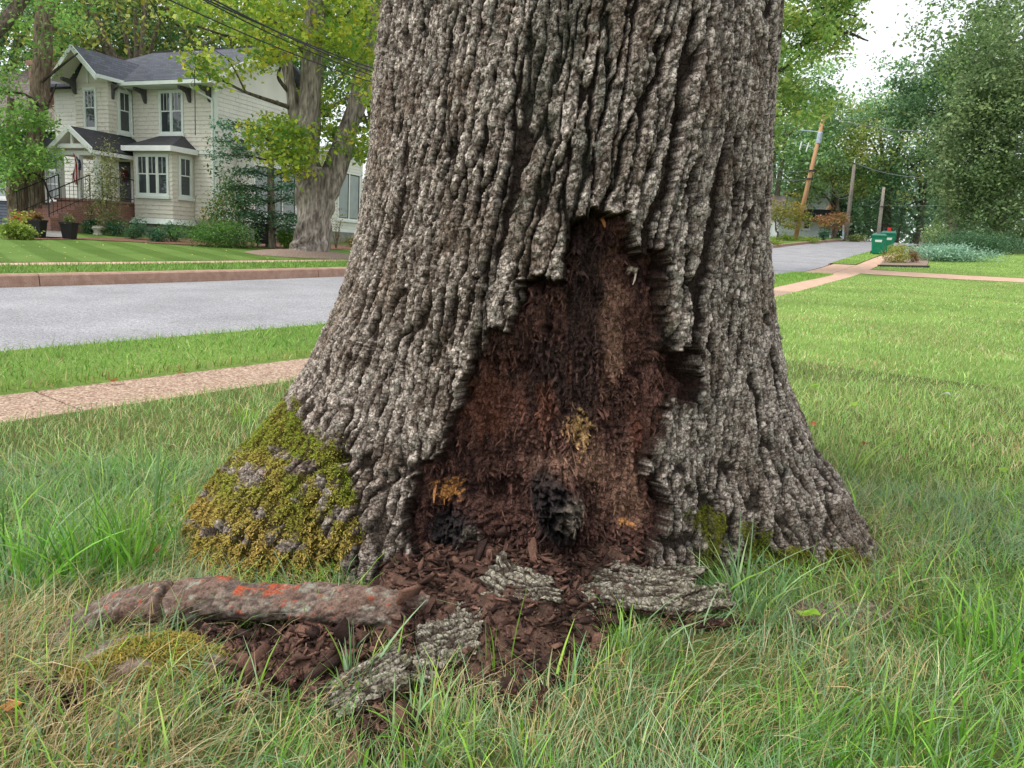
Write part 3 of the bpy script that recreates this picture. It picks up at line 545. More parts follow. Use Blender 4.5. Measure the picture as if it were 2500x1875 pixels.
# torn fibres standing off the rotten face
def torn(mask, n, seed):
    rg = np.random.default_rng(seed); p = (mask * np.linalg.norm(np.cross(dU, dV), axis=-1)).ravel(); p = p / p.sum(); idx = rg.choice(p.size, n, p=p)
    Pn = V.reshape(-1, 3)[idx]; Nn = NRM.reshape(-1, 3)[idx]; d = rg.normal(size=(n, 3)) * np.array([0.45, 0.45, 0.3]) + np.array([0, 0, -1.0]); d -= Nn * (d * Nn).sum(1, keepdims=True); d /= np.linalg.norm(d, axis=1, keepdims=True); s_ = np.cross(Nn, d)
    L_ = rg.lognormal(math.log(0.011), 0.55, (n, 1)); w_ = rg.lognormal(math.log(0.0018), 0.5, (n, 1)); k = rg.uniform(0.1, 0.7, (n, 1))
    p0 = Pn - Nn * 0.003; p1 = p0 + d * L_ * 0.5 + Nn * L_ * k * 0.6; p2 = p0 + d * L_ + Nn * L_ * k * rg.uniform(0.2, 1.2, (n, 1))
    VV = np.stack([p0 - s_ * w_, p0 + s_ * w_, p1 - s_ * w_, p1 + s_ * w_, p2 - s_ * w_ * 0.4, p2 + s_ * w_ * 0.4], 1).reshape(-1, 3); b0 = np.arange(n)[:, None] * 6
    c = Call.reshape(-1, 3)[idx] * rg.uniform(0.7, 1.5, (n, 1))
    return VV, np.stack([b0 + np.array([0, 1, 3, 2]), b0 + np.array([2, 3, 5, 4])], 1).reshape(-1, 4), np.repeat(c, 6, 0)
a_ = torn(wm * (0.08 + rough_ ** 2) * (sdw > 2), 5200, 311); tf = mesh_np('torn_fibres', a_[0] - off, a_[1], M['wood'], oak, cols=a_[2]); tf['kind'] = 'stuff'; tf['label'] = 'brown torn wood fibres inside the wound'
# ------------------------------------------------------------------ roots, fallen bark and rot at the foot of the oak
def surf_root(pts, radii, seed, moss_amt, orange, crack=None, nm='surface_root', n=170, m=56, squash=0.85):
    P = spline(np.array(pts), n); R_ = np.interp(np.linspace(0, 1, n), np.linspace(0, 1, len(radii)), radii)
    T = np.gradient(P, axis=0); T /= np.linalg.norm(T, axis=1, keepdims=True); S_ = np.cross(T, [0, 0, 1.0]); S_ /= np.linalg.norm(S_, axis=1, keepdims=True); U_ = np.cross(S_, T)
    th = np.linspace(0, 2 * np.pi, m, endpoint=False)
    s_ = np.concatenate([[0], np.cumsum(np.linalg.norm(np.diff(P, axis=0), axis=1))])[:, None] + 0 * th
    A = th[None] + 0 * s_; a_w = np.cos(A); b_w = np.sin(A)
    nx = lambda f, sd_: fbm(s_ * f + 9 + a_w * 0.6 * f / 9, b_w * f * 0.09 + 4 + a_w * 0.3, sd_, 4)
    big = nx(7, seed); fine_ = fbm(s_ * 60, A * 6, seed + 3, 4); f1, f2, cc, _, _ = worley(s_ / 0.035 + 0.4 * fine_, A * 2.6, seed + 5, 0.95)
    h = 0.020 * big + 0.007 * fine_ + 0.004 * sstep(0.02, 0.2, f2 - f1) * (0.4 + cc) + 0.008 * np.sin(A * 3 + s_ * 3)
    if crack is not None: h = h - 0.045 * np.exp(-((s_ - crack + 0.012 * np.sin(A * 2)) / 0.008) ** 2)
    rr = R_[:, None] + h
    V_ = P[:, None] + rr[..., None] * (a_w[..., None] * S_[:, None] + squash * b_w[..., None] * U_[:, None])
    t = np.clip(0.5 + 0.7 * fine_ + 0.4 * (cc - 0.5), 0, 1)
    c = mixc(lin((70, 58, 52)) + 0 * V_, lin((142, 126, 114)) + 0 * V_, t); c = mixc(c, lin((112, 84, 72)) + 0 * V_, 0.6 * sstep(0.0, 0.5, big)); c = mixc(c, lin((52, 44, 40)) + 0 * V_, 0.7 * (1 - sstep(0.02, 0.14, f2 - f1)))
    li = sstep(0.3, 0.45, fbm(s_ * 35, A * 4, seed + 8, 3)); c = mixc(c, lin((160, 168, 152)) + 0 * V_, 0.5 * li)
    for (so, ao, ls, la) in orange:
        d = np.exp(-((s_ - so) / ls) ** 2 - ((np.mod(A - ao + np.pi, 2 * np.pi) - np.pi) / la) ** 2); c = mixc(c, lin((160, 74, 46)) + 0 * V_, 0.85 * sstep(0.55, 0.8, d + 1.1 * fine_ + 0.35 * (cc - 0.5)))
    mo_ = np.zeros_like(A)
    if moss_amt: mo_ = sstep(0.35, 0.6, moss_amt + 0.9 * fbm(s_ * 9, A * 1.4, seed + 12, 3)) * sstep(-0.3, 0.2, b_w); c = mixc(c, lin((96, 92, 40)) + 0 * V_, mo_)
    i = np.arange(n - 1)[:, None] * m; j = np.arange(m)[None]; FF = np.stack([i + j, i + (j + 1) % m, i + m + (j + 1) % m, i + m + j], -1).reshape(-1, 4)
    ro = mesh_np(nm, V_.reshape(-1, 3) - off, FF, M['wood'], oak, cols=c.reshape(-1, 3))
    return ro, V_, mo_, P
rp = []
for (px_, py_, up_) in ((120, 1600, 0.0), (179, 1572, 0.03), (274, 1550, 0.055), (369, 1535, 0.06), (475, 1531, 0.06), (580, 1530, 0.06), (686, 1530, 0.055), (791, 1530, 0.05), (897, 1533, 0.045), (990, 1535, 0.035), (1060, 1510, 0.0)):
    p = hit(px_, py_); rp.append((p[0], p[1] + 0.03, G(p[0], p[1]) + up_))
surf_root(rp, [0.026, 0.044, 0.054, 0.064, 0.068, 0.062, 0.057, 0.055, 0.054, 0.052, 0.04], 401, 0.0, [(0.55, 1.3, 0.035, 0.5), (0.62, 2.2, 0.03, 0.5), (0.66, 1.5, 0.05, 0.5), (0.68, 2.6, 0.05, 0.4), (0.74, 3.6, 0.07, 0.4), (0.48, 2.0, 0.03, 0.3)], crack=0.33)[0]['label'] = 'grey surface root with orange spots and a crack'
mp_ = []
for (px_, py_, up_) in ((150, 1640, -0.06), (240, 1640, -0.005), (340, 1640, 0.01), (450, 1640, 0.0), (560, 1650, -0.02), (650, 1660, -0.08)):
    p = hit(px_, py_); mp_.append((p[0], p[1], G(p[0], p[1]) + up_))
mr_, MV, MM, _ = surf_root(mp_, [0.06, 0.09, 0.10, 0.09, 0.07, 0.05], 431, 0.62, [], squash=0.7); mr_['label'] = 'low root covered in yellow moss'
rp2 = []
for (px_, py_, up_) in ((1880, 1500, -0.05), (1960, 1515, 0.0), (2060, 1520, 0.005), (2150, 1500, -0.01), (2230, 1470, -0.06)):
    p = hit(px_, py_); rp2.append((p[0], p[1] + 0.02, G(p[0], p[1]) + up_))
surf_root(rp2, [0.03, 0.05, 0.06, 0.05, 0.03], 451, 0.0, [], squash=0.6, n=90)
# moss shoots on the low root
rg = np.random.default_rng(5); pr = (MM.ravel() + 1e-6); pr /= pr.sum(); idx = rg.choice(pr.size, 6500, p=pr); Pn = MV.reshape(-1, 3)[idx] + rg.normal(size=(6500, 3)) * 0.002
d = rg.normal(size=(6500, 3)); d[:, 2] *= 0.3; d /= np.linalg.norm(d, axis=1, keepdims=True); s_ = np.cross([0, 0, 1.0], d); L_ = 0.009 * rg.uniform(0.5, 1.4, (6500, 1)); w_ = 0.0018
p1 = Pn + np.array([0, 0, 1]) * L_ * 0.7 + d * L_ * 0.4; p2 = p1 + d * L_ * 0.6
VV = np.stack([Pn - s_ * w_, Pn + s_ * w_, p1 - s_ * w_, p1 + s_ * w_, p2 - s_ * w_ * 0.3, p2 + s_ * w_ * 0.3], 1).reshape(-1, 3); b0 = np.arange(6500)[:, None] * 6
t = rg.uniform(0, 1, (6500, 1)); c = (lin((136, 138, 46)) * (1 - t) + lin((192, 166, 90)) * t) * rg.uniform(0.7, 1.15, (6500, 1))
o = mesh_np('moss', VV - off, np.stack([b0 + np.array([0, 1, 3, 2]), b0 + np.array([2, 3, 5, 4])], 1).reshape(-1, 4), M['moss'], oak, cols=np.repeat(c, 6, 0)); o['kind'] = 'stuff'

LIT = [np.array([(900, 1440), (960, 1395), (1220, 1330), (1500, 1320), (1640, 1390), (1560, 1480), (1420, 1500), (1470, 1560), (1300, 1690), (1180, 1700), (1000, 1650), (880, 1560)]),
       np.array([(470, 1545), (800, 1545), (900, 1560), (890, 1640), (800, 1720), (560, 1700), (420, 1650)]), np.array([(60, 1700), (130, 1690), (210, 1730), (150, 1760)]),
       np.array([(860, 1740), (990, 1740), (1000, 1850), (880, 1860)])]
gx = np.arange(-1.5, 1.2, 0.02); gy = np.arange(1.35, 2.75, 0.02); GX, GY = np.meshgrid(gx, gy, indexing='ij')
GZ = G(GX, GY); gp = np.stack([GX, GY, GZ], -1).reshape(-1, 3); qx_, qy_ = project(gp); qx_ = qx_.reshape(GX.shape); qy_ = qy_.reshape(GX.shape)
def lit_sd(x_, y_): return np.max([sdist(x_, y_, P_) for P_ in LIT], axis=0)
sdl = lit_sd(qx_, qy_) + 22 * vn(GX * 9, GY * 9, 501)
dR = np.hypot(GX - TC[0], GY - TC[1]); thg = np.degrees(np.arctan2(GX - TC[0], -(GY - TC[1])))
nearR = R_oak(thg, 0 * thg) + 0.12
heap = 0.055 * sstep(-10, 60, sdl) * (0.6 + 0.5 * vn(GX * 6, GY * 6, 503)) + 0.012 * fbm(GX * 40, GY * 40, 505, 3) + 0.06 * np.exp(-(np.maximum(dR - nearR, 0) / 0.12) ** 2) * sstep(-40, 20, -np.abs(qx_ - 1300) + 360)
GZ2 = GZ + np.where(sdl > -12, heap, -0.03)
sc = mixc(lin((56, 43, 36)) + 0 * GZ2[..., None] * np.ones(3), lin((104, 78, 66)) + 0 * GZ2[..., None] * np.ones(3), np.clip(0.5 + fbm(GX * 50, GY * 50, 507, 4), 0, 1))
ff = grid_faces(len(gx), len(gy)); keep = ((sdl > -14).ravel()[ff]).all(1)
tag(mesh_np('rotten_wood_mulch', np.stack([GX, GY, GZ2], -1).reshape(-1, 3), ff[keep], M['wood'], cols=sc.reshape(-1, 3)), 'crumbled red brown rotten wood heaped against the oak wound', 'wood debris', kind='stuff')
def G2(x, y):                                 # terrain with the debris heap on it
    i = np.clip(((np.asarray(x) + 1.5) / 0.02).astype(int), 0, len(gx) - 1); j = np.clip(((np.asarray(y) - 1.35) / 0.02).astype(int), 0, len(gy) - 1)
    return np.maximum(G(x, y), GZ2[i, j])
# crumbs and flakes
rg = np.random.default_rng(77); cand = np.argwhere(sdl.ravel() > -18)[:, 0]; n = 9000; ids = rg.choice(cand, n)
bx_ = GX.ravel()[ids] + rg.uniform(-.01, .01, n); by_ = GY.ravel()[ids] + rg.uniform(-.01, .01, n); bz_ = G2(bx_, by_) + rg.uniform(-0.004, 0.014, n)
sz = rg.lognormal(math.log(0.0040), 0.6, n); L3 = np.stack([sz * rg.uniform(1, 3.2, n), sz * rg.uniform(0.5, 1.1, n), sz * rg.uniform(0.12, 0.4, n)], 1)
base = np.array([(-1, -1, -1), (1, -1, -1), (1, 1, -1), (-1, 1, -1), (-1, -1, 1), (1, -1, 1), (1, 1, 1), (-1, 1, 1)], float)
def rand_rot(n, rg, tilt=0.6):
    a = rg.uniform(0, 2 * np.pi, n); bx = rg.normal(0, tilt, n); by = rg.normal(0, tilt, n); ca, sa = np.cos(a), np.sin(a); cx, sx = np.cos(bx), np.sin(bx); cy, sy = np.cos(by), np.sin(by); z = np.zeros(n); o1 = np.ones(n)
    Rz = np.stack([np.stack([ca, -sa, z], -1), np.stack([sa, ca, z], -1), np.stack([z, z, o1], -1)], 1); Rx = np.stack([np.stack([o1, z, z], -1), np.stack([z, cx, -sx], -1), np.stack([z, sx, cx], -1)], 1); Ry = np.stack([np.stack([cy, z, sy], -1), np.stack([z, o1, z], -1), np.stack([-sy, z, cy], -1)], 1)
    return Rz @ Rx @ Ry
vv = base[None] * L3[:, None] * (1 + rg.uniform(-0.45, 0.45, (n, 8, 3))); vv = np.einsum('nij,nkj->nki', rand_rot(n, rg), vv) + np.stack([bx_, by_, bz_], -1)[:, None]
bf = np.array([(0, 3, 2, 1), (4, 5, 6, 7), (0, 1, 5, 4), (1, 2, 6, 5), (2, 3, 7, 6), (3, 0, 4, 7)]); FF = (np.arange(n)[:, None, None] * 8 + bf[None]).reshape(-1, 4)
t = rg.uniform(0, 1, (n, 1)) ** 1.3; cc_ = lin((52, 38, 34)) * (1 - t) + lin((124, 92, 78)) * t; dk = rg.uniform(size=(n, 1)) < 0.25; cc_ = np.where(dk, cc_ * 0.45, cc_)
tag(mesh_np('wood_crumbs', vv.reshape(-1, 3), FF, M['wood'], cols=np.repeat(cc_, 8, 0)), 'loose brown crumbs and flakes of rotten wood below the wound', 'wood debris', kind='stuff')

def bark_slab(corners, thick, curl, label, outer=True, seed=0, n=66, m=46, ridge_w=0.030, nm='bark_slab', cat='bark slab', group=None):
    """a curved, ragged piece of bark between four ground points (px, py, height above the ground)"""
    K = np.array([hit(a, b, h) for a, b, h in corners]); cen = K.mean(0)
    s_ = np.linspace(0, 1, n)[:, None]; t_ = np.linspace(0, 1, m)[None]; S_ = s_ + 0 * t_; T_ = t_ + 0 * s_
    La = (np.linalg.norm(K[1] - K[0]) + np.linalg.norm(K[2] - K[3])) / 2; Lb = (np.linalg.norm(K[3] - K[0]) + np.linalg.norm(K[2] - K[1])) / 2
    S2 = S_ + 0.07 * vn(T_ * 5, S_ * 1.5 + seed, seed + 1) * np.abs(2 * S_ - 1) + 0.05 * vn(T_ * 17, 0 * S_ + seed, seed + 2) * np.abs(2 * S_ - 1)
    T2 = T_ + 0.09 * vn(S_ * 5, T_ * 1.5 + seed, seed + 3) * np.abs(2 * T_ - 1) + 0.05 * vn(S_ * 17, 0 * T_ + seed, seed + 4) * np.abs(2 * T_ - 1)
    P = (K[0] * ((1 - S2) * (1 - T2))[..., None] + K[1] * (S2 * (1 - T2))[..., None] + K[2] * (S2 * T2)[..., None] + K[3] * ((1 - S2) * T2)[..., None])
    nrm_ = np.cross(K[1] - K[0], K[3] - K[0]); nrm_ /= np.linalg.norm(nrm_); nrm_ = nrm_ * np.sign(nrm_[2] + 1e-9)
    a_ = S_ * La; b_ = T_ * Lb
    if outer:
        r_, c_, _ = plates(b_ + 0.02 * vn(a_ * 9, b_ * 9, seed + 6), a_, seed + 7, ridge_w, 0.20, 0.3); r2, c2, _ = plates(b_, a_, seed + 9, 0.03, 0.05, 0.2)
        f1, f2, c3_, _, _ = worley(a_ / 0.012, b_ / 0.012, seed + 11); g_ = fbm(a_ / 0.012, b_ / 0.012, seed + 12, 3)
        h = 0.007 * r_ * (0.6 + 0.6 * c_) + 0.002 * r2 + 0.004 * (c3_ - 0.5) + 0.004 * g_
        cT = mixc(lin((80, 70, 60)) + 0 * P, mixc(lin((106, 97, 84)) + 0 * P, lin((186, 178, 160)) + 0 * P, np.clip(0.1 + 0.7 * c3_ + 0.8 * g_, 0, 1)), sstep(0.25, 0.7, r_ + 0.3 * g_)); cT = mixc(cT, lin((56, 48, 42)) + 0 * P, 0.8 * (1 - sstep(0.02, 0.2, f2 - f1)) * (c3_ > 0.35))
        alg_ = sstep(0.2, 0.5, fbm(a_ * 14, b_ * 14, seed + 14, 3)); cT = mixc(cT, lin((96, 100, 72)) + 0 * P, 0.6 * alg_)
    else:
        g_ = fbm(a_ / 0.016, b_ / 0.016, seed + 12, 4); h = 0.012 * fbm(a_ / 0.06, b_ / 0.03, seed + 13, 3) + 0.006 * g_
        cT = mixc(lin((52, 38, 34)) + 0 * P, lin((116, 84, 72)) + 0 * P, np.clip(0.45 + g_, 0, 1))
    bow = 0.6 * curl * (1 - (2 * T_ - 1) ** 2) + 0.4 * curl * (2 * S_ - 1) ** 2 + 0.005 * vn(S_ * 2.3, T_ * 2.3, seed + 15)
    top = P + nrm_ * (h + bow)[..., None]; bot = P + nrm_ * (bow - thick * (0.35 + 0.65 * np.minimum(1, 6 * np.minimum(np.minimum(S_, 1 - S_), np.minimum(T_, 1 - T_)))) + 0.006 * fbm(a_ * 40, b_ * 40, seed + 16, 3))[..., None]
    gz = G2(bot[..., 0], bot[..., 1]); 
    V_ = np.concatenate([top.reshape(-1, 3), bot.reshape(-1, 3)]); N0 = n * m; fa = grid_faces(n, m); i = np.arange(n - 1); j = np.arange(m - 1)
    q = lambda a, b: np.stack([a, b, b + N0, a + N0], -1)
    F_ = np.concatenate([fa, fa[:, ::-1] + N0, q(i * m + m, i * m), q(i * m + m - 1, (i + 1) * m + m - 1), q(j, j + 1), q((n - 1) * m + j + 1, (n - 1) * m + j)])
    cB_ = mixc(lin((54, 36, 32)) + 0 * P, lin((110, 74, 62)) + 0 * P, np.clip(0.5 + fbm(a_ * 40, b_ * 40, seed + 17, 3), 0, 1))
    o = mesh_np(nm, V_ - cen, F_, M['bark'], None, cols=np.concatenate([cT.reshape(-1, 3), cB_.reshape(-1, 3)])); o.location = cen.tolist()
    return tag(o, label, cat, group)
bark_slab([(1222, 1352, .13), (1352, 1418, .12), (1372, 1478, .10), (1165, 1468, .07)], 0.022, 0.02, 'grey bark slab standing highest in the debris, its brown hollow underside facing the grass', seed=11)
bark_slab([(1478, 1372, .09), (1724, 1388, .07), (1652, 1498, .05), (1372, 1470, .075)], 0.024, 0.018, 'wide grey bark slab with long ridges lying against the foot of the oak', seed=31)
bark_slab([(1008, 1532, .055), (1122, 1508, .06), (1192, 1600, .045), (1046, 1640, .035)], 0.022, 0.012, 'small pale bark slab between the root end and the brown wood piece', seed=51)
bark_slab([(790, 1672, .03), (978, 1572, .06), (1012, 1668, .05), (828, 1762, .025)], 0.022, 0.014, 'long pale bark slab lying in the grass below the surface root', seed=71)
bark_slab([(1120, 1475, .05), (1185, 1478, .055), (1175, 1560, .05), (1105, 1535, .045)], 0.02, 0.01, 'small mottled bark flake below the tallest bark slab', seed=81, n=50, m=50)
bark_slab([(1345, 1428, .085), (1452, 1446, .08), (1446, 1508, .06), (1352, 1496, .07)], 0.022, 0.012, 'grey bark piece bridging the tallest slab and the wide ridged slab', seed=121, n=60, m=50)
bark_slab([(1640, 1440, .06), (1770, 1426, .05), (1790, 1476, .04), (1650, 1502, .04)], 0.02, 0.01, 'grey bark piece at the grassy end of the wide ridged slab', seed=131, n=60, m=44)
bark_slab([(985, 1600, .045), (1060, 1590, .05), (1080, 1660, .035), (1000, 1680, .03)], 0.02, 0.008, 'narrow grey bark piece beside the long pale slab', seed=141, n=50, m=44)
bark_slab([(1210, 1592, .03), (1352, 1502, .035), (1436, 1570, .03), (1278, 1640, .02)], 0.02, 0.016, 'dark brown slab of rotten inner bark in front of the grey slabs', outer=False, seed=91, nm='wood_slab', cat='wood slab')
bark_slab([(1376, 1492, .035), (1442, 1506, .04), (1446, 1536, .03), (1382, 1526, .03)], 0.02, 0.008, 'small brown wood chunk beside the wide grey bark slab', outer=False, seed=95, nm='wood_chunk', cat='wood chunk', n=40, m=30)
bark_slab([(1600, 1512, .03), (1842, 1508, .035), (1840, 1524, .03), (1605, 1532, .025)], 0.014, 0.004, 'thin dark brown bark strip lying in the grass tuft', outer=False, seed=97, nm='bark_strip', cat='bark strip', n=60, m=20)
bark_slab([(1288, 1738, .03), (1338, 1652, .035), (1352, 1660, .03), (1304, 1744, .025)], 0.012, 0.003, 'dark curved stick poking from the grass below the brown wood', outer=False, seed=99, nm='wood_stick', cat='stick', n=40, m=14)
bark_slab([(905, 1772, .03), (975, 1765, .035), (980, 1828, .025), (912, 1832, .02)], 0.014, 0.012, 'brown crumpled wood flake sunk in the bottom grass', outer=False, seed=103, nm='wood_flake', cat='wood flake', n=40, m=36)
bark_slab([(962, 1800, .022), (1004, 1795, .022), (1002, 1852, .015), (958, 1850, .015)], 0.014, 0.004, 'small grey bark chip beside the brown flake in the grass', seed=107, nm='bark_chip', cat='bark chip', n=40, m=36)
for k, (a_, b_, w__, hh, rz_) in enumerate([(560, 1640, 60, 34, 0.2), (640, 1610, 70, 30, -0.3), (700, 1650, 60, 40, 0.5), (600, 1580, 50, 26, 0.1), (760, 1600, 56, 34, -0.4), (520, 1700, 60, 30, 0.3), (1080, 1450, 60, 34, 0.2), (1010, 1470, 70, 40, -0.2), (1150, 1420, 50, 30, 0.4), (1440, 1400, 60, 34, -0.2), (1380, 1370, 50, 28, 0.2), (830, 1570, 48, 36, 0.6), (1250, 1680, 60, 26, -0.6)]):
    ca, sa = math.cos(rz_), math.sin(rz_); q = [(-w__ / 2, -hh / 2), (w__ / 2, -hh / 2), (w__ / 2, hh / 2), (-w__ / 2, hh / 2)]
    bark_slab([(a_ + x_ * ca - y_ * sa, b_ + x_ * sa + y_ * ca, 0.026 + 0.004 * ((k * 7 + i_ * 3) % 4)) for i_, (x_, y_) in enumerate(q)], 0.012, 0.012, 'reddish brown wood flake among the crumbled rot below the wound', outer=False, seed=200 + k * 20, nm='wood_flake', cat='wood flake', n=26, m=22, group='wood flakes in the rot')

# ------------------------------------------------------------------ grass
def blades(P, h, wd, az, lean, droop, cols_, segs=3, jit=0.0):
    n = len(P); t = np.linspace(0, 1, segs + 1)[None]; dx = np.sin(az)[:, None]; dy = np.cos(az)[:, None]
    hz = (h * lean)[:, None] * t ** 1.6; vz = h[:, None] * (t - droop[:, None] * t ** 2.2)
    side = az + np.pi / 2 + rng.normal(0, 0.5, n); sx = np.sin(side)[:, None]; sy = np.cos(side)[:, None]; tw = rng.normal(0, 0.5, n)[:, None]
    c = np.stack([P[:, :1] + dx * hz, P[:, 1:2] + dy * hz, P[:, 2:3] + vz], -1)
    ww = (wd[:, None] * np.clip(1.02 - t, 0.03, 1) ** 0.6) * 0.5
    s3 = np.stack([sx * ww, sy * ww, tw * ww * t], -1)
    V_ = np.stack([c - s3, c + s3], 2).reshape(n, -1, 3); k = 2 * (segs + 1)
    f_ = np.array([(2 * i, 2 * i + 1, 2 * i + 3, 2 * i + 2) for i in range(segs)]); F_ = (np.arange(n)[:, None, None] * k + f_[None]).reshape(-1, 4)
    g_ = (0.72 + 0.4 * t)[..., None]                                   # darker at the foot, paler to the tip; left unapplied
    C_ = np.repeat(cols_[:, None, :], segs + 1, 1); C_ = np.repeat(C_, 2, 1)
    return V_.reshape(-1, 3), F_, C_.reshape(-1, 3)
def pal(n, cs, ps, var=0.24):
    cs = np.array([lin(c) for c in cs]); i = rng.choice(len(cs), n, p=np.array(ps) / sum(ps)); c = cs[i] * (1 + rng.normal(0, var, (n, 1))); return np.clip(c * (1 + rng.normal(0, 0.06, (n, 3))), 0.002, 0.9)
def join(parts):
    vs_, fs, cs = [], [], []; b = 0
    for v, f, c in parts: vs_.append(v); fs.append(f + b); cs.append(c); b += len(v)
    return np.concatenate(vs_), np.concatenate(fs), np.concatenate(cs)
def in_view(P, m=260):
    x, y = project(P); z = (P - CAMP) @ FWD; return (z > 0.3) & (x > -m) & (x < 2500 + m) & (y < 1875 + m * 1.4)
def free(x, y, lit=True):                     # not inside the trunk
    dx = x - TC[0]; dy = y - TC[1]; r = np.hypot(dx, dy); th = np.degrees(np.arctan2(dx, -dy)); return r > R_oak(th, 0 * th + 0.02) + 0.015
def sample(n, x0, x1, y0, y1, dens=None):
    x = rng.uniform(x0, x1, n); y = rng.uniform(y0, y1, n); u, w_ = uw(x, y); k = free(x, y)
    if dens is not None: k &= rng.uniform(0, 1, n) < dens(x, y)
    x, y = x[k], y[k]; P = np.stack([x, y, G(x, y) - 0.006], -1); return P[in_view(P)]
def litter_w(P):                              # 1 outside the debris, 0 inside
    qx, qy = project(P); s = lit_sd(qx, qy); return sstep(10, -25, s)
GREEN = [(104, 156, 66), (128, 176, 80), (90, 138, 64), (150, 186, 106), (112, 156, 88)]
BLUE = [(128, 160, 116), (148, 178, 130), (110, 144, 92), (164, 184, 124)]
STRAW = [(206, 186, 138), (186, 162, 114), (222, 206, 164), (162, 136, 96)]
FRESH = [(130, 174, 58), (152, 192, 74), (114, 160, 56), (172, 200, 98)]
def region_w(P):                              # how straw-like the turf is: left foreground and by the roots
    qx, qy = project(P); d = np.hypot(P[:, 0] - TC[0], P[:, 1] - TC[1])
    return np.clip(0.03 + 0.62 * sstep(700, 150, qx) * sstep(1380, 1560, qy) + 0.35 * np.exp(-((d - 1.35) / 0.25) ** 2) + 0.12 * sstep(0.1, 0.5, vn(P[:, 0] * 2.3, P[:, 1] * 2.3, 601)) + 0.2 * sstep(1500, 1100, qx) * sstep(1600, 1750, qy), 0, 0.9)
fg = []
# fine bent fescue mat in the foreground
P = sample(70000, -2.6, 3.0, 1.0, 3.6); P = P[uw(P[:, 0], P[:, 1])[1] < W_WALK0 - 0.02]; P = P[rng.uniform(size=len(P)) < litter_w(P) + 0.03]; n = len(P)
flow = 2.5 * vn(P[:, 0] * 1.6, P[:, 1] * 1.6, 611) + 1.2 * vn(P[:, 0] * 5, P[:, 1] * 5, 612)
st = rng.uniform(size=n) < region_w(P); c = np.where(st[:, None], pal(n, STRAW, [3, 3, 2, 2]), np.where((vn(P[:, 0] * 3, P[:, 1] * 3, 613) + rng.normal(0, 0.4, n) > 0.1)[:, None], pal(n, BLUE, [3, 3, 2, 2]), pal(n, GREEN, [3, 3, 2, 2, 2])))
hh = rng.uniform(0.06, 0.14, n) * (1 + 0.35 * vn(P[:, 0] * 2, P[:, 1] * 2, 614)); fg.append(blades(P, hh, rng.uniform(0.0017, 0.0036, n), flow + rng.normal(0, 0.9, n), rng.uniform(0.3, 1.5, n), rng.uniform(0.0, 0.72, n), c, 3))
# flat dead straw thatch
P = sample(26000, -2.4, 2.6, 1.0, 3.3); P = P[uw(P[:, 0], P[:, 1])[1] < W_WALK0 - 0.02]; P = P[rng.uniform(size=len(P)) < region_w(P) * 1.1 * (litter_w(P) + 0.05)]; n = len(P)
fg.append(blades(P, rng.uniform(0.05, 0.13, n), rng.uniform(0.0012, 0.0028, n), rng.uniform(0, 6.28, n), rng.uniform(0.8, 2.0, n), rng.uniform(0.5, 0.85, n), pal(n, STRAW, [3, 3, 2, 2]), 3))
# broader blades
P = sample(22000, -2.6, 3.0, 1.0, 3.6, lambda x, y: 0.25 + 0.75 * sstep(-0.1, 0.5, vn(x * 2.1, y * 2.1, 617))); P = P[uw(P[:, 0], P[:, 1])[1] < W_WALK0 - 0.02]; P = P[rng.uniform(size=len(P)) < litter_w(P) + 0.02]; n = len(P)
fg.append(blades(P, rng.uniform(0.06, 0.18, n), rng.uniform(0.0034, 0.0078, n), rng.uniform(0, 6.28, n), rng.uniform(0.1, 0.9, n), rng.uniform(0, 0.4, n), np.where((rng.uniform(size=n) < 0.55)[:, None], pal(n, FRESH, [3, 3, 2, 2]), pal(n, BLUE, [3, 3, 2, 1])), 3))
a_ = join(fg); tag(mesh_np('grass', a_[0], a_[1], M['grass'], cols=a_[2], smooth=False), 'long tangled green and straw grass around the foot of the oak', 'grass', kind='stuff')
# tall tufts that stand out singly
TALL = [(96, 150, 44), (118, 170, 56), (84, 132, 46), (134, 184, 72)]
def tuft(px, py, n, h, wd, spread, cs, label, lean=(0.1, 0.7), r0=0.04, az=None):
    p = hit(px, py)
    while not bool(free(np.array([p[0]]), np.array([p[1]]))[0]): p = p + np.array([0, -0.04, 0])
    p[2] = G(p[0], p[1]); rr = r0 * np.sqrt(rng.uniform(0, 1, n)); an = rng.uniform(0, 6.28, n); x = p[0] + rr * np.cos(an); y = p[1] + rr * np.sin(an); k = free(x, y); x, y, an = x[k], y[k], an[k]; n = len(x)
    P_ = np.stack([x, y, G(x, y) - 0.005], -1); A_ = (np.pi / 2 - an + rng.normal(0, spread, n)) if az is None else az + rng.normal(0, spread, n)
    v, f, c = blades(P_, rng.uniform(0.45, 1.0, n) * h, wd * rng.uniform(0.6, 1.2, n), A_, rng.uniform(lean[0], lean[1], n), rng.uniform(0, 0.35, n), pal(n, cs, [1] * len(cs), 0.14), 6)
    o = mesh_np('grass_tuft', v - p, f, M['grass'], cols=c); o.location = p.tolist(); tag(o, label, 'grass tuft')
tuft(330, 1395, 60, 0.36, 0.0095, 0.6, TALL, 'tall bright grass tuft beside the mossy buttress', (0.05, 0.55), 0.09)
tuft(200, 1400, 80, 0.31, 0.0095, 0.7, TALL + BLUE[:1], 'dense green grass tuft above the cracked end of the surface root', (0.1, 0.9), 0.12)
tuft(60, 1430, 70, 0.30, 0.0095, 0.7, TALL + BLUE[:2], 'leaning grass tuft at the straw end of the root', (0.2, 1.2), 0.12)
tuft(365, 1290, 4, 0.50, 0.011, 0.3, [(110, 140, 90), (96, 132, 60)], 'two or three very tall blades rising beside the mossy buttress', (0.02, 0.25), 0.05)
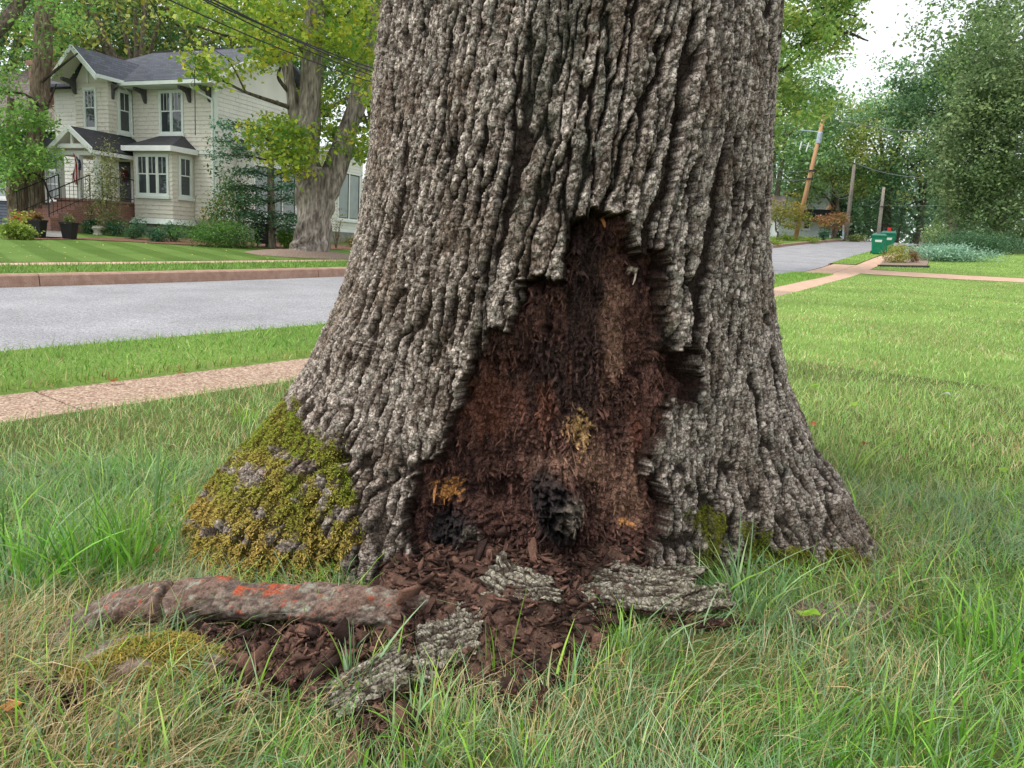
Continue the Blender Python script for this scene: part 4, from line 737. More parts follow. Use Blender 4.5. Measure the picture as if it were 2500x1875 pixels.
tuft(600, 1030, 26, 0.16, 0.009, 0.6, FRESH, 'short wide grass tuft by the pavement behind the mossy buttress', (0.1, 0.5), 0.08)
tuft(1530, 1590, 50, 0.16, 0.005, 0.7, FRESH + BLUE[:2], 'upright grass tuft growing through the thin bark strip', (0.05, 0.6), 0.06)
tuft(1830, 1490, 60, 0.26, 0.0075, 0.8, BLUE, 'blue green grass tuft in front of the right buttress', (0.2, 1.2), 0.09)
tuft(1800, 1400, 5, 0.27, 0.004, 0.5, BLUE, 'few thin tall blades against the right buttress', (0.02, 0.4), 0.05)
tuft(860, 1690, 26, 0.20, 0.008, 0.6, BLUE + FRESH[:1], 'broad blades growing beside the long pale bark slab', (0.2, 0.9), 0.05)
tuft(1210, 1650, 7, 0.26, 0.008, 0.4, FRESH, 'single broad blades standing before the brown wood slab', (0.02, 0.3), 0.04)
tuft(1040, 1830, 60, 0.19, 0.007, 0.8, FRESH + BLUE, 'spreading grass tuft near the brown flake', (0.3, 1.1), 0.09)
tuft(2420, 1620, 90, 0.24, 0.008, 0.8, TALL, 'thick bright grass tuft in the lawn beside the right buttress', (0.1, 0.8), 0.14)
tuft(2080, 1150, 12, 0.34, 0.007, 0.4, FRESH, 'long arching blades behind the right buttress', (0.5, 1.4), 0.06, az=1.2)
tuft(1950, 1830, 90, 0.17, 0.007, 0.8, TALL, 'wide bladed green tuft low in the front lawn', (0.1, 0.8), 0.16)
tuft(2330, 1880, 70, 0.17, 0.008, 0.8, TALL, 'wide bladed green tuft beside a fallen twig in the lawn', (0.1, 0.8), 0.14)
# mown lawn beyond the oak, on the right and left
def lawn_patch(n, x0, x1, y0, y1, h, wd, segs, cs, ps, cond, label, dens=None, tan=0.08):
    P = sample(n, x0, x1, y0, y1, dens); u, w_ = uw(P[:, 0], P[:, 1]); P = P[cond(P, u, w_)]; P[:, 2] = G(P[:, 0], P[:, 1]) - 0.004; n = len(P)
    c = pal(n, cs, ps); tn = rng.uniform(size=n) < tan + 0.22 * sstep(0.1, 0.5, vn(P[:, 0] * 0.9, P[:, 1] * 0.9, 631)); c = np.where(tn[:, None], pal(n, STRAW, [2, 2, 2, 1]), c)
    c = c * (1 + 0.18 * vn(P[:, 0] * 0.7, P[:, 1] * 0.7, 633))[:, None]
    v, f, cc = blades(P, rng.uniform(0.5, 1.15, n) * h, wd * rng.uniform(0.6, 1.3, n), rng.uniform(0, 6.28, n), rng.uniform(0.1, 1.1, n), rng.uniform(0, 0.5, n), c, segs)
    return v, f, cc
LAWN = [(142, 176, 90), (160, 192, 102), (122, 158, 82), (180, 202, 132)]
lp = [lawn_patch(44000, 0.9, 5.6, 3.0, 6.6, 0.085, 0.0048, 2, LAWN, [3, 3, 2, 2], lambda P, u, w_: (w_ < W_WALK0 - 0.03) & (P[:, 1] > 2.9), '', tan=0.14),
      lawn_patch(50000, 0.9, 10, 6.4, 13, 0.06, 0.007, 2, LAWN, [3, 3, 2, 2], lambda P, u, w_: w_ < W_WALK0 - 0.03, '', tan=0.08),
      lawn_patch(70000, 2.0, 26, 12.5, 33, 0.055, 0.016, 1, LAWN, [3, 3, 2, 2], lambda P, u, w_: (w_ < W_WALK0 - 0.04) & (u < 37.4), '', tan=0.05)]
a_ = join(lp); tag(mesh_np('grass', a_[0], a_[1], M['grass'], cols=a_[2]), 'mown lawn grass stretching away on the driveway side of the oak', 'grass', kind='stuff')
lp = [lawn_patch(44000, -4.2, 0.4, 2.4, 7.0, 0.075, 0.0052, 2, [(132, 166, 88), (152, 182, 104), (116, 148, 80), (170, 190, 128)], [3, 3, 2, 2], lambda P, u, w_: (w_ < W_WALK0 - 0.01) & (w_ > 2.2), '', tan=0.22)]
a_ = join(lp); tag(mesh_np('grass', a_[0], a_[1], M['grass'], cols=a_[2]), 'pale lawn grass between the oak and the pebbly pavement', 'grass', kind='stuff')
VG = [(112, 156, 60), (130, 172, 72), (96, 138, 54), (148, 184, 90)]
P = sample(150000, -8, 4, 3.2, 14); u, w_ = uw(P[:, 0], P[:, 1]); k = (w_ > W_WALK1 + 0.0) & (w_ < W_VERGE1 + 0.02) & (u < VE1); P = P[k]; P[:, 2] = G(P[:, 0], P[:, 1]) + 0.01; n = len(P); w_ = w_[k]
az_ = rng.uniform(0, 6.28, n); ed = w_ < W_WALK1 + 0.14; az_ = np.where(ed, math.atan2(-SN[0], -SN[1]) + rng.normal(0, 0.7, n), az_)
c = pal(n, VG, [3, 3, 2, 2]); c = np.where((rng.uniform(size=n) < np.where(ed, 0.28, 0.05))[:, None], pal(n, STRAW, [2, 2, 1, 2]), c)
a_ = blades(P, rng.uniform(0.05, 0.125, n), rng.uniform(0.005, 0.009, n), az_, rng.uniform(0.15, 1.1, n), rng.uniform(0, 0.55, n), c, 3)
tag(mesh_np('grass', a_[0], a_[1], M['grass'], cols=a_[2]), 'thick dark green verge grass between pavement and road', 'grass', kind='stuff')
P = sample(60000, 8, 36, 28, 70); u, w_ = uw(P[:, 0], P[:, 1]); k = (w_ > W_WALK1 + 0.3) & (w_ < W_VERGE1) & (u > VE2) & (u < 72); P = P[k]; P[:, 2] = G(P[:, 0], P[:, 1]) + 0.02; n = len(P)
a_ = blades(P, rng.uniform(0.06, 0.13, n), rng.uniform(0.02, 0.03, n), rng.uniform(0, 6.28, n), rng.uniform(0.1, 1.0, n), rng.uniform(0, 0.5, n), pal(n, VG, [3, 3, 2, 2]), 1)
tag(mesh_np('grass', a_[0], a_[1], M['grass'], cols=a_[2]), 'dark verge grass beside the green wheeled bins', 'grass', kind='stuff')
P = sample(90000, 2, 16, 12, 34); u, w_ = uw(P[:, 0], P[:, 1]); k = (w_ > W_WALK1) & (w_ < W_VERGE1) & (u < VE1); P = P[k]; P[:, 2] = G(P[:, 0], P[:, 1]) + 0.02; n = len(P)
a_ = blades(P, rng.uniform(0.05, 0.12, n), rng.uniform(0.012, 0.02, n), rng.uniform(0, 6.28, n), rng.uniform(0.1, 1.0, n), rng.uniform(0, 0.5, n), pal(n, VG, [3, 3, 2, 2]), 1)
tag(mesh_np('grass', a_[0], a_[1], M['grass'], cols=a_[2]), 'verge grass ending at the concrete driveway apron', 'grass', kind='stuff')
FV = [(118, 156, 64), (134, 170, 78), (100, 136, 58)]
P = sample(120000, -22, 4, 6, 26); u, w_ = uw(P[:, 0], P[:, 1]); k = (w_ > W_FK1 + 0.03) & (w_ < W_FV1); P = P[k]; P[:, 2] = G(P[:, 0], P[:, 1]) + 0.01; n = len(P)
a_ = blades(P, rng.uniform(0.05, 0.11, n), rng.uniform(0.012, 0.02, n), rng.uniform(0, 6.28, n), rng.uniform(0.1, 0.9, n), rng.uniform(0, 0.5, n), pal(n, FV, [3, 3, 2]), 1)
tag(mesh_np('grass', a_[0], a_[1], M['grass'], cols=a_[2]), 'short verge grass behind the far kerb', 'grass', kind='stuff')
# ------------------------------------------------------------------ leaves, trees, shrubs
def leaf_mesh(Cn, n, spread, size, cs, ps, seed, up=0.35, var=0.16, clump=0.22, narrow=0.55):
    rg = np.random.default_rng(seed); k = len(Cn); ci = rg.integers(0, k, n); P = Cn[ci] + rg.normal(size=(n, 3)) * np.asarray(spread)
    nr_ = rg.normal(size=(n, 3)); nr_[:, 2] = np.abs(nr_[:, 2]) + up; nr_ /= np.linalg.norm(nr_, axis=1, keepdims=True)
    d = rg.normal(size=(n, 3)); d[:, 2] -= 0.35; d -= nr_ * (d * nr_).sum(1, keepdims=True); d /= np.linalg.norm(d, axis=1, keepdims=True) + 1e-9; s_ = np.cross(nr_, d)
    L_ = size * rg.uniform(0.55, 1.35, (n, 1)); w_ = L_ * narrow * rg.uniform(0.7, 1.2, (n, 1)) * 0.5
    V_ = np.stack([P, P + d * L_ * 0.45 - s_ * w_ + nr_ * L_ * 0.08, P + d * L_, P + d * L_ * 0.45 + s_ * w_ + nr_ * L_ * 0.08], 1).reshape(-1, 3)
    F_ = (np.arange(n)[:, None] * 4 + np.array([[0, 1, 2, 3]]))
    cs = np.array([lin(c) for c in cs]); cl = rg.uniform(1 - clump, 1 + clump, k)[ci][:, None]
    hue = rg.choice(len(cs), k, p=np.array(ps) / sum(ps)); own = rg.choice(len(cs), n, p=np.array(ps) / sum(ps)); mix = np.where(rg.uniform(size=n) < 0.6, hue[ci], own)
    c = cs[mix] * cl * (1 + rg.normal(0, var, (n, 1))); c = np.clip(c, 0.004, 0.8)
    return V_, F_, np.repeat(c, 4, 0)
def crown_obj(parent, Cn, n, spread, size, cs, ps, seed, **kw):
    V_, F_, c = leaf_mesh(np.asarray(Cn), n, spread, size, cs, ps, seed, **kw); b = np.array(parent.location)
    return mesh_np(kw.get('nm', 'crown') if False else 'crown', V_ - b, F_, M['leaf'], parent, cols=c)
BARKC = [(96, 86, 78), (128, 116, 104)]
def limb_mesh(parent, name, pts, radii, cs=BARKC, seed=0, n=None, m=10, wob=0.18):
    n = n or max(6, len(pts) * 5); P = spline(pts, n); R_ = np.interp(np.linspace(0, 1, n), np.linspace(0, 1, len(radii)), radii); V_, F_ = tube_np(P, R_, m, wob, seed)
    t = np.clip(0.5 + 0.8 * fbm(V_[:, 2] * 2 + seed, V_[:, 0] * 9 + V_[:, 1] * 9, seed, 3), 0, 1)[:, None]; c = lin(cs[0]) * (1 - t) + lin(cs[1]) * t
    return mesh_np(name, V_ - np.array(parent.location), F_, M['bark2'], parent, cols=c, smooth=True)
def ell(cen, rad_, n, seed, shell=0.55, zmin=-0.75):
    rg = np.random.default_rng(seed); v = rg.normal(size=(n * 3, 3)); v /= np.linalg.norm(v, axis=1, keepdims=True); v = v[v[:, 2] > zmin][:n]
    r = rg.uniform(shell, 1.0, (len(v), 1)) ** 0.7; return np.asarray(cen) + v * r * np.asarray(rad_) * (1 + 0.18 * rg.normal(size=(len(v), 1)))
def tree(name, label, px, py, d, cpx, cpy, rx, rz, ncl, nleaf, size, cs, ps, seed, nlimb=7, tr=0.28, spread=None, cat='tree', group=None, base=None, bark=BARKC, extra=None, shell=0.5, narrow=0.6):
    b = at(px, py, d) if base is None else base; b = np.array([b[0], b[1], min(b[2], float(G(b[0], b[1])))]); c = at(cpx, cpy, d + 0.5)
    o = empty(name, b); rg = np.random.default_rng(seed); Cn = ell(c, (rx, rx * 0.85, rz), ncl, seed, shell)
    if extra is not None: Cn = np.vstack([Cn, extra])
    fork = b + (c - b) * 0.45 + np.array([rg.normal(0, 0.2), rg.normal(0, 0.2), 0])
    limb_mesh(o, 'trunk', [b + np.array([0, 0, -0.2]), b + (fork - b) * 0.5 + rg.normal(0, 0.12, 3), fork, c + np.array([rg.normal(0, rx * 0.1), 0, rz * 0.3])], [tr * 1.35, tr, tr * 0.85, tr * 0.25], bark, seed, n=18, m=12)
    for k in range(nlimb):
        tgt = Cn[rg.integers(0, len(Cn))]; st_ = b + (c - b) * rg.uniform(0.4, 0.85); mid = (st_ + tgt) / 2 + np.array([0, 0, 0.12 * rx]) + rg.normal(0, 0.06 * rx, 3)
        limb_mesh(o, 'branch', [st_, mid, tgt], [tr * 0.45, tr * 0.28, tr * 0.06], bark, seed + k, n=9, m=6)
    crown_obj(o, Cn, nleaf, spread or (rx * 0.16, rx * 0.16, rz * 0.11), size, cs, ps, seed + 50, narrow=narrow)
    return tag(o, label, cat, group)
def shrub(name, label, px, pyb, wpx, hpx, n, size, cs, ps, seed, d=None, cat='shrub', depth=0.8, ncl=26, group=None, narrow=0.55, flat=1.0, stems=4):
    p = hit(px, pyb) if d is None else at(px, pyb, d); d_ = math.hypot(p[0], p[1]); k = d_ / 1875.0 * 1.0; rx = wpx * k / 2; rz = hpx * k
    p = np.array([p[0], p[1], min(p[2], float(G(p[0], p[1])) + 0.02)]); o = empty(name, p); c = p + np.array([0, rx * depth * 0.6, rz * 0.5]); rg = np.random.default_rng(seed)
    Cn = ell(c, (rx * 0.85, rx * depth * 0.85, rz * 0.48), ncl, seed, 0.3, -0.95)
    V_, F_, cc = leaf_mesh(Cn, n, (rx * 0.17, rx * 0.17, rz * 0.12 * flat), size, cs, ps, seed, narrow=narrow)
    mesh_np('foliage', V_ - p, F_, M['leaf'], o, cols=cc)
    for i in range(stems):
        tgt = Cn[rg.integers(0, len(Cn))]; limb_mesh(o, 'stem', [p + np.array([0, rx * depth * 0.5, -0.03]), (p + tgt) / 2 + rg.normal(0, 0.05 * rx, 3) + np.array([0, rx * depth * 0.3, 0]), tgt], [0.018, 0.013, 0.005], seed=seed + i, n=6, m=5)
    return tag(o, label, cat, group)
def poly_pts(poly, n, seed, d0, d1):          # clump centres spread through a slab of space
    rg = np.random.default_rng(seed); poly = np.array(poly, float); out = []; lo = poly.min(0); hi = poly.max(0)
    while len(out) < n:
        q = rg.uniform(lo, hi, (n, 2)); k = sdist(q[:, 0], q[:, 1], poly) > 0; out += q[k].tolist()
    return np.array([at(a, b_, rg.uniform(d0, d1)) for a, b_ in out[:n]])

# ------------------------------------------------------------------ cream shingled house across the street
HR = math.radians(-21.8); HO = at(528, 555, 34.0)
house = empty('shingled_house', HO, HR); tag(house, 'two storey cream shingled house with grey hip roof and bay window', 'house')
_sh = MB(); _sh.add([(0, 0, 0), (1, 0, 0), (1, -1, 0), (0, -1, 0), (0, 0, 1), (1, 0, 1), (1, -0.25, 1), (0, -0.25, 1)], [(0, 1, 2, 3), (4, 7, 6, 5), (3, 2, 6, 7), (0, 3, 7, 4), (1, 5, 6, 2), (0, 4, 5, 1)])
_sh_o = _sh.build('shingle', M['siding']); _sh_me = _sh_o.data; bpy.data.objects.remove(_sh_o)
n_sh = 0
def courses(parent, axis, fixed, a0, a1, z0, z1, holes, mat, joined=None, h=0.165, wmin=0.28, wmax=0.55, name='shingle', me=None):
    """rows of shingles on a wall: axis 'x' faces -y, axis 'y' faces +x, '-y' faces -x"""
    global n_sh
    z = z0; row = 0
    while z < z1 - 0.03:
        hh = min(h, z1 - z); segs = [(a0, a1)]
        for (h0, h1, g0, g1) in holes:
            if z + hh > g0 and z < g1:
                ns = []
                for s0, s1 in segs:
                    if h0 > s0: ns.append((s0, min(s1, h0)))
                    if h1 < s1: ns.append((max(s0, h1), s1))
                segs = [q for q in ns if q[1] - q[0] > 0.03]
        for s0, s1 in segs:
            p = s0 - random.uniform(0, 0.2)
            while p < s1 - 0.005:
                q = min(p + random.uniform(wmin, wmax), s1); p0 = max(p, s0)
                if q - p0 > 0.01:
                    t = random.uniform(0.018, 0.026); L_ = q - p0 - 0.005
                    if joined is not None:
                        b0 = [(0, 0), (1, 0), (1, -1), (0, -1)]
                        vs_ = [(p0 + 0.0025 + L_ * v.co.x, v.co.y * t, z + 0.002 + (hh - 0.004) * v.co.z) for v in _sh_me.vertices]
                        vs_ = [(x, fixed + y, zz) for x, y, zz in vs_] if axis == 'x' else [(fixed - y, x, zz) for x, y, zz in vs_]
                        joined.add(vs_, [tuple(pl.vertices) for pl in _sh_me.polygons])
                    else:
                        so_ = bpy.data.objects.new(name, me or _sh_me); link(so_, parent); so_.scale = (L_, t, hh - 0.004); n_sh += 1
                        if axis == 'x': so_.location = (p0 + 0.0025, fixed, z + 0.002)
                        else: so_.location = (fixed, p0 + 0.0025, z + 0.002); so_.rotation_euler.z = math.pi / 2
                p = q
        z += hh; row += 1
def window(parent, axis, fixed, a0, a1, z0, z1, cols_=2, frame=0.09, mat='trim', sash=True, pane='glass', muntin_top=2, proud=0.05, sill=True, dark=None):
    """double-hung window: casing, then per light an upper and a lower pane with bars"""
    def B_(mb, u0, u1, d0, d1, g0, g1):
        if axis == 'x': mb.box(u0, u1, fixed - d1, fixed - d0, g0, g1)
        else: mb.box(fixed + d0, fixed + d1, u0, u1, g0, g1)
    wn = MB(); B_(wn, a0, a0 + frame, 0, proud, z0, z1); B_(wn, a1 - frame, a1, 0, proud, z0, z1); B_(wn, a0 + frame, a1 - frame, 0, proud + 0.003, z1 - frame, z1); B_(wn, a0 + frame, a1 - frame, 0, proud + 0.003, z0, z0 + frame * 0.7)
    wo_ = wn.build('window', M[mat], parent); wl = (a1 - a0 - 2 * frame) / cols_
    for i in range(cols_):
        u0 = a0 + frame + i * wl; u1 = u0 + wl
        if i: mb = MB(); B_(mb, u0 - frame * 0.45, u0 + frame * 0.45, 0, proud - 0.004, z0 + frame * 0.7, z1 - frame); mb.build('mullion', M[mat], wo_); u0 += frame * 0.45
        if i < cols_ - 1: u1 -= frame * 0.45
        zb, zt = z0 + frame * 0.7, z1 - frame; zm = zb + (zt - zb) * 0.55 if sash else zt
        mb = MB(); B_(mb, u0, u1, 0.004, 0.012, zb, zm); mb.build('pane', M[pane], wo_)
        s_ = MB(); B_(s_, u0, u0 + 0.035, 0.012, 0.03, zb, zm); B_(s_, u1 - 0.035, u1, 0.012, 0.03, zb, zm); B_(s_, u0 + 0.035, u1 - 0.035, 0.012, 0.03, zb, zb + 0.04); B_(s_, u0 + 0.035, u1 - 0.035, 0.012, 0.034, zm - 0.045, zm); s_.build('sash', M[dark or mat], wo_)
        if sash:
            mb = MB(); B_(mb, u0, u1, 0.016, 0.024, zm, zt); mb.build('pane', M[pane], wo_)
            s_ = MB(); B_(s_, u0, u0 + 0.03, 0.024, 0.04, zm, zt); B_(s_, u1 - 0.03, u1, 0.024, 0.04, zm, zt); B_(s_, u0 + 0.03, u1 - 0.03, 0.024, 0.04, zt - 0.03, zt)
            for j in range(1, muntin_top + 1):
                m_ = u0 + (u1 - u0) * j / (muntin_top + 1); B_(s_, m_ - 0.011, m_ + 0.011, 0.024, 0.036, zm, zt - 0.03)
            s_.build('sash', M[mat], wo_)
    if sill: mb = MB(); B_(mb, a0 - 0.06, a1 + 0.06, 0, proud + 0.05, z0 - 0.11, z0 - 0.003); mb.build('sill', M[mat], wo_)
    return wo_
# walls (bodies behind the shingles)
mb = MB(); mb.box(-9, 0, 0, 6.6, -0.6, 5.55); mb.build('wall', M['siding'], house)
mb = MB(); mb.box(-6.27, -4.43, -1.15, -0.01, 3.12, 5.5); mb.build('bump_out', M['siding'], house)
mb = MB(); mb.box(-3.16, -1.12, -1.13, -0.01, 0.22, 2.95); mb.build('bay', M['siding'], house)
mb = MB(); mb.box(-3.06, -1.2, -1.06, -0.012, -1.0, 0.2); mb.box(-9, 0.012, -0.02, 0.05, -1.0, 0.25); mb.build('foundation', M['concrete_grey'], house)
mb = MB(); mb.hexa([(-3.3, -1.3, 0.0), (-1.0, -1.3, 0.0), (-1.0, -0.013, 0.0), (-3.3, -0.013, 0.0)], [(-3.18, -1.16, 0.22), (-1.1, -1.16, 0.22), (-1.1, -0.013, 0.22), (-3.18, -0.013, 0.22)]); mb.build('bay_skirt', M['trim'], house)
WD = (-2.91, -1.61, 3.64, 5.36); WB = (-5.78, -5.05, 3.66, 5.3)
courses(house, 'x', 0.0, -4.42, -0.14, 3.02, 5.4, [WD, (-2.9, -1.66, 2.9, 3.6)], M['siding'])
courses(house, 'x', -1.15, -6.27, -4.43, 3.12, 5.3, [WB], M['siding'])
courses(house, 'y', -4.43, -1.15, -0.01, 3.12, 5.4, [(-0.74, -0.04, 3.5, 5.35)], M['siding'])
courses(house, 'x', -1.13, -3.16, -1.12, 0.24, 1.0, [], M['siding']); courses(house, 'x', -1.13, -3.16, -1.12, 1.0, 2.9, [(-3.02, -1.27, 1.0, 2.75)], M['siding'], h=0.17)
courses(house, 'y', -1.12, -1.13, -0.01, 0.24, 2.9, [(-0.86, -0.12, 1.0, 2.75)], M['siding'])
courses(house, 'x', 0.0, -1.1, -0.14, 0.3, 2.86, [], M['siding'])
J = MB(); courses(house, 'y', 0.0, 0.14, 6.5, 0.3, 5.5, [], M['siding_w'], joined=J); courses(house, 'x', 0.0, -8.9, -6.3, 0.3, 5.4, [], M['siding'], joined=J)
o = J.build('shingle', M['siding_w'], house); o['kind'] = 'stuff'
mb = MB(); mb.box(-0.13, 0.03, -0.045, -0.001, 0.25, 5.5); mb.box(0.001, 0.035, -0.02, 0.13, 0.25, 5.5); mb.build('corner_board', M['trim'], house)
mb = MB(); mb.box(-4.42, 0.0, -0.05, -0.001, 2.86, 3.0); mb.build('belt_board', M['trim'], house)
# roofs
RZ = 7.75; RY = 3.2
mb = MB(); mb.slab([(-9.6, -0.65, 5.62), (0.55, -0.65, 5.62), (0.55, RY, RZ), (-6.5, RY, RZ)], 0.12); rf = mb.build('roof', M['roof'], house)
mb = MB(); mb.slab([(-6.5, RY, RZ), (0.55, RY, RZ), (0.55, 7.1, 5.62), (-9.6, 7.1, 5.62)], 0.12); mb.slab([(-9.6, -0.65, 5.62), (-6.5, RY, RZ), (-9.6, 7.1, 5.62)], 0.12); mb.build('roof_slope', M['roof'], rf)
mb = MB(); mb.box(-6.5, 0.55, RY - 0.08, RY + 0.08, RZ - 0.05, RZ + 0.04); mb.build('ridge_cap', M['roof_dark'], rf)
mb = MB(); mb.prism([(0.0, -0.01, 5.5), (0.0, 6.4, 5.5), (0.0, RY, RZ - 0.15)], (-0.1, 0, 0)); mb.build('gable_wall', M['siding_w'], house)
mb = MB(); mb.hexa([(0.55, -0.68, 5.40), (0.60, -0.68, 5.40), (0.60, RY, RZ - 0.2), (0.55, RY, RZ - 0.2)], [(0.55, -0.68, 5.66), (0.60, -0.68, 5.66), (0.60, RY, RZ + 0.06), (0.55, RY, RZ + 0.06)]); mb.build('rake_board', M['white'], rf)
mb = MB(); mb.box(-4.3, 0.58, -0.80, -0.655, 5.42, 5.56); mb.build('gutter', M['trim'], rf)
mb = MB(); mb.box(-4.3, 0.54, -0.64, -0.001, 5.40, 5.44); mb.build('soffit', M['trim'], rf)
# front gable over the bump-out
ax_, az_, ez = -5.5, 6.78, 5.62
for sgn, ex in ((-1, -6.75), (1, -4.2)):
    mb = MB(); mb.slab([(ax_, -1.85, az_), (ex, -1.85, ez - 0.0), (ex, 0.4, ez), (ax_, 2.6, az_)] if sgn < 0 else [(ex, -1.85, ez), (ax_, -1.85, az_), (ax_, 2.2, az_), (ex, 0.1, ez)], 0.09); mb.build('gable_roof', M['roof'], rf)
    mb = MB(); mb.hexa([(ax_, -1.90, az_ - 0.2), (ex, -1.90, ez - 0.2), (ex, -1.85, ez - 0.2), (ax_, -1.85, az_ - 0.2)], [(ax_, -1.90, az_ + 0.03), (ex, -1.90, ez + 0.03), (ex, -1.85, ez + 0.03), (ax_, -1.85, az_ + 0.03)]); mb.build('rake_board', M['trim'], rf)
    mb = MB(); mb.hexa([(ax_, -1.84, az_ - 0.15), (ex, -1.84, ez - 0.15), (ex, -1.16, ez - 0.15), (ax_, -1.16, az_ - 0.15)], [(ax_, -1.84, az_ - 0.11), (ex, -1.84, ez - 0.11), (ex, -1.16, ez - 0.11), (ax_, -1.16, az_ - 0.11)]); mb.build('soffit', M['siding_w'], rf)
mb = MB(); mb.prism([(-6.27, -1.15, 5.48), (-4.43, -1.15, 5.48), (-5.5, -1.15, 6.6)], (0, 0.1, 0)); mb.build('gable_wall', M['siding'], house)
mb = MB(); mb.box(-4.22, -4.1, -1.85, -0.1, 5.5, 5.64); mb.build('gutter', M['trim'], rf)
ov = MB(); ov.tube([(-5.1, -1.15, 5.86), (-5.1, -1.2, 5.86)], [0.19, 0.19], 20); ovo = ov.build('vent_window', M['trim'], house); ov = MB(); ov.tube([(-5.1, -1.15, 5.86), (-5.1, -1.212, 5.86)], [0.14, 0.14], 20); ov.build('pane', M['glass_pale'], ovo)
mb = MB(); mb.box(-5.54, -5.46, -1.2, -1.152, 5.45, 6.3); mb.build('gable_post', M['trim'], house)
def bracket(x, y, z, dx, dy):
    mb = MB(); t = 0.06
    if dy: mb.prism([(x - t, y, z), (x - t, y + dy, z), (x - t, y + dy, z - 0.10), (x - t, y + dy * 0.35, z - 0.2), (x - t, y + dy * 0.12, z - 0.5), (x - t, y, z - 0.55)], (2 * t, 0, 0))
    else: mb.prism([(x, y - t, z), (x + dx, y - t, z), (x + dx, y - t, z - 0.10), (x + dx * 0.35, y - t, z - 0.2), (x + dx * 0.12, y - t, z - 0.5), (x, y - t, z - 0.55)], (0, 2 * t, 0))
    mb.build('bracket', M['grey_bracket'], house)
for bx in (-3.62, -1.25, -0.22): bracket(bx, -0.03, 5.4, 0, -0.58)
bracket(-6.2, -1.18, 5.6, 0, -0.62); bracket(-4.40, -0.95, 5.42, 0.28, 0)
window(house, 'x', 0.0, *WD, cols_=2, muntin_top=2); window(house, 'x', -1.15, *WB, cols_=1, muntin_top=2); window(house, 'y', -4.43, -0.72, -0.05, 3.62, 5.32, cols_=1, muntin_top=1)
window(house, 'x', -1.13, -3.0, -1.29, 1.1, 2.72, cols_=3, muntin_top=1); window(house, 'y', -1.12, -0.84, -0.14, 1.1, 2.72, cols_=1, muntin_top=1)
# bay roof
mb = MB(); mb.add([(-3.42, -1.42, 2.98), (-0.88, -1.42, 2.98), (-0.88, -0.06, 2.98), (-3.42, -0.06, 2.98), (-2.83, -0.06, 3.58), (-1.62, -0.06, 3.58)], [(0, 1, 5, 4), (1, 2, 5), (3, 0, 4), (0, 3, 2, 1), (2, 3, 4, 5)]); br_ = mb.build('bay_roof', M['roof_dark'], house)
mb = MB(); mb.box(-3.45, -0.85, -1.47, -1.42, 2.80, 3.0); mb.box(-0.88, -0.83, -1.42, -0.06, 2.80, 3.0); mb.box(-3.47, -3.42, -1.42, -0.06, 2.80, 3.0); mb.build('fascia', M['white'], br_)
mb = MB(); mb.box(-3.4, -0.9, -1.41, -0.06, 2.86, 2.90); mb.build('soffit', M['trim'], br_)
dsp = MB(); dsp.tube([(-0.62, -0.72, 5.45), (-0.6, -0.6, 5.3), (-0.1, -0.09, 4.95), (-0.06, -0.09, 4.8), (-0.06, -0.09, 0.2)], [0.04] * 5, 8); dsp.build('downspout', M['trim'], house)
dsp = MB(); dsp.tube([(-4.33, -0.5, 5.45), (-4.36, -0.1, 5.2), (-4.36, -0.06, 3.1)], [0.035] * 3, 8); dsp.build('downspout', M['trim'], house)
# porch
mb = MB(); mb.box(-5.55, -3.3, -2.75, -0.01, -0.8, 0.72); po = mb.build('porch', M['brick'], house)
mb = MB(); mb.box(-5.6, -3.25, -2.82, -0.012, 0.72, 0.80); mb.build('porch_floor', M['brick'], po)
for k in range(5): mb = MB(); mb.box(-5.35, -3.6, -2.83 - 0.34 * (k + 1), -2.83 - 0.34 * k + 0.02, -0.9, 0.64 - 0.16 * k); mb.build('step', M['brick'], po)
pa_x, pa_z, pe_z = -4.42, 3.52, 2.68
for ex in (-5.62, -3.22):
    mb = MB(); mb.slab([(pa_x, -2.95, pa_z), (ex, -2.95, pe_z), (ex, -0.03, pe_z), (pa_x, -0.03, pa_z)], 0.08); mb.build('porch_roof', M['roof_dark'], house)
    mb = MB(); mb.hexa([(pa_x, -3.0, pa_z - 0.2), (ex, -3.0, pe_z - 0.2), (ex, -2.95, pe_z - 0.2), (pa_x, -2.95, pa_z - 0.2)], [(pa_x, -3.0, pa_z + 0.03), (ex, -3.0, pe_z + 0.03), (ex, -2.95, pe_z + 0.03), (pa_x, -2.95, pa_z + 0.03)]); mb.build('rake_board', M['white'], house)
    mb = MB(); mb.box(min(ex, ex * 0.999) - 0.04, ex + 0.04, -2.94, -0.04, 2.48, 2.62); mb.build('porch_beam', M['white'], house)
for ex in (-5.6, -3.24): mb = MB(); mb.hexa([(pa_x, -2.94, pa_z - 0.13), (ex, -2.94, pe_z - 0.13), (ex, -0.04, pe_z - 0.13), (pa_x, -0.04, pa_z - 0.13)], [(pa_x, -2.94, pa_z - 0.09), (ex, -2.94, pe_z - 0.09), (ex, -0.04, pe_z - 0.09), (pa_x, -0.04, pa_z - 0.09)]); mb.build('porch_soffit', M['white'], house)
mb = MB(); mb.box(-5.2, -3.64, -2.9, -2.8, 2.70, 2.86); mb.box(-4.47, -4.37, -2.88, -2.82, 2.86, 3.35); mb.build('porch_truss', M['white'], house)
mb = MB(); mb.box(-5.5, -3.34, -2.72, -2.62, 2.46, 2.62); mb.build('porch_beam', M['white'], house)
for (cx_, cy_) in ((-5.42, -2.6), (-4.3, -2.66), (-3.42, -2.6), (-3.42, -0.25)): mb = MB(); mb.box(cx_ - 0.09, cx_ + 0.09, cy_ - 0.09, cy_ + 0.09, 0.80, 2.46); mb.build('porch_column', M['white'], house)
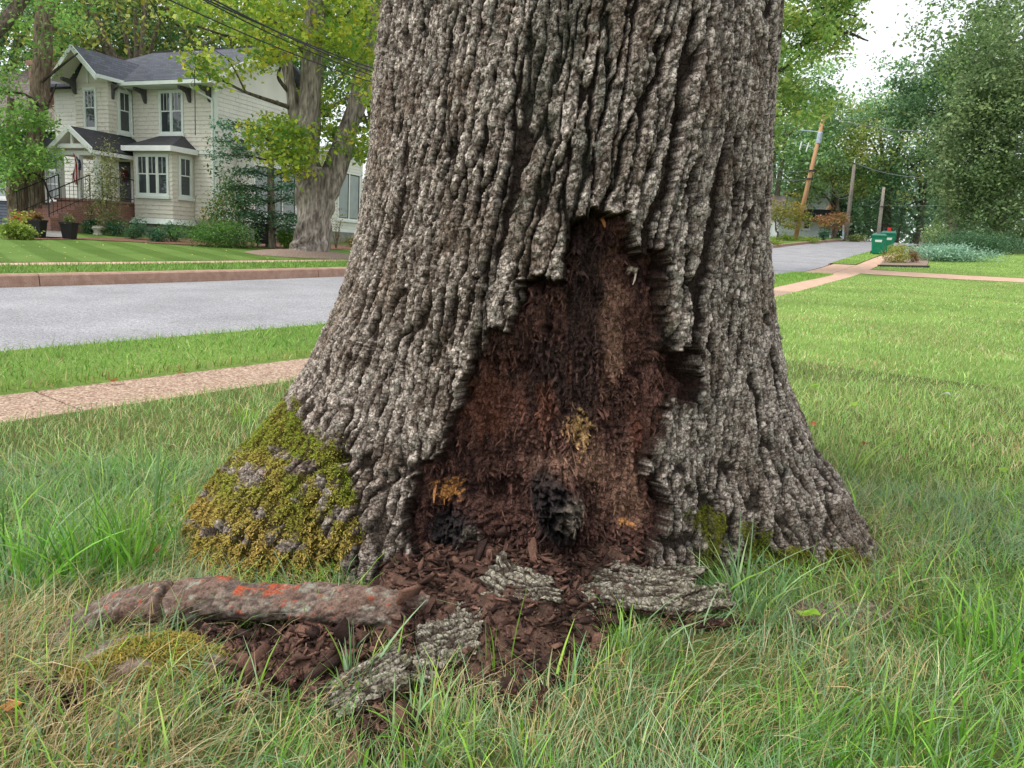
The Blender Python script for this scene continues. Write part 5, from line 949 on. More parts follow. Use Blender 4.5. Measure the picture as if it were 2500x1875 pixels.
mb = MB(); mb.box(-5.3, -4.45, -0.03, -0.001, 0.8, 2.95); dr = mb.build('door_surround', M['white'], house)
mb = MB(); mb.box(-5.2, -4.58, -0.06, -0.03, 0.82, 2.52); dd = mb.build('door', M['iron'], house); mb = MB(); mb.tube([(-4.66, -0.06, 1.6), (-4.66, -0.11, 1.6)], [0.025, 0.03], 8); mb.build('handle', M['trim'], dd)
mb = MB(); mb.box(-5.15, -4.6, -0.05, -0.031, 2.62, 2.85); mb.build('transom_pane', M['glass'], dr)
wr = mesh_np('wreath', *leaf_mesh(np.array([(-4.89 + 0.17 * math.cos(a), -0.10, 1.95 + 0.17 * math.sin(a)) for a in np.linspace(0, 6.28, 22)]), 260, (0.03, 0.015, 0.03), 0.06, [(150, 40, 36), (170, 60, 50), (90, 96, 60)], [3, 2, 1], 900)[:2], M['leaf'], None)
wv, wf_, wc_ = leaf_mesh(np.array([(-4.89 + 0.17 * math.cos(a), -0.10, 1.95 + 0.17 * math.sin(a)) for a in np.linspace(0, 6.28, 22)]), 260, (0.03, 0.015, 0.03), 0.06, [(150, 40, 36), (170, 60, 50), (90, 96, 60)], [3, 2, 1], 900)
bpy.data.objects.remove(wr)
Rm = Matrix.Rotation(HR, 4, 'Z'); W3 = lambda p: np.array(Rm @ Vector(p)) + HO
wr = mesh_np('door_wreath', np.array([W3(v) for v in wv]), wf_, M['leaf'], None, cols=wc_); tag(wr, 'red wreath hanging on the dark front door', 'wreath')
def rail(pts, h, posts, name, label):
    o = empty(name, W3(pts[0]), HR); L0 = np.array(pts[0]); P_ = [np.array(p) - L0 for p in pts]
    mb = MB(); mb.tube([p + np.array([0, 0, h]) for p in P_], [0.022] * len(P_), 6); mb.build('top_rail', M['iron'], o)
    mb = MB(); mb.tube([p + np.array([0, 0, 0.12]) for p in P_], [0.014] * len(P_), 6); mb.build('bottom_rail', M['iron'], o)
    for t in np.linspace(0, 1, posts):
        p = P_[0] + (P_[-1] - P_[0]) * t; r = 0.022 if t in (0.0, 1.0) else 0.010
        mb = MB(); mb.tube([p, p + np.array([0, 0, h])], [r, r], 6); mb.build('post' if r > 0.02 else 'baluster', M['iron'], o)
    return tag(o, label, 'railing')
rail([(-5.3, -2.8, 0.8), (-5.3, -4.55, 0.0)], 0.9, 11, 'stair_railing', 'black iron stair railing on the grey house side of the brick steps')
rail([(-3.62, -2.8, 0.8), (-3.62, -4.55, 0.0)], 0.9, 11, 'stair_railing', 'black iron stair railing on the planting bed side of the brick steps')
rail([(-3.3, -2.5, 0.8), (-3.3, -1.0, 0.8)], 0.9, 9, 'porch_railing', 'black iron porch railing beside the bay window')
# flag on the porch
fl = empty('flag', W3((-4.12, -2.35, 2.05)), HR); mb = MB(); mb.tube([(0, 0, -0.1), (0.0, -0.75, 0.45)], [0.014, 0.012], 6); mb.build('pole', M['white'], fl)
red = mat_noise('flag_red', lin((150, 36, 44)), lin((170, 48, 54)), 6, 0.8); wht = mat_noise('flag_white', (0.62, 0.62, 0.6), (0.72, 0.72, 0.7), 6, 0.8); blu = mat_noise('flag_blue', lin((48, 54, 84)), lin((58, 64, 96)), 6, 0.8)
def cloth(a0, a1, b0, b1, mat, nm, lift=0.0):
    n = 12; m_ = 5; A_, B2 = np.meshgrid(np.linspace(a0, a1, n), np.linspace(b0, b1, m_), indexing='ij')
    x = 0.06 * np.sin(B2 * 22 + A_ * 4) - lift; y = -0.72 + 0.55 * B2 * 0.75 + 0.05 * np.sin(A_ * 5); z = 0.43 - A_ * 1.0 - B2 * 0.35
    mesh_np(nm, np.stack([x, y, z], -1).reshape(-1, 3), grid_faces(n, m_), mat, fl)
for k in range(13):                           # the cloth hangs, so stripes run down it
    b0, b1 = k / 13 * 0.62, (k + 1) / 13 * 0.62; top = 0.42 if k >= 6 else 0.0
    cloth(top, 1.05, b0, b1, red if k % 2 == 0 else wht, 'stripe')
cloth(0.0, 0.42, 6 / 13 * 0.62, 0.62, blu, 'canton')
for i in range(4):
    for j in range(4):
        b_ = 0.305 + 0.085 * j * 0.9; a_ = 0.06 + 0.1 * i; s = 0.014; x = 0.06 * math.sin(b_ * 22 + a_ * 4) + 0.006; y = -0.72 + 0.4125 * b_ + 0.05 * math.sin(a_ * 5); z = 0.43 - a_ - b_ * 0.35
        mb = MB(); pts = []
        for q in range(10): r_ = s if q % 2 == 0 else s * 0.45; an = q * math.pi / 5; pts.append((x, y + r_ * math.sin(an), z + r_ * math.cos(an)))
        mb.prism(pts, (0.003, 0, 0)); mb.build('star', wht, fl)
tag(fl, 'red and white striped flag with blue corner hanging from the porch', 'flag')
# white wing behind the maple
mb = MB(); mb.prism([(0.6, 1.2, -1.0), (0.6, 9.6, -1.0), (0.6, 9.6, 4.35), (0.6, 1.2, 3.2)], (-4.0, 0, 0)); wg = mb.build('wing', M['siding_w'], house)
J = MB(); courses(house, 'y', 0.6, 1.2, 9.6, 0.35, 3.3, [(1.5, 4.3, 0.6, 2.75), (7.4, 9.42, 0.7, 3.15)], M['siding_w'], joined=J); courses(house, 'y', 0.6, 6.5, 9.6, 3.3, 4.1, [], M['siding_w'], joined=J); o = J.build('shingle', M['siding_w'], wg); o['kind'] = 'stuff'
mb = MB(); mb.slab([(0.85, 0.9, 3.3), (0.85, 9.95, 4.55), (-3.6, 9.95, 4.55), (-3.6, 0.9, 3.3)], 0.1); mb.build('wing_roof', M['roof'], house)
mb = MB(); mb.hexa([(0.85, 0.9, 3.1), (0.9, 0.9, 3.1), (0.9, 9.95, 4.35), (0.85, 9.95, 4.35)], [(0.85, 0.9, 3.33), (0.9, 0.9, 3.33), (0.9, 9.95, 4.58), (0.85, 9.95, 4.58)]); mb.build('fascia', M['white'], house)
mb = MB(); mb.box(0.59, 0.63, 1.2, 9.6, -1.0, 0.18); mb.build('foundation', M['concrete_grey'], house); mb = MB(); mb.box(0.601, 0.64, 1.2, 9.6, 0.181, 0.34); mb.build('skirt_board', M['white'], house)
for (y0, y1, z0, z1, nn) in ((1.55, 4.2, 0.72, 2.66, 3), (7.5, 9.31, 0.85, 3.05, 2)):
    window(house, 'y', 0.6, y0 - 0.08, y1 + 0.08, z0 - 0.06, z1 + 0.08, cols_=nn, frame=0.1, mat='white', sash=False, pane='glass_pale', dark='dark_frame')
mb = MB(); mb.tube([(0.68, 6.2, 3.6), (0.68, 6.2, -0.6)], [0.05, 0.05], 8); mb.build('downspout', M['white'], house)

# grey neighbour with brick chimney
NO = at(196, 545, 41.0); nb_ = empty('grey_house', NO, HR); tag(nb_, 'blue grey clapboard house with brown roof and brick chimney', 'house')
ze = at(190, 318, 41.0)[2] - NO[2]
mb = MB(); mb.box(-11, -0.35, 0, 7, -1.5, ze); mb.build('wall', M['grey_siding'], nb_)
def boards(parent, x0, x1, z0, z1, holes, mat, nm='board', h=0.14):
    z = z0
    while z < z1:
        segs = [(x0, x1)]
        for (h0, h1, g0, g1) in holes:
            if z + h > g0 and z < g1: segs = [q for s in segs for q in ((s[0], min(s[1], h0)), (max(s[0], h1), s[1])) if q[1] - q[0] > 0.02]
        for s0, s1 in segs:
            mb = MB(); mb.add([(s0, -0.001, z), (s1, -0.001, z), (s1, -0.03, z), (s0, -0.03, z), (s0, -0.001, z + h - 0.004), (s1, -0.001, z + h - 0.004), (s1, -0.008, z + h - 0.004), (s0, -0.008, z + h - 0.004)], [(0, 1, 2, 3), (4, 7, 6, 5), (3, 2, 6, 7), (0, 3, 7, 4), (1, 5, 6, 2)]); mb.build(nm, mat, parent)
        z += h
def npt(px, py):
    r = ray(px, py); dpv = np.array([math.sin(-HR), math.cos(-HR), 0]); frv = np.array([math.cos(HR), math.sin(HR), 0]); t = ((NO - CAMP) @ dpv) / (r @ dpv); q = CAMP + t * r - NO; return q @ frv, q[2]
wx0, wz1 = npt(108, 412); wx1, wz0 = npt(152, 490); vx1, vz1 = npt(26, 420); vx0 = vx1 - 1.3
boards(nb_, -7.5, -0.36, -0.8, ze - 0.15, [(wx0, wx1, wz0, wz1), (vx0, vx1, wz0, wz1)], M['grey_siding'])
for (a0, a1) in ((wx0, wx1), (vx0, vx1)):
    wn = window(nb_, 'x', 0.0, a0, a1, wz0, wz1, cols_=1, muntin_top=2, mat='white', pane='glass_pale'); mb = MB(); zt_ = wz1 - 0.35
    mb.box(a0 + 0.1, a1 - 0.1, -0.045, -0.036, zt_ - 0.012, zt_ + 0.012); mb.build('glazing_bar', M['white'], wn)
mb = MB(); mb.slab([(-11.5, -0.6, ze), (0.1, -0.6, ze), (-0.4, 3.6, ze + 3.6), (-11.5, 3.6, ze + 3.6)], 0.12); nr_f = mb.build('roof', M['roof_brown'], nb_)
mb = MB(); mb.slab([(-11.5, 3.6, ze + 3.6), (-0.4, 3.6, ze + 3.6), (0.1, 7.6, ze), (-11.5, 7.6, ze)], 0.12); mb.prism([(-0.45, 0.0, ze - 0.1), (-0.45, 7, ze - 0.1), (-0.5, 3.6, ze + 3.4)], (-0.1, 0, 0)); mb.build('roof_slope', M['roof_brown'], nr_f)
mb = MB(); mb.box(-11.5, 0.12, -0.74, -0.605, ze - 0.16, ze - 0.0); mb.build('gutter', M['white'], nr_f)
c0, cz1 = npt(38, 138); c1, cz0 = npt(86, 240); mb = MB(); mb.box(c0, c1, 0.6, 1.5, cz0 - 0.8, cz1); ch = mb.build('chimney', M['brick'], nr_f); mb = MB(); mb.box(c0 - 0.08, c1 + 0.08, 0.52, 1.58, cz1 - 0.25, cz1 - 0.05); mb.build('chimney_cap', M['brick'], ch)
p0, _ = npt(88, 420); p1, _ = npt(110, 420); mb = MB(); mb.box(p0, p1, -0.5, -0.031, -1.5, ze - 0.4); mb.build('brick_pier', M['brick'], nb_)
# ------------------------------------------------------------------ garden on the far side of the street
edge_ = [hit(*q) for q in ((-60, 586), (0, 586), (100, 583), (200, 587), (300, 591), (400, 597), (480, 601), (560, 604), (650, 608), (735, 611))]
dpv = np.array([math.sin(-HR), math.cos(-HR), 0]); back_ = [p + dpv * 9.5 for p in edge_]
tag(sheet('mulch_bed', (edge_, back_), M['mulch'], 0.03, n=20), kind='structure')
pw = tag(sheet('garden_path', ([hit(104, 581), hit(112, 562), hit(118, 556)], [hit(160, 583), hit(156, 563), hit(152, 556)]), M['concrete_grey'], 0.05), kind='structure')
mc = hit(748, 623); mr_ = 1.75
th = np.linspace(0, 2 * np.pi, 40, endpoint=False); rr = np.linspace(0, 1, 12); Rg, Tg = np.meshgrid(rr, th, indexing='ij'); wob = 1 + 0.08 * vn(np.cos(Tg) * 2 + 5, np.sin(Tg) * 2, 3); X = mc[0] + Rg * mr_ * 1.1 * wob * np.cos(Tg); Y = mc[1] - 0.2 + Rg * mr_ * wob * np.sin(Tg); Z = G(X, Y) + 0.02 + 0.16 * (1 - Rg ** 2) + 0.02 * vn(X * 6, Y * 6, 4) * (1 - Rg)
fz = np.array([(i * 40 + j, i * 40 + (j + 1) % 40, (i + 1) * 40 + (j + 1) % 40, (i + 1) * 40 + j) for i in range(11) for j in range(40)])
tag(mesh_np('mulch_mound', np.stack([X, Y, Z], -1).reshape(-1, 3), fz, M['mulch_grey'], smooth=True), kind='structure')
# maple with two leaders on its mulch mound
mb_base = mc + np.array([0, 0, 0.05]); dm = math.hypot(mc[0], mc[1]); mp = empty('maple_tree', mb_base)
A = lambda x, y, dd=0: at(x, y, dm + dd)
MB_C = [(86, 78, 73), (168, 158, 148)]
limb_mesh(mp, 'trunk', [A(755, 640), A(757, 615), A(762, 580), A(768, 520), A(772, 460), A(772, 410)], [0.86, 0.70, 0.58, 0.57, 0.62, 0.50], MB_C, 3, n=40, m=40, wob=0.12)
limb_mesh(mp, 'leader', [A(758, 470), A(750, 400), A(752, 300), A(760, 180), A(768, 60), A(775, -80), A(780, -260)], [0.42, 0.40, 0.36, 0.33, 0.30, 0.26, 0.18], MB_C, 4, n=40, m=20)
limb_mesh(mp, 'leader', [A(792, 480), A(820, 410), A(850, 320), A(878, 230), A(900, 120), A(925, -20), A(950, -200)], [0.40, 0.36, 0.30, 0.28, 0.25, 0.22, 0.16], MB_C, 5, n=40, m=20)
limb_mesh(mp, 'leader', [A(740, 380), A(722, 300), A(712, 230), A(700, 150), A(690, 40), A(670, -120)], [0.2, 0.20, 0.18, 0.16, 0.13, 0.1], MB_C, 6, n=30, m=14)
for k, (pts, r0) in enumerate([([(735, 385), (700, 365), (668, 350), (640, 330)], 0.10), ([(715, 265), (670, 250), (600, 225), (540, 195), (480, 165)], 0.07), ([(710, 230), (680, 190), (690, 150)], 0.08), ([(700, 150), (640, 110), (560, 90), (470, 60)], 0.07), ([(760, 150), (700, 80), (640, 30), (560, -40)], 0.08), ([(860, 300), (890, 285), (915, 290)], 0.05), ([(895, 150), (920, 130), (960, 110)], 0.06), ([(765, 100), (820, 60), (870, 10)], 0.07), ([(540, 195), (500, 150), (455, 120)], 0.03), ([(600, 225), (560, 150), (520, 120)], 0.03)]):
    limb_mesh(mp, 'branch', [A(x, y, -0.25 * i) for i, (x, y) in enumerate(pts)], np.linspace(r0, r0 * 0.3, len(pts)), [(80, 72, 64), (110, 100, 90)], 20 + k, n=16, m=8)
d0, d1 = dm - 3.2, dm + 2.2
Cn = np.vstack([poly_pts([(640, 0), (940, -10), (940, 330), (890, 250), (850, 150), (800, 160), (720, 120), (640, 150)], 120, 1, d0, d1), poly_pts([(440, 0), (660, -20), (650, 190), (590, 90), (520, 90), (450, 70)], 38, 2, d0, d1), poly_pts([(610, 300), (700, 290), (770, 340), (740, 400), (725, 425), (690, 405), (620, 345)], 34, 3, d0 + 1, dm - 0.7),
                poly_pts([(400, 120), (520, 130), (600, 170), (560, 200), (480, 190)], 10, 4, d0, dm), poly_pts([(520, -30), (950, -30), (950, -420), (520, -420)], 150, 5, d0 - 1, d1 + 2), poly_pts([(800, 330), (870, 290), (925, 300), (925, 440), (900, 380), (830, 420)], 26, 6, dm - 1.5, dm + 1.5), poly_pts([(735, 230), (800, 210), (850, 260), (800, 320), (740, 300)], 16, 7, dm + 0.3, d1)])
YG = [(164, 182, 66), (140, 168, 62), (186, 196, 82), (108, 146, 64), (200, 190, 66)]
crown_obj(mp, Cn, 21000, (0.27, 0.27, 0.16), 0.155, YG, [4, 4, 2, 3, 1], 70, narrow=0.75)
tag(mp, 'maple with two thick leaders and yellow green leaves on a mulch mound', 'tree')
# double-stemmed tree by the grey house
tb = hit(66, 553); dt = math.hypot(tb[0], tb[1]); tt = empty('twin_stem_tree', tb); A2 = lambda x, y, dd=0: at(x, y, dt + dd)
limb_mesh(tt, 'trunk', [A2(88, 560), A2(86, 500), A2(84, 430), A2(88, 330), A2(98, 230), A2(104, 120), A2(112, 0), A2(118, -150)], [0.42, 0.36, 0.33, 0.32, 0.30, 0.32, 0.30, 0.24], [(108, 92, 80), (140, 124, 108)], 8, n=40, m=18)
limb_mesh(tt, 'trunk', [A2(48, 560), A2(44, 500), A2(40, 430), A2(30, 340), A2(26, 240)], [0.42, 0.36, 0.32, 0.22, 0.12], [(108, 92, 80), (140, 124, 108)], 9, n=30, m=18)
limb_mesh(tt, 'branch', [A2(-60, 130, -2), A2(0, 68, -2), A2(40, 20, -2), A2(64, -10, -2)], [0.24, 0.22, 0.2, 0.18], [(92, 82, 74), (124, 112, 100)], 10, n=20, m=12)
for k, pts in enumerate([[(95, 300), (120, 250), (138, 205)], [(100, 260), (60, 230), (20, 225)], [(60, 420), (100, 430), (118, 470), (128, 492)], [(40, 420), (10, 440), (-20, 450)], [(100, 200), (150, 160), (190, 130)]]): limb_mesh(tt, 'branch', [A2(x, y, -0.3) for x, y in pts], [0.07, 0.05, 0.03, 0.02][:len(pts)], [(60, 52, 46), (84, 74, 66)], 30 + k, n=12, m=7)
Cn = np.vstack([poly_pts([(-40, 255), (60, 245), (130, 290), (140, 350), (125, 410), (90, 430), (40, 440), (-40, 470)], 70, 11, dt - 3, dt - 0.4), poly_pts([(-40, 0), (240, 0), (210, 100), (140, 140), (150, 190), (60, 130), (20, 240), (-40, 240)], 60, 12, dt - 2.5, dt + 2.5), poly_pts([(-100, 0), (260, 0), (260, -400), (-100, -400)], 80, 13, dt - 3, dt + 3)])
crown_obj(tt, Cn, 13000, (0.3, 0.3, 0.13), 0.15, [(124, 166, 80), (144, 182, 92), (102, 142, 70), (164, 186, 98)], [4, 3, 3, 1], 80, narrow=0.6)
tag(tt, 'twin stemmed grey barked tree beside the blue grey house', 'tree')
# trees standing behind the two houses
BG = [(104, 136, 74), (124, 154, 84), (86, 116, 66), (152, 166, 86)]; BG2 = [(96, 136, 94), (114, 152, 106), (78, 114, 78)]; BG3 = [(146, 160, 80), (164, 168, 80), (120, 142, 70), (180, 172, 74)]
for k, (px_, dd, cy_, rx, rz, cs_, lab) in enumerate([(330, 47, 10, 6.5, 5.5, BG3, 'olive leaved tree with curved grey trunk rising behind the bump out gable'), (560, 50, 20, 7, 6, BG, 'green tree standing behind the hip roof ridge'), (150, 52, 40, 6.5, 6, BG2, 'blue green tree between the two houses'), (420, 58, 60, 8, 5, BG2, 'dark green tree far behind the cream house'), (-20, 56, 30, 8, 7, BG, 'broad green tree behind the brick chimney'), (760, 55, 60, 7, 7, BG2, 'dark green tree behind the white wing'), (900, 58, 90, 7, 8, BG, 'green tree behind the maple trunk'), (270, 60, 110, 7, 4, BG3, 'low yellowish tree behind the front gable')]):
    tree('background_tree', lab, px_, 540, dd, px_ + 10, cy_, rx, rz, 120, 8500, 0.27, cs_, [4, 3, 2, 1][:len(cs_)], 700 + k * 9, nlimb=9, tr=0.34, spread=(0.75, 0.75, 0.45), group='trees behind the far houses', bark=[(104, 94, 84), (136, 124, 110)])
# shrubs and small trees by the cream house
EVG = [(72, 114, 84), (90, 132, 98), (60, 98, 72)]; YEW = [(94, 136, 66), (78, 118, 62), (118, 154, 74)]; RHO = [(78, 110, 62), (96, 128, 72), (112, 136, 76), (160, 140, 80)]
st_ = hit(660, 606); ds = math.hypot(st_[0], st_[1]); sp_ = empty('layered_pine', st_); A3 = lambda x, y, dd=0: at(x, y, ds + dd)
limb_mesh(sp_, 'trunk', [A3(660, 612), A3(661, 570), A3(664, 520), A3(662, 440), A3(660, 340), A3(650, 270)], [0.2, 0.15, 0.13, 0.11, 0.08, 0.03], [(120, 108, 96), (150, 138, 124)], 40, n=24, m=12)
lay = []
for k, (y0, xl, xr) in enumerate([(300, 540, 700), (340, 530, 720), (375, 525, 735), (415, 580, 740), (450, 560, 735), (480, 600, 740), (520, 590, 730), (545, 620, 730)]):
    for sgn, xe in ((-1, xl), (1, xr)):
        pts = [A3(661, y0 + 18, 0), A3((661 + xe) / 2, y0 + 4, -0.4 * (k % 3)), A3(xe, y0 + 6, -0.8 * (k % 3))]; limb_mesh(sp_, 'branch', pts, [0.035, 0.025, 0.01], [(70, 62, 54), (96, 86, 76)], 60 + k * 2 + sgn, n=10, m=6)
        for q in range(7): t = 0.25 + 0.75 * q / 6; lay.append(A3(661 + (xe - 661) * t, y0 + 8 + random.uniform(-10, 8), random.uniform(-1.2, 0.8)))
crown_obj(sp_, np.array(lay), 9000, (0.24, 0.30, 0.09), 0.12, EVG + [(88, 124, 66)], [3, 3, 2, 1], 81, up=1.0, narrow=0.5)
tag(sp_, 'small dark evergreen with layered boughs before the white wing', 'tree')
shrub('rhododendron', 'loose leathery shrub against the corner of the cream house', 545, 600, 150, 165, 2600, 0.13, RHO, [4, 4, 2, 1], 901, d=ds - 0.5, ncl=40)
shrub('spreading_yew', 'wide spreading green yew along the lawn edge before the corner', 525, 605, 195, 62, 6500, 0.09, YEW, [4, 3, 3], 902, ncl=70, narrow=0.35, depth=0.5)
shrub('laurel_shrub', 'bright green leafy shrub beside the maple trunk', 690, 608, 58, 50, 1100, 0.10, [(108, 150, 50), (84, 128, 44), (130, 166, 62)], [3, 3, 2], 903)
for k, (px_, py_, w_, h_, lab) in enumerate([(415, 592, 62, 38, 'rounded dark shrub under the right side of the bay'), (372, 592, 52, 34, 'small dark shrub under the bay window'), (322, 586, 60, 42, 'dark green shrub between the bay and the stone urn'), (278, 578, 50, 36, 'low dark shrub behind the stone urn'), (215, 572, 50, 34, 'low dark shrub beside the right planter')]):
    shrub('low_shrub', lab, px_, py_, w_, h_, 1300, 0.075, EVG + [(84, 116, 62)], [3, 3, 2, 2], 910 + k, group='low shrubs in the mulch bed')
shrub('feathery_shrub', 'tall feathery shrub hiding the porch column', 242, 560, 92, 185, 2600, 0.13, [(124, 138, 84), (146, 154, 100), (100, 118, 66), (166, 160, 112)], [3, 3, 2, 2], 920, d=33.0, ncl=60, narrow=0.28)
shrub('hosta_bed', 'pale yellow green broad leaved plants beside the left planter', 30, 586, 80, 34, 1300, 0.12, [(150, 170, 70), (124, 148, 62), (172, 186, 100)], [3, 3, 2], 921, ncl=40)
shrub('coleus', 'red and lime coleus plant behind the pale hostas', 52, 556, 56, 46, 700, 0.12, [(196, 84, 72), (150, 164, 62), (176, 180, 80), (170, 60, 60)], [2, 3, 2, 1], 922, d=31.5)
shrub('ornamental_grass', 'straw tinged low plants beside the white wing', 855, 606, 46, 26, 500, 0.14, [(130, 140, 70), (160, 140, 90), (100, 124, 58)], [3, 2, 2], 923, narrow=0.2)
shrub('twiggy_shrub', 'thin twiggy shrub between maple and white wing', 818, 608, 44, 95, 260, 0.08, [(130, 128, 70), (150, 110, 70)], [2, 1], 924, d=ds + 2, stems=10)
def planter(px, pyb, ptop, wpx, label, lab2, cs_):
    p = hit(px, pyb); d_ = math.hypot(p[0], p[1]); k = d_ / 1875; h = (pyb - ptop) * k; r1 = wpx * k / 2; r0 = r1 * 0.72; o = empty('planter', p)
    mb = MB(); q = lambda r, z: [(-r, -r, z), (r, -r, z), (r, r, z), (-r, r, z)]
    mb.hexa(q(r0, -0.02), q(r1, h)); mb.build('pot', M['iron'], o, bevel=0.012); mb = MB(); ri = r1 * 1.06
    for (a0, a1, b0, b1) in ((-ri, ri, -ri, -ri + 0.05), (-ri, ri, ri - 0.05, ri), (-ri, -ri + 0.05, -ri + 0.05, ri - 0.05), (ri - 0.05, ri, -ri + 0.05, ri - 0.05)): mb.box(a0, a1, b0, b1, h - 0.04, h + 0.025)
    mb.build('rim', M['iron'], o); mb = MB(); mb.box(-r1 * 0.9, r1 * 0.9, -r1 * 0.9, r1 * 0.9, h - 0.1, h - 0.03); mb.build('soil', M['soil'], o); tag(o, label, 'planter')
    pl = empty('potted_plant', p + np.array([0, 0, h])); V_, F_, c = leaf_mesh(ell((0, 0, 0.10), (r1, r1, 0.12), 12, 33), 260, (0.06, 0.06, 0.04), 0.09, cs_, [1] * len(cs_), 930 + px); mesh_np('foliage', V_, F_, M['leaf'], pl, cols=c)
    for i in range(5): limb_mesh(pl, 'stem', [p + np.array([0, 0, h - 0.05]), p + np.array([random.uniform(-.1, .1), random.uniform(-.1, .1), h + 0.08]), p + np.array([random.uniform(-.2, .2), random.uniform(-.2, .2), h + 0.16])], [0.008, 0.006, 0.003], seed=i, n=5, m=5)
    tag(pl, lab2, 'plant')
planter(94, 582, 546, 26, 'black square tapered planter with orange plant beside the hostas', 'orange tinged low plant in the planter by the hostas', [(150, 96, 66), (120, 110, 60), (100, 84, 50)])
planter(170, 585, 551, 26, 'black square tapered planter with green plant on the urn side of the path', 'small green plant in the planter on the urn side', [(96, 110, 60), (120, 124, 76)])
p = hit(241, 574); k = math.hypot(p[0], p[1]) / 1875; ur = empty('stone_urn', p); prof = [(11, -1), (11, 2), (9, 5), (10, 9), (13, 13), (13.5, 15), (12, 16), (11, 17.5), (8, 19), (2, 20)]
V_ = []; m_ = 20
for r_, z_ in prof: V_ += [(r_ * k * math.cos(a), r_ * k * math.sin(a), z_ * k) for a in np.linspace(0, 6.283, m_, endpoint=False)]
F_ = np.array([(i * m_ + j, i * m_ + (j + 1) % m_, (i + 1) * m_ + (j + 1) % m_, (i + 1) * m_ + j) for i in range(len(prof) - 1) for j in range(m_)])
stone_m = mat_noise('pale_stone', lin((150, 146, 136)), lin((184, 180, 168)), 10, 0.9, 0.4); mesh_np('bowl', V_[5 * m_:], F_[:4 * m_], stone_m, ur, smooth=True); mesh_np('pedestal', V_[:6 * m_], F_[:5 * m_], stone_m, ur, smooth=True); tag(ur, 'squat pale stone urn on the mulch bed', 'urn')
p = W3((0.95, 3.2, -0.5)); ac = empty('vent_box', at(636, 588, ds - 0.2)); mb = MB(); mb.box(-0.22, 0.22, 0, 0.3, -0.1, 0.62); mb.build('casing', M['iron'], ac, bevel=0.01)
for k in range(6): mb = MB(); mb.box(-0.19, 0.19, -0.02, -0.001, 0.05 + 0.09 * k, 0.09 + 0.09 * k); mb.build('louvre', M['dark_frame'], ac)
tag(ac, 'dark louvred box at the wall behind the yew', 'utility box')
gl = hit(629, 604); go_ = empty('garden_light', gl); mb = MB(); mb.tube([(0, 0, -0.05), (0, 0, 0.14)], [0.03, 0.035], 8); mb.build('post', M['concrete_grey'], go_); mb = MB(); mb.tube([(0, 0, 0.14), (0, 0, 0.17), (0, 0, 0.2)], [0.06, 0.055, 0.01], 10); mb.build('cap', M['concrete_grey'], go_); tag(go_, 'short grey garden light at the edge of the mulch', 'garden light')
# fallen leaves on the far lawn
for k in range(60):
    q = hit(random.uniform(0, 700), random.uniform(592, 636)); s = random.uniform(0.03, 0.06); a = random.uniform(0, 6.28)
    V_, F_, c = leaf_mesh(np.zeros((1, 3)), 1, (0, 0, 0), s * 2, [(214, 206, 130), (190, 170, 100)], [2, 1], 1000 + k, up=2.0)
    o = mesh_np('fallen_leaf', V_, F_, M['leaf'], None, cols=c); o.location = (q[0], q[1], float(G(q[0], q[1])) + 0.03); tag(o, 'small yellow fallen leaf on the striped far lawn', 'leaf', 'fallen leaves on the far lawn')
# overhead cables
cabm = mat_noise('black_cable', (0.02, 0.02, 0.022), (0.035, 0.035, 0.038), 20, 0.6)
def cable(p, q, sag, r, label, cat='cable', mat=cabm, n=24, group=None):
    t = np.linspace(0, 1, n)[:, None]; P_ = p * (1 - t) + q * t - np.array([0, 0, 1.0]) * sag * 4 * t * (1 - t); V_, F_ = tube_np(P_, np.full(n, r), 6)
    return tag(mesh_np('overhead_cable', V_ - p, F_, mat, None), label, cat, group)
def cab(pa, pb, sag, r, label, **kw): a = at(*pa); b = at(*pb); o = cable(a, b, sag, r, label, **kw); o.location = a.tolist()
cab((380, -60, 14.0), (960, 182, 21.0), 0.1, 0.016, 'top cable of the thick black bundle crossing before the maple'); cab((420, -55, 14.1), (960, 192, 21.1), 0.12, 0.018, 'middle cable of the thick black bundle crossing before the maple')
cab((400, -52, 14.2), (960, 200, 21.2), 0.14, 0.013, 'bottom cable of the thick black bundle crossing before the maple'); cab((330, -40, 14.4), (960, 216, 21.4), 0.12, 0.014, 'single black cable running below the thick bundle')
cab((360, -10, 20), (482, 185, 33), 0.15, 0.012, 'thin service wire dropping to the cream house eave'); cab((250, 55, 33), (372, 85, 40), 0.2, 0.01, 'thin wire passing behind the front gable')
cab((475, 170, 24.2), (477, 330, 24.2), 0.0, 0.014, 'thin bare vertical line hanging before the double window')
# ------------------------------------------------------------------ down the street on the right
bed_f = [hit(2146, 651), hit(2200, 652), hit(2262, 653)]; bed_b = [hit(2162, 630), hit(2215, 630), hit(2270, 631)]
tag(sheet('mulch_bed', (bed_f, bed_b), M['mulch_grey'], 0.07), kind='structure')
eb = MB(); ept = [hit(2142, 652), hit(2200, 653.5), hit(2268, 654.5)]
for a, b_ in zip(ept[:-1], ept[1:]):
    za, zb_ = float(G(a[0], a[1])), float(G(b_[0], b_[1])); eb.hexa([(a[0], a[1], za - 0.1), (b_[0], b_[1], zb_ - 0.1), (b_[0] + 0.06, b_[1] + 0.06, zb_ - 0.1), (a[0] + 0.06, a[1] + 0.06, za - 0.1)], [(a[0], a[1], za + 0.13), (b_[0], b_[1], zb_ + 0.13), (b_[0] + 0.06, b_[1] + 0.06, zb_ + 0.13), (a[0] + 0.06, a[1] + 0.06, za + 0.13)])
tag(eb.build('bed_edging', M['dark_frame']), 'dark edging board along the driveway side of the mulch bed', 'edging')
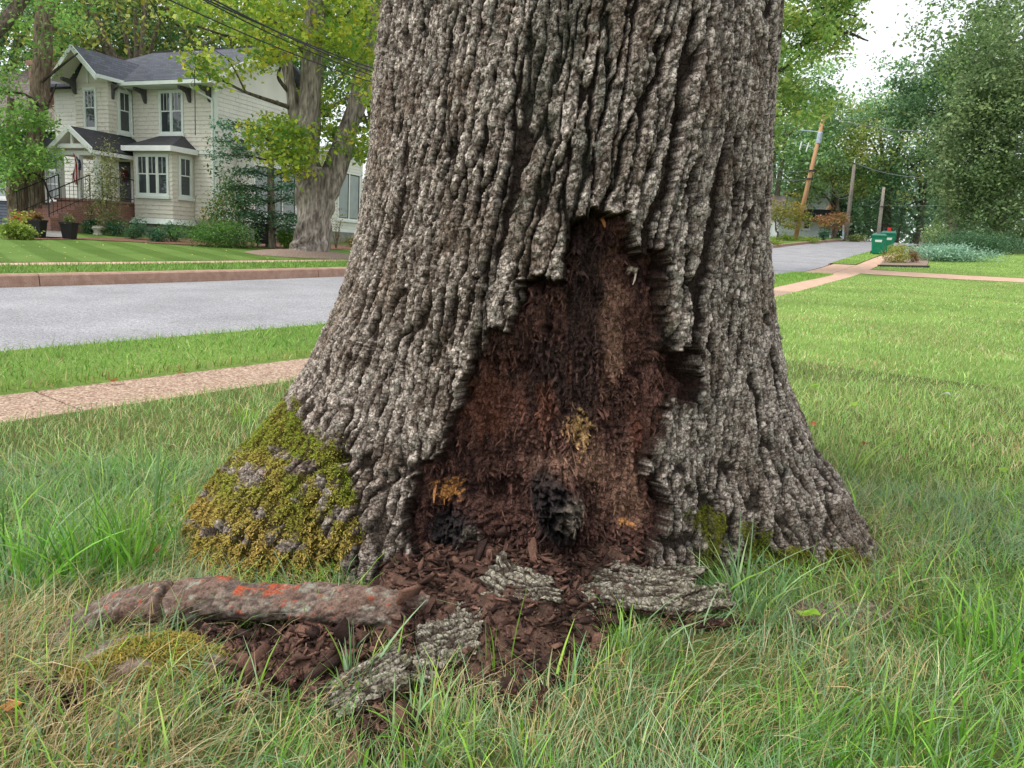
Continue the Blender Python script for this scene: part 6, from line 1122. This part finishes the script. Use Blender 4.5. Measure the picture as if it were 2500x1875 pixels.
tag(sheet('lawn', ([uwp(41.3, 4.95), uwp(41.1, -4), uwp(40.9, -14)], [uwp(66, 4.95), uwp(66, -4), uwp(66, -14)]), M['lawn'], 0.02), kind='structure')
P = []
for _ in range(24000):
    P.append(uwp(random.uniform(41.4, 60), random.uniform(-12, 4.9)))
P = np.array(P); P[:, 2] = G(P[:, 0], P[:, 1]) + 0.02; n = len(P); a_ = blades(P, rng.uniform(0.04, 0.09, n), rng.uniform(0.02, 0.03, n), rng.uniform(0, 6.28, n), rng.uniform(0.1, 1, n), rng.uniform(0, 0.5, n), pal(n, LAWN, [3, 3, 2, 2]), 1)
tag(mesh_np('grass', a_[0], a_[1], M['grass'], cols=a_[2]), 'pale lawn grass between driveway and clipped hedge', 'grass', kind='stuff')
shrub('barberry', 'yellow green rounded shrub at the corner of the mulch bed', 2190, 645, 62, 42, 1500, 0.10, [(160, 166, 70), (136, 150, 60), (186, 176, 90), (170, 130, 80)], [3, 3, 2, 1], 1101)
shrub('barberry', 'small reddish brown shrub between the yellow shrub and blue juniper', 2231, 644, 32, 30, 700, 0.09, [(150, 104, 72), (122, 96, 60), (128, 128, 70)], [3, 2, 2], 1102)
shrub('juniper', 'blue green creeping juniper in front of the clipped hedge', 2330, 640, 215, 34, 6000, 0.17, [(150, 186, 160), (168, 200, 176), (126, 164, 136)], [3, 3, 2], 1103, ncl=90, depth=0.35, narrow=0.35)
shrub('juniper', 'blue green juniper patch beside the pavement', 2245, 622, 80, 18, 1500, 0.13, [(146, 182, 148), (164, 194, 160), (124, 160, 124)], [3, 3, 2], 1104, ncl=40, depth=0.5, narrow=0.35)
shrub('clipped_hedge', 'dark clipped flat topped hedge behind the blue juniper', 2400, 622, 235, 50, 9000, 0.12, [(84, 118, 84), (100, 136, 98), (70, 102, 70)], [3, 3, 2], 1105, ncl=160, depth=0.3, narrow=0.6)
shrub('hydrangea', 'pale green flowering bush beneath the dark dense tree', 2303, 572, 76, 62, 1700, 0.16, [(150, 174, 110), (176, 192, 140), (120, 148, 88)], [3, 2, 3], 1106, d=67.0, ncl=34)
shrub('round_shrub', 'round dark green shrub near the far pole', 2013, 582, 34, 26, 700, 0.16, [(72, 112, 84), (90, 130, 98)], [1, 1], 1107, d=80)
shrub('round_shrub', 'low olive shrub beside the second pole', 2095, 588, 50, 18, 700, 0.18, [(130, 142, 80), (108, 124, 70)], [1, 1], 1108, d=86)
for k, (px_, w_, lab) in enumerate([(1880, 60, 'bright grassy clump on the far kerb side'), (1975, 70, 'bright grassy clump at the foot of the wooden pole'), (1920, 50, 'short grassy clump between the bright clumps')]): shrub('grass_clump', lab, px_, 598 - 5 * k, w_, 15, 700, 0.22, [(138, 164, 62), (118, 146, 56), (156, 176, 80)], [3, 3, 2], 1110 + k, narrow=0.2)
# green wheeled bins
gbin = mat_noise('green_plastic', lin((18, 108, 80)), lin((24, 124, 92)), 4, 0.45); blk = M['iron']
def bin_(px, pyb, ptop, wpx, label, d_, rz_):
    p = at(px, pyb, d_); p = np.array([p[0], p[1], float(G(p[0], p[1])) + 0.0]) if abs(float(G(p[0], p[1])) - p[2]) < 0.25 else p; k = d_ / 1875; h = (pyb - ptop) * k; r = wpx * k / 2; o = empty('wheeled_bin', p, rz_)
    mb = MB(); mb.hexa([(-r * .72, -r * .8, .05), (r * .72, -r * .8, .05), (r * .72, r * .8, .05), (-r * .72, r * .8, .05)], [(-r * .95, -r * 1.1, h * .86), (r * .95, -r * 1.1, h * .86), (r * .95, r * 1.1, h * .86), (-r * .95, r * 1.1, h * .86)]); bo = mb.build('body', gbin, o, bevel=0.025)
    mb = MB(); mb.box(-r, r, -r * 1.15, r * 1.15, h * .85, h * .89); mb.build('rim', gbin, bo, bevel=0.008)
    mb = MB(); mb.add([(-r * 1.02, -r * 1.2, h * .9), (r * 1.02, -r * 1.2, h * .9), (r * 1.02, r * 1.2, h * .9), (-r * 1.02, r * 1.2, h * .9), (-r * .8, -r * .9, h), (r * .8, -r * .9, h), (r * .8, r * .9, h), (-r * .8, r * .9, h)], [(0, 3, 2, 1), (4, 5, 6, 7), (0, 1, 5, 4), (1, 2, 6, 5), (2, 3, 7, 6), (3, 0, 4, 7)]); mb.build('lid', mat_noise('lid_plastic', lin((30, 96, 78)), lin((40, 110, 90)), 4, 0.3, spec=0.6), o, bevel=0.012)
    mb = MB(); mb.tube([(-r * .7, r * 1.35, h * .88), (r * .7, r * 1.35, h * .88)], [0.02, 0.02], 8); mb.build('handle', gbin, o)
    for sx in (-1, 1): mb = MB(); mb.tube([(sx * r * .8, r * .9, .13), (sx * r * 1.0, r * .9, .13)], [0.13, 0.13], 16); wh = mb.build('wheel', blk, o); mb = MB(); mb.tube([(sx * r * .99, r * .9, .13), (sx * r * 1.03, r * .9, .13)], [0.05, 0.05], 12); mb.build('hub', M['concrete_grey'], wh)
    mb = MB(); mb.hexa([(-r * .4, -r * .985, h * .56), (r * .42, -r * .985, h * .56), (r * .42, -r * .965, h * .56), (-r * .4, -r * .965, h * .56)], [(-r * .45, -r * 1.06, h * .7), (r * .5, -r * 1.06, h * .7), (r * .5, -r * 1.04, h * .7), (-r * .45, -r * 1.04, h * .7)]); mb.build('white_print', M['white'], o)
    tag(o, label, 'bin')
bin_(2142, 617, 573, 30, 'green wheeled bin in front with white print on its side', 58.5, -0.5); bin_(2163, 612, 566, 30, 'green wheeled bin standing behind the printed one', 61.0, -0.35)
p = at(2164, 570, 64.0); bx = empty('dark_box', p, -0.3); mb = MB(); mb.box(-.2, .2, -.2, .2, -1.2, .3); mb.build('casing', M['iron'], bx, bevel=0.02); mb = MB(); mb.box(-.22, .22, -.22, .22, .3, .42); mb.build('lid', M['iron'], bx); mb = MB(); mb.box(0.0, .24, -.26, -.225, .2, .42); mb.build('red_panel', mat_noise('red_paint', lin((190, 40, 40)), lin((206, 54, 50)), 4, 0.5), bx); tag(bx, 'dark box with a red corner behind the green bins', 'box')
# utility poles, transformer, wires
wood_p = mat_noise('new_pole_wood', lin((168, 126, 92)), lin((192, 152, 116)), 3, 0.85, 0.3, stretch=(6, 6, 0.5)); wood_g = mat_noise('grey_pole_wood', lin((112, 106, 98)), lin((142, 134, 124)), 3, 0.85, 0.3, stretch=(6, 6, 0.5)); galv = mat_noise('galvanised', lin((150, 164, 178)), lin((176, 188, 200)), 5, 0.5)
def pole(b, t_, r, mat, label, d_):
    B_ = at(b[0], b[1], d_); T_ = at(t_[0], t_[1], d_); o = empty('utility_pole', B_); mb = MB(); mb.tube([(T_ - B_) * -0.25, (T_ - B_) * 0.5, T_ - B_], [r * 1.15, r, r * 0.8], 14); mb.build('shaft', mat, o, smooth=True); tag(o, label, 'utility pole'); return o, B_, T_
po1, b1, t1 = pole((1941, 586), (2012, 281), 0.2, wood_p, 'orange brown leaning wooden pole carrying a transformer', 78)
def rel(px, py): return at(px, py, 78) - b1
mb = MB(); c_ = rel(2003, 322); e_ = rel(1998, 350); mb.tube([c_, c_ + (e_ - c_) * 0.1, e_], [0.17, 0.24, 0.24], 14); mb.build('transformer', galv, po1)
mb = MB(); mb.tube([rel(1955, 318), rel(1998, 322)], [0.05, 0.05], 8); mb.build('crossarm', galv, po1)
for q in ((1958, 344, 1952, 366), (1975, 348, 1968, 370)): mb = MB(); mb.tube([rel(q[0], q[1]), rel(q[2], q[3])], [0.07, 0.06], 8); mb.build('cutout', M['white'], po1)
mb = MB(); mb.tube([rel(1960, 352), rel(1985, 362)], [0.03, 0.03], 6); mb.build('bracket', galv, po1)
for q in (417, 437): a = rel(1980 - (q - 417) * 0.22, q); mb = MB(); mb.box(a[0] - .26, a[0] + .26, a[1] - .26, a[1] + .26, a[2] - .06, a[2] + .06); mb.build('band', M['dark_frame'], po1)
po2, b2, t2 = pole((2064, 588), (2086, 402), 0.2, wood_g, 'grey pole standing behind the round dark shrub', 88)
mb = MB(); a = at(2086, 398, 88) - b2; mb.tube([a, a + np.array([0, 0, 0.35])], [0.06, 0.04], 8); mb.build('insulator', M['white'], po2); mb = MB(); mb.tube([at(2060, 548, 87.6) - b2, at(2058, 584, 87.6) - b2], [0.1, 0.1], 8); mb.build('conduit', galv, po2)
po3, b3, t3 = pole((2143, 580), (2158, 457), 0.19, mat_noise('pale_pole_wood', lin((158, 150, 138)), lin((184, 176, 164)), 3, 0.85), 'pale pole rising behind the green bins', 95)
mb = MB(); a = at(2153, 505, 95) - b3; mb.box(a[0] - .2, a[0] + .2, a[1] - .2, a[1] + .2, a[2] - .05, a[2] + .05); mb.build('band', M['dark_frame'], po3)
po4, b4, t4 = pole((2190, 592), (2204, 520), 0.15, wood_g, 'short distant pole beyond the bins', 106)
mb = MB(); a = t4 - b4; mb.tube([a, a + np.array([0, 0, 0.3])], [0.05, 0.03], 6); mb.build('insulator', M['white'], po4)
gw = mat_noise('grey_wire', (0.12, 0.13, 0.13), (0.16, 0.17, 0.17), 8, 0.5)
cab((1880, 245, 66), (2012, 283, 78), 0.1, 0.03, 'top wire reaching the wooden pole from behind the oak', mat=gw); cab((2012, 283, 78), (2275, 322, 66), 0.3, 0.03, 'top wire running from the wooden pole over the street', mat=gw)
cab((1845, 397, 68), (1978, 417, 78), 0.35, 0.035, 'upper middle wire tied to the wooden pole', mat=gw); cab((1842, 420, 68), (1974, 436, 78), 0.4, 0.035, 'lower middle wire tied to the wooden pole', mat=gw)
cab((2087, 398, 88), (2255, 434, 78), 0.3, 0.03, 'wire from the grey pole top over the street', mat=gw); cab((2035, 462, 80), (2079, 466, 88), 0.5, 0.03, 'short slack wire at the grey pole', mat=gw); cab((2028, 468, 80), (2078, 476, 88), 0.5, 0.03, 'lower slack wire at the grey pole', mat=gw)
cab((2100, 480, 90), (2151, 484, 95), 0.9, 0.035, 'slack wire looping up to the pale pole', mat=gw); cab((2155, 500, 95), (2330, 500, 72), 0.1, 0.025, 'faint level wire crossing the dark dense tree', mat=gw)
# far white house behind the leaning pole
FH = at(1990, 566, 98); fh = empty('white_house', FH, math.radians(-30)); fh.scale = (1.17,) * 3; tag(fh, 'distant white house with chimney partly behind the wooden pole', 'house'); s = 84 / 1875
hw = mat_noise('far_white_wall', (0.60, 0.64, 0.64), (0.68, 0.71, 0.71), 1, 0.8)
mb = MB(); mb.box(-3.0, 0.7, 0, 5, -1, 3.4); mb.build('wall', hw, fh); mb = MB(); mb.prism([(-1.9, -0.02, 3.4), (0.1, -0.02, 3.4), (-0.9, -0.02, 4.3)], (0, 4, 0)); mb.build('gable_wall', hw, fh)
mb = MB(); mb.slab([(-0.9, -0.5, 4.55), (0.55, -0.5, 3.35), (0.55, 4.6, 3.35), (-0.9, 4.6, 4.55)], .12); mb.slab([(-3.1, -0.5, 3.6), (-0.9, -0.5, 4.55), (-0.9, 4.6, 4.55), (-3.1, 4.6, 3.6)], .12); mb.build('roof', M['roof'], fh)
mb = MB(); mb.add([(-1.2, -0.05, 2.0), (0.75, -0.05, 2.0), (2.1, -1.5, 0.75 + 0.2), (-1.6, -1.5, 0.95)], [(0, 1, 2, 3)]); mb.slab([(-1.6, -1.6, 1.0), (2.0, -1.6, 1.0), (1.2, 0, 2.2), (-1.2, 0, 2.2)], .1); mb.build('porch_roof', M['roof_dark'], fh)
mb = MB(); mb.box(0.3, 1.0, 0.3, 1.0, 0, 4.9); mb.build('chimney', hw, fh)
for (x0, z0) in ((-1.3, 2.6), (-1.2, 0.2), (-2.4, 2.2)): window(fh, 'x', -0.02, x0, x0 + 0.7, z0, z0 + 0.8, cols_=1, muntin_top=1, mat='white')
for x0 in (-1.4, 1.6): mb = MB(); mb.box(x0, x0 + .14, -1.5, -1.36, -1, .9); mb.build('porch_post', hw, fh)
GH = at(1872, 575, 86); gh = empty('pale_garage', GH, math.radians(-25)); gh.scale = (1.2,) * 3; tag(gh, 'pale garage with grey roof seen beside the oak trunk edge', 'garage'); mb = MB(); mb.box(-5, 0.9, 0, 5, -1, 2.0); mb.build('wall', hw, gh); mb = MB(); mb.slab([(-5.2, -0.4, 2.0), (1.2, -0.4, 2.0), (1.0, 2.6, 3.6), (-5.2, 2.6, 3.6)], .12); mb.build('roof', M['roof_brown'], gh); mb = MB(); mb.box(-1.6, 0.3, -0.06, -0.001, -0.6, 1.4); mb.build('garage_door', M['white'], gh)
ws = at(2285, 592, 70); wsl = empty('stone_wall', ws, math.radians(-35)); smat = mat_noise('grey_stone', lin((120, 116, 112)), lin((150, 146, 140)), 4, 0.9, 0.5)
for r_ in range(4):
    for c_ in range(6): mb = MB(); mb.box(-1.2 + c_ * 0.46 + (r_ % 2) * 0.2, -0.76 + c_ * 0.46 + (r_ % 2) * 0.2, 0, 0.4, -0.3 + r_ * 0.29, -0.02 + r_ * 0.29); mb.build('stone', smat, wsl, bevel=0.02)
tag(wsl, 'low grey stone wall below the pale flowering bush', 'wall')
# trees on the right
GR = [(134, 170, 90), (154, 186, 102), (112, 148, 78), (174, 192, 106)]; GR2 = [(134, 172, 122), (154, 188, 136), (116, 152, 106)]; OL = [(160, 172, 90), (178, 182, 98), (136, 156, 80)]; DK = [(108, 132, 86), (132, 154, 104), (84, 108, 68), (150, 168, 114)]  # paler distant greens carry haze in their colour
ot = empty('overhanging_tree', np.array([*at(1760, 600, 38)[:2], 0.0]) + np.array([0, 0, float(G(*at(1760, 600, 38)[:2]))])); A4 = lambda x, y, dd=0: at(x, y, 38 + dd)
limb_mesh(ot, 'trunk', [A4(1760, 620), A4(1770, 400), A4(1790, 150), A4(1800, -150)], [0.5, 0.42, 0.36, 0.25], BARKC, 90, n=24, m=14)
for k, pts in enumerate([[(1790, 250), (1880, 190), (1940, 140), (1985, 60), (2040, 10)], [(1785, 300), (1860, 210), (1915, 165), (1960, 130)], [(1795, 120), (1900, 60), (2000, 20), (2090, 40)], [(1790, 200), (1930, 120), (2050, 80), (2120, 100)], [(1780, 350), (1870, 300), (1930, 260)]]): limb_mesh(ot, 'branch', [A4(x, y, -0.3 * i) for i, (x, y) in enumerate(pts)], np.linspace(0.13, 0.03, len(pts)), [(70, 62, 54), (96, 86, 76)], 92 + k, n=16, m=8)
Cn = np.vstack([poly_pts([(1840, -20), (2110, -20), (2100, 70), (2060, 110), (1960, 150), (1900, 240), (1840, 260)], 100, 21, 35, 41), poly_pts([(1840, 230), (1930, 190), (1990, 220), (2060, 230), (2030, 270), (1900, 320), (1840, 420)], 46, 22, 35.5, 40), poly_pts([(1840, -20), (2110, -20), (2110, -260), (1840, -260)], 60, 23, 34, 42)])
crown_obj(ot, Cn, 19000, (0.33, 0.33, 0.18), 0.2, GR + [(160, 168, 84)], [4, 4, 3, 2, 2], 95, narrow=0.65); tag(ot, 'green tree reaching its boughs out from behind the oak trunk', 'tree')
tree('street_tree', 'green tree filling the gap behind the wooden pole', 1895, 575, 92, 1890, 330, 7.6, 8.8, 150, 15000, 0.42, GR2 + GR[:2], [3, 3, 2, 2, 2], 1201, tr=0.35, spread=(0.9, 0.9, 0.6))
tree('street_tree', 'olive tinted tree just right of the wooden pole', 2035, 580, 98, 2045, 400, 5.6, 6.2, 110, 8000, 0.36, OL + GR[:1], [3, 3, 2, 2], 1202, tr=0.3, spread=(0.8, 0.8, 0.5))
tree('street_tree', 'tall rounded tree with yellowing top above the bins', 2170, 590, 104, 2165, 370, 7.4, 8.6, 170, 18000, 0.4, GR2 + OL[:2], [3, 3, 2, 1, 1], 1203, tr=0.5, spread=(0.9, 0.9, 0.6), extra=poly_pts([(2110, 260), (2190, 235), (2260, 270), (2230, 320), (2120, 320)], 26, 31, 102, 106))
tree('street_tree', 'dark leaved tree deep down the street behind the bins', 2235, 590, 105, 2260, 460, 7.5, 7, 120, 8000, 0.42, [(110, 146, 108), (128, 162, 122)], [1, 1], 1204, tr=0.45, spread=(1, 1, 0.7))
tree('street_tree', 'haze tinted tree in the far distance behind the grey pole', 2080, 580, 120, 2080, 500, 8, 6, 100, 7000, 0.5, GR2, [3, 3, 2], 1205, tr=0.4, spread=(1.1, 1.1, 0.7))
tree('street_tree', 'haze tinted tree in the far distance behind the white house', 1900, 570, 115, 1900, 450, 9, 7, 110, 7000, 0.5, GR2, [3, 3, 2], 1206, tr=0.4, spread=(1.1, 1.1, 0.7))
tree('conifer', 'dark conifer beside the distant white house', 2030, 585, 100, 2030, 520, 2.6, 3.0, 90, 5000, 0.26, [(70, 94, 78), (86, 110, 92), (58, 80, 66)], [1, 1, 1], 1207, tr=0.15, spread=(0.4, 0.4, 0.16), narrow=0.35)
tree('japanese_maple', 'low spreading bronze green tree before the pale garage', 1895, 585, 76, 1900, 525, 2.6, 1.8, 60, 3600, 0.2, [(146, 144, 66), (124, 130, 60), (164, 136, 70)], [3, 3, 1], 1208, tr=0.08, spread=(0.35, 0.35, 0.14))
tree('japanese_maple', 'small copper red tree beside the distant conifer', 2032, 588, 84, 2034, 540, 1.6, 1.1, 40, 1800, 0.2, [(170, 128, 92), (150, 116, 78), (160, 140, 80)], [3, 2, 1], 1209, tr=0.06, spread=(0.25, 0.25, 0.1))
tree('dense_tree', 'dense dark grey green tree standing over the clipped hedge', 2430, 600, 70, 2460, 330, 5.4, 9.7, 340, 44000, 0.28, DK, [4, 3, 3, 2], 1210, tr=0.35, spread=(0.5, 0.5, 0.4), nlimb=9, shell=0.3, extra=np.vstack([poly_pts([(2300, 330), (2350, 200), (2500, 150), (2500, 590), (2350, 590), (2310, 500)], 170, 41, 66, 72)]))
tree('tall_tree', 'tall green tree arching above the dense dark tree', 2540, 590, 86, 2580, 70, 11.4, 12, 190, 20000, 0.4, [GR[2], GR[0], DK[0]] + DK[:2], [3, 3, 2, 2, 2], 1211, tr=0.5, spread=(1.05, 1.05, 0.65), extra=poly_pts([(2370, 20), (2470, 0), (2500, 200), (2330, 250), (2330, 120)], 60, 42, 82, 90))
tree('tall_tree', 'broad dark bough of a tree leaning over the street opening', 2330, 590, 90, 2310, 240, 5.2, 3.6, 90, 11000, 0.38, [(106, 142, 98), (124, 158, 114), (88, 120, 82)], [1, 1, 1], 1212, tr=0.4, spread=(0.64, 0.64, 0.36))
# a fallen leaf or two on pavement and lawn, weeds in the grass
def flat_leaf(px, py, size, cs_, label, seed, cat='leaf', nm='fallen_leaf', dz=0.02):
    p = hit(px, py); n = 9; m_ = 9; a, b_ = np.meshgrid(np.linspace(0, 1, n), np.linspace(-1, 1, m_), indexing='ij'); wd = np.sin(np.pi * np.clip(a, 0.02, 0.98)) ** 0.8 * 0.42; cup = 0.35 * b_ ** 2 * wd + 0.12 * np.sin(a * 5 + seed) + 0.05 * vn(a * 4, b_ * 3, seed)
    ang = seed * 1.7; x = (a - 0.5) * size; y = b_ * wd * size; V_ = np.stack([x * math.cos(ang) - y * math.sin(ang), x * math.sin(ang) + y * math.cos(ang), cup * size + 0.1 * size], -1).reshape(-1, 3)
    t = np.clip(0.5 + 0.6 * fbm(a * 5, b_ * 5, seed, 2), 0, 1).reshape(-1, 1); o = mesh_np(nm, V_, grid_faces(n, m_), M['leaf'], None, cols=lin(cs_[0]) * (1 - t) + lin(cs_[1]) * t, smooth=True); o.location = (p[0], p[1], float(G2(p[0], p[1])) + dz); tag(o, label, cat)
BRN = ((150, 88, 56), (176, 118, 80))
flat_leaf(276, 938, 0.09, BRN, 'curled orange brown leaf on the pavement by the verge edge', 1); flat_leaf(440, 916, 0.06, BRN, 'small brown leaf tucked under the verge grass', 2)
flat_leaf(28, 1768, 0.06, ((196, 128, 70), (222, 160, 100)), 'pale orange dead leaf in the straw grass', 3, dz=0.04); flat_leaf(1985, 1052, 0.05, ((176, 84, 50), (190, 100, 60)), 'orange leaf behind the right buttress', 4, dz=0.04); flat_leaf(380, 1370, 0.05, ((130, 72, 44), (150, 88, 56)), 'dark orange leaf at the foot of the mossy buttress', 5, dz=0.04)
flat_leaf(2110, 1105, 0.045, ((120, 66, 40), (136, 80, 50)), 'small dark brown leaf in the lawn behind the right buttress', 6, dz=0.05)
LG = ((128, 168, 50), (156, 190, 72))
for k, (px_, py_, s_, lab) in enumerate([(1965, 1555, 0.07, 'pair of rounded light green weed leaves before the right buttress'), (2310, 975, 0.07, 'light green weed leaf above the pale fallen leaf'), (1985, 962, 0.08, 'light green weed leaf close behind the right buttress'), (2080, 1010, 0.07, 'light green weed leaf among fine grass'), (2320, 845, 0.08, 'yellow green weed cluster far out in the lawn'), (2440, 1180, 0.06, 'rounded weed leaf in the coarse lawn tuft'), (2300, 1065, 0.06, 'yellowing weed leaf on the bleached turf')]):
    flat_leaf(px_, py_, s_, LG, lab, 20 + k, 'weed leaf', 'weed_leaf', 0.06)
flat_leaf(2305, 985, 0.08, ((170, 186, 170), (196, 208, 190)), 'pale upturned leaf lying on the lawn', 31, dz=0.06)

V_, F_, c = leaf_mesh(np.vstack([poly_pts([(1700, 470), (2700, 455), (2700, 625), (1700, 610)], 520, 51, 112, 150)]), 26000, (1.6, 1.6, 1.0), 0.75, [(130, 160, 126), (146, 174, 140), (116, 144, 112)], [1, 1, 1], 1300)  # leaf colours lightened to stand in for haze in the air
tag(mesh_np('far_wood', V_, F_, M['leaf'], None, cols=c), 'haze tinted green wood closing the far end of the street', 'wood', kind='stuff')
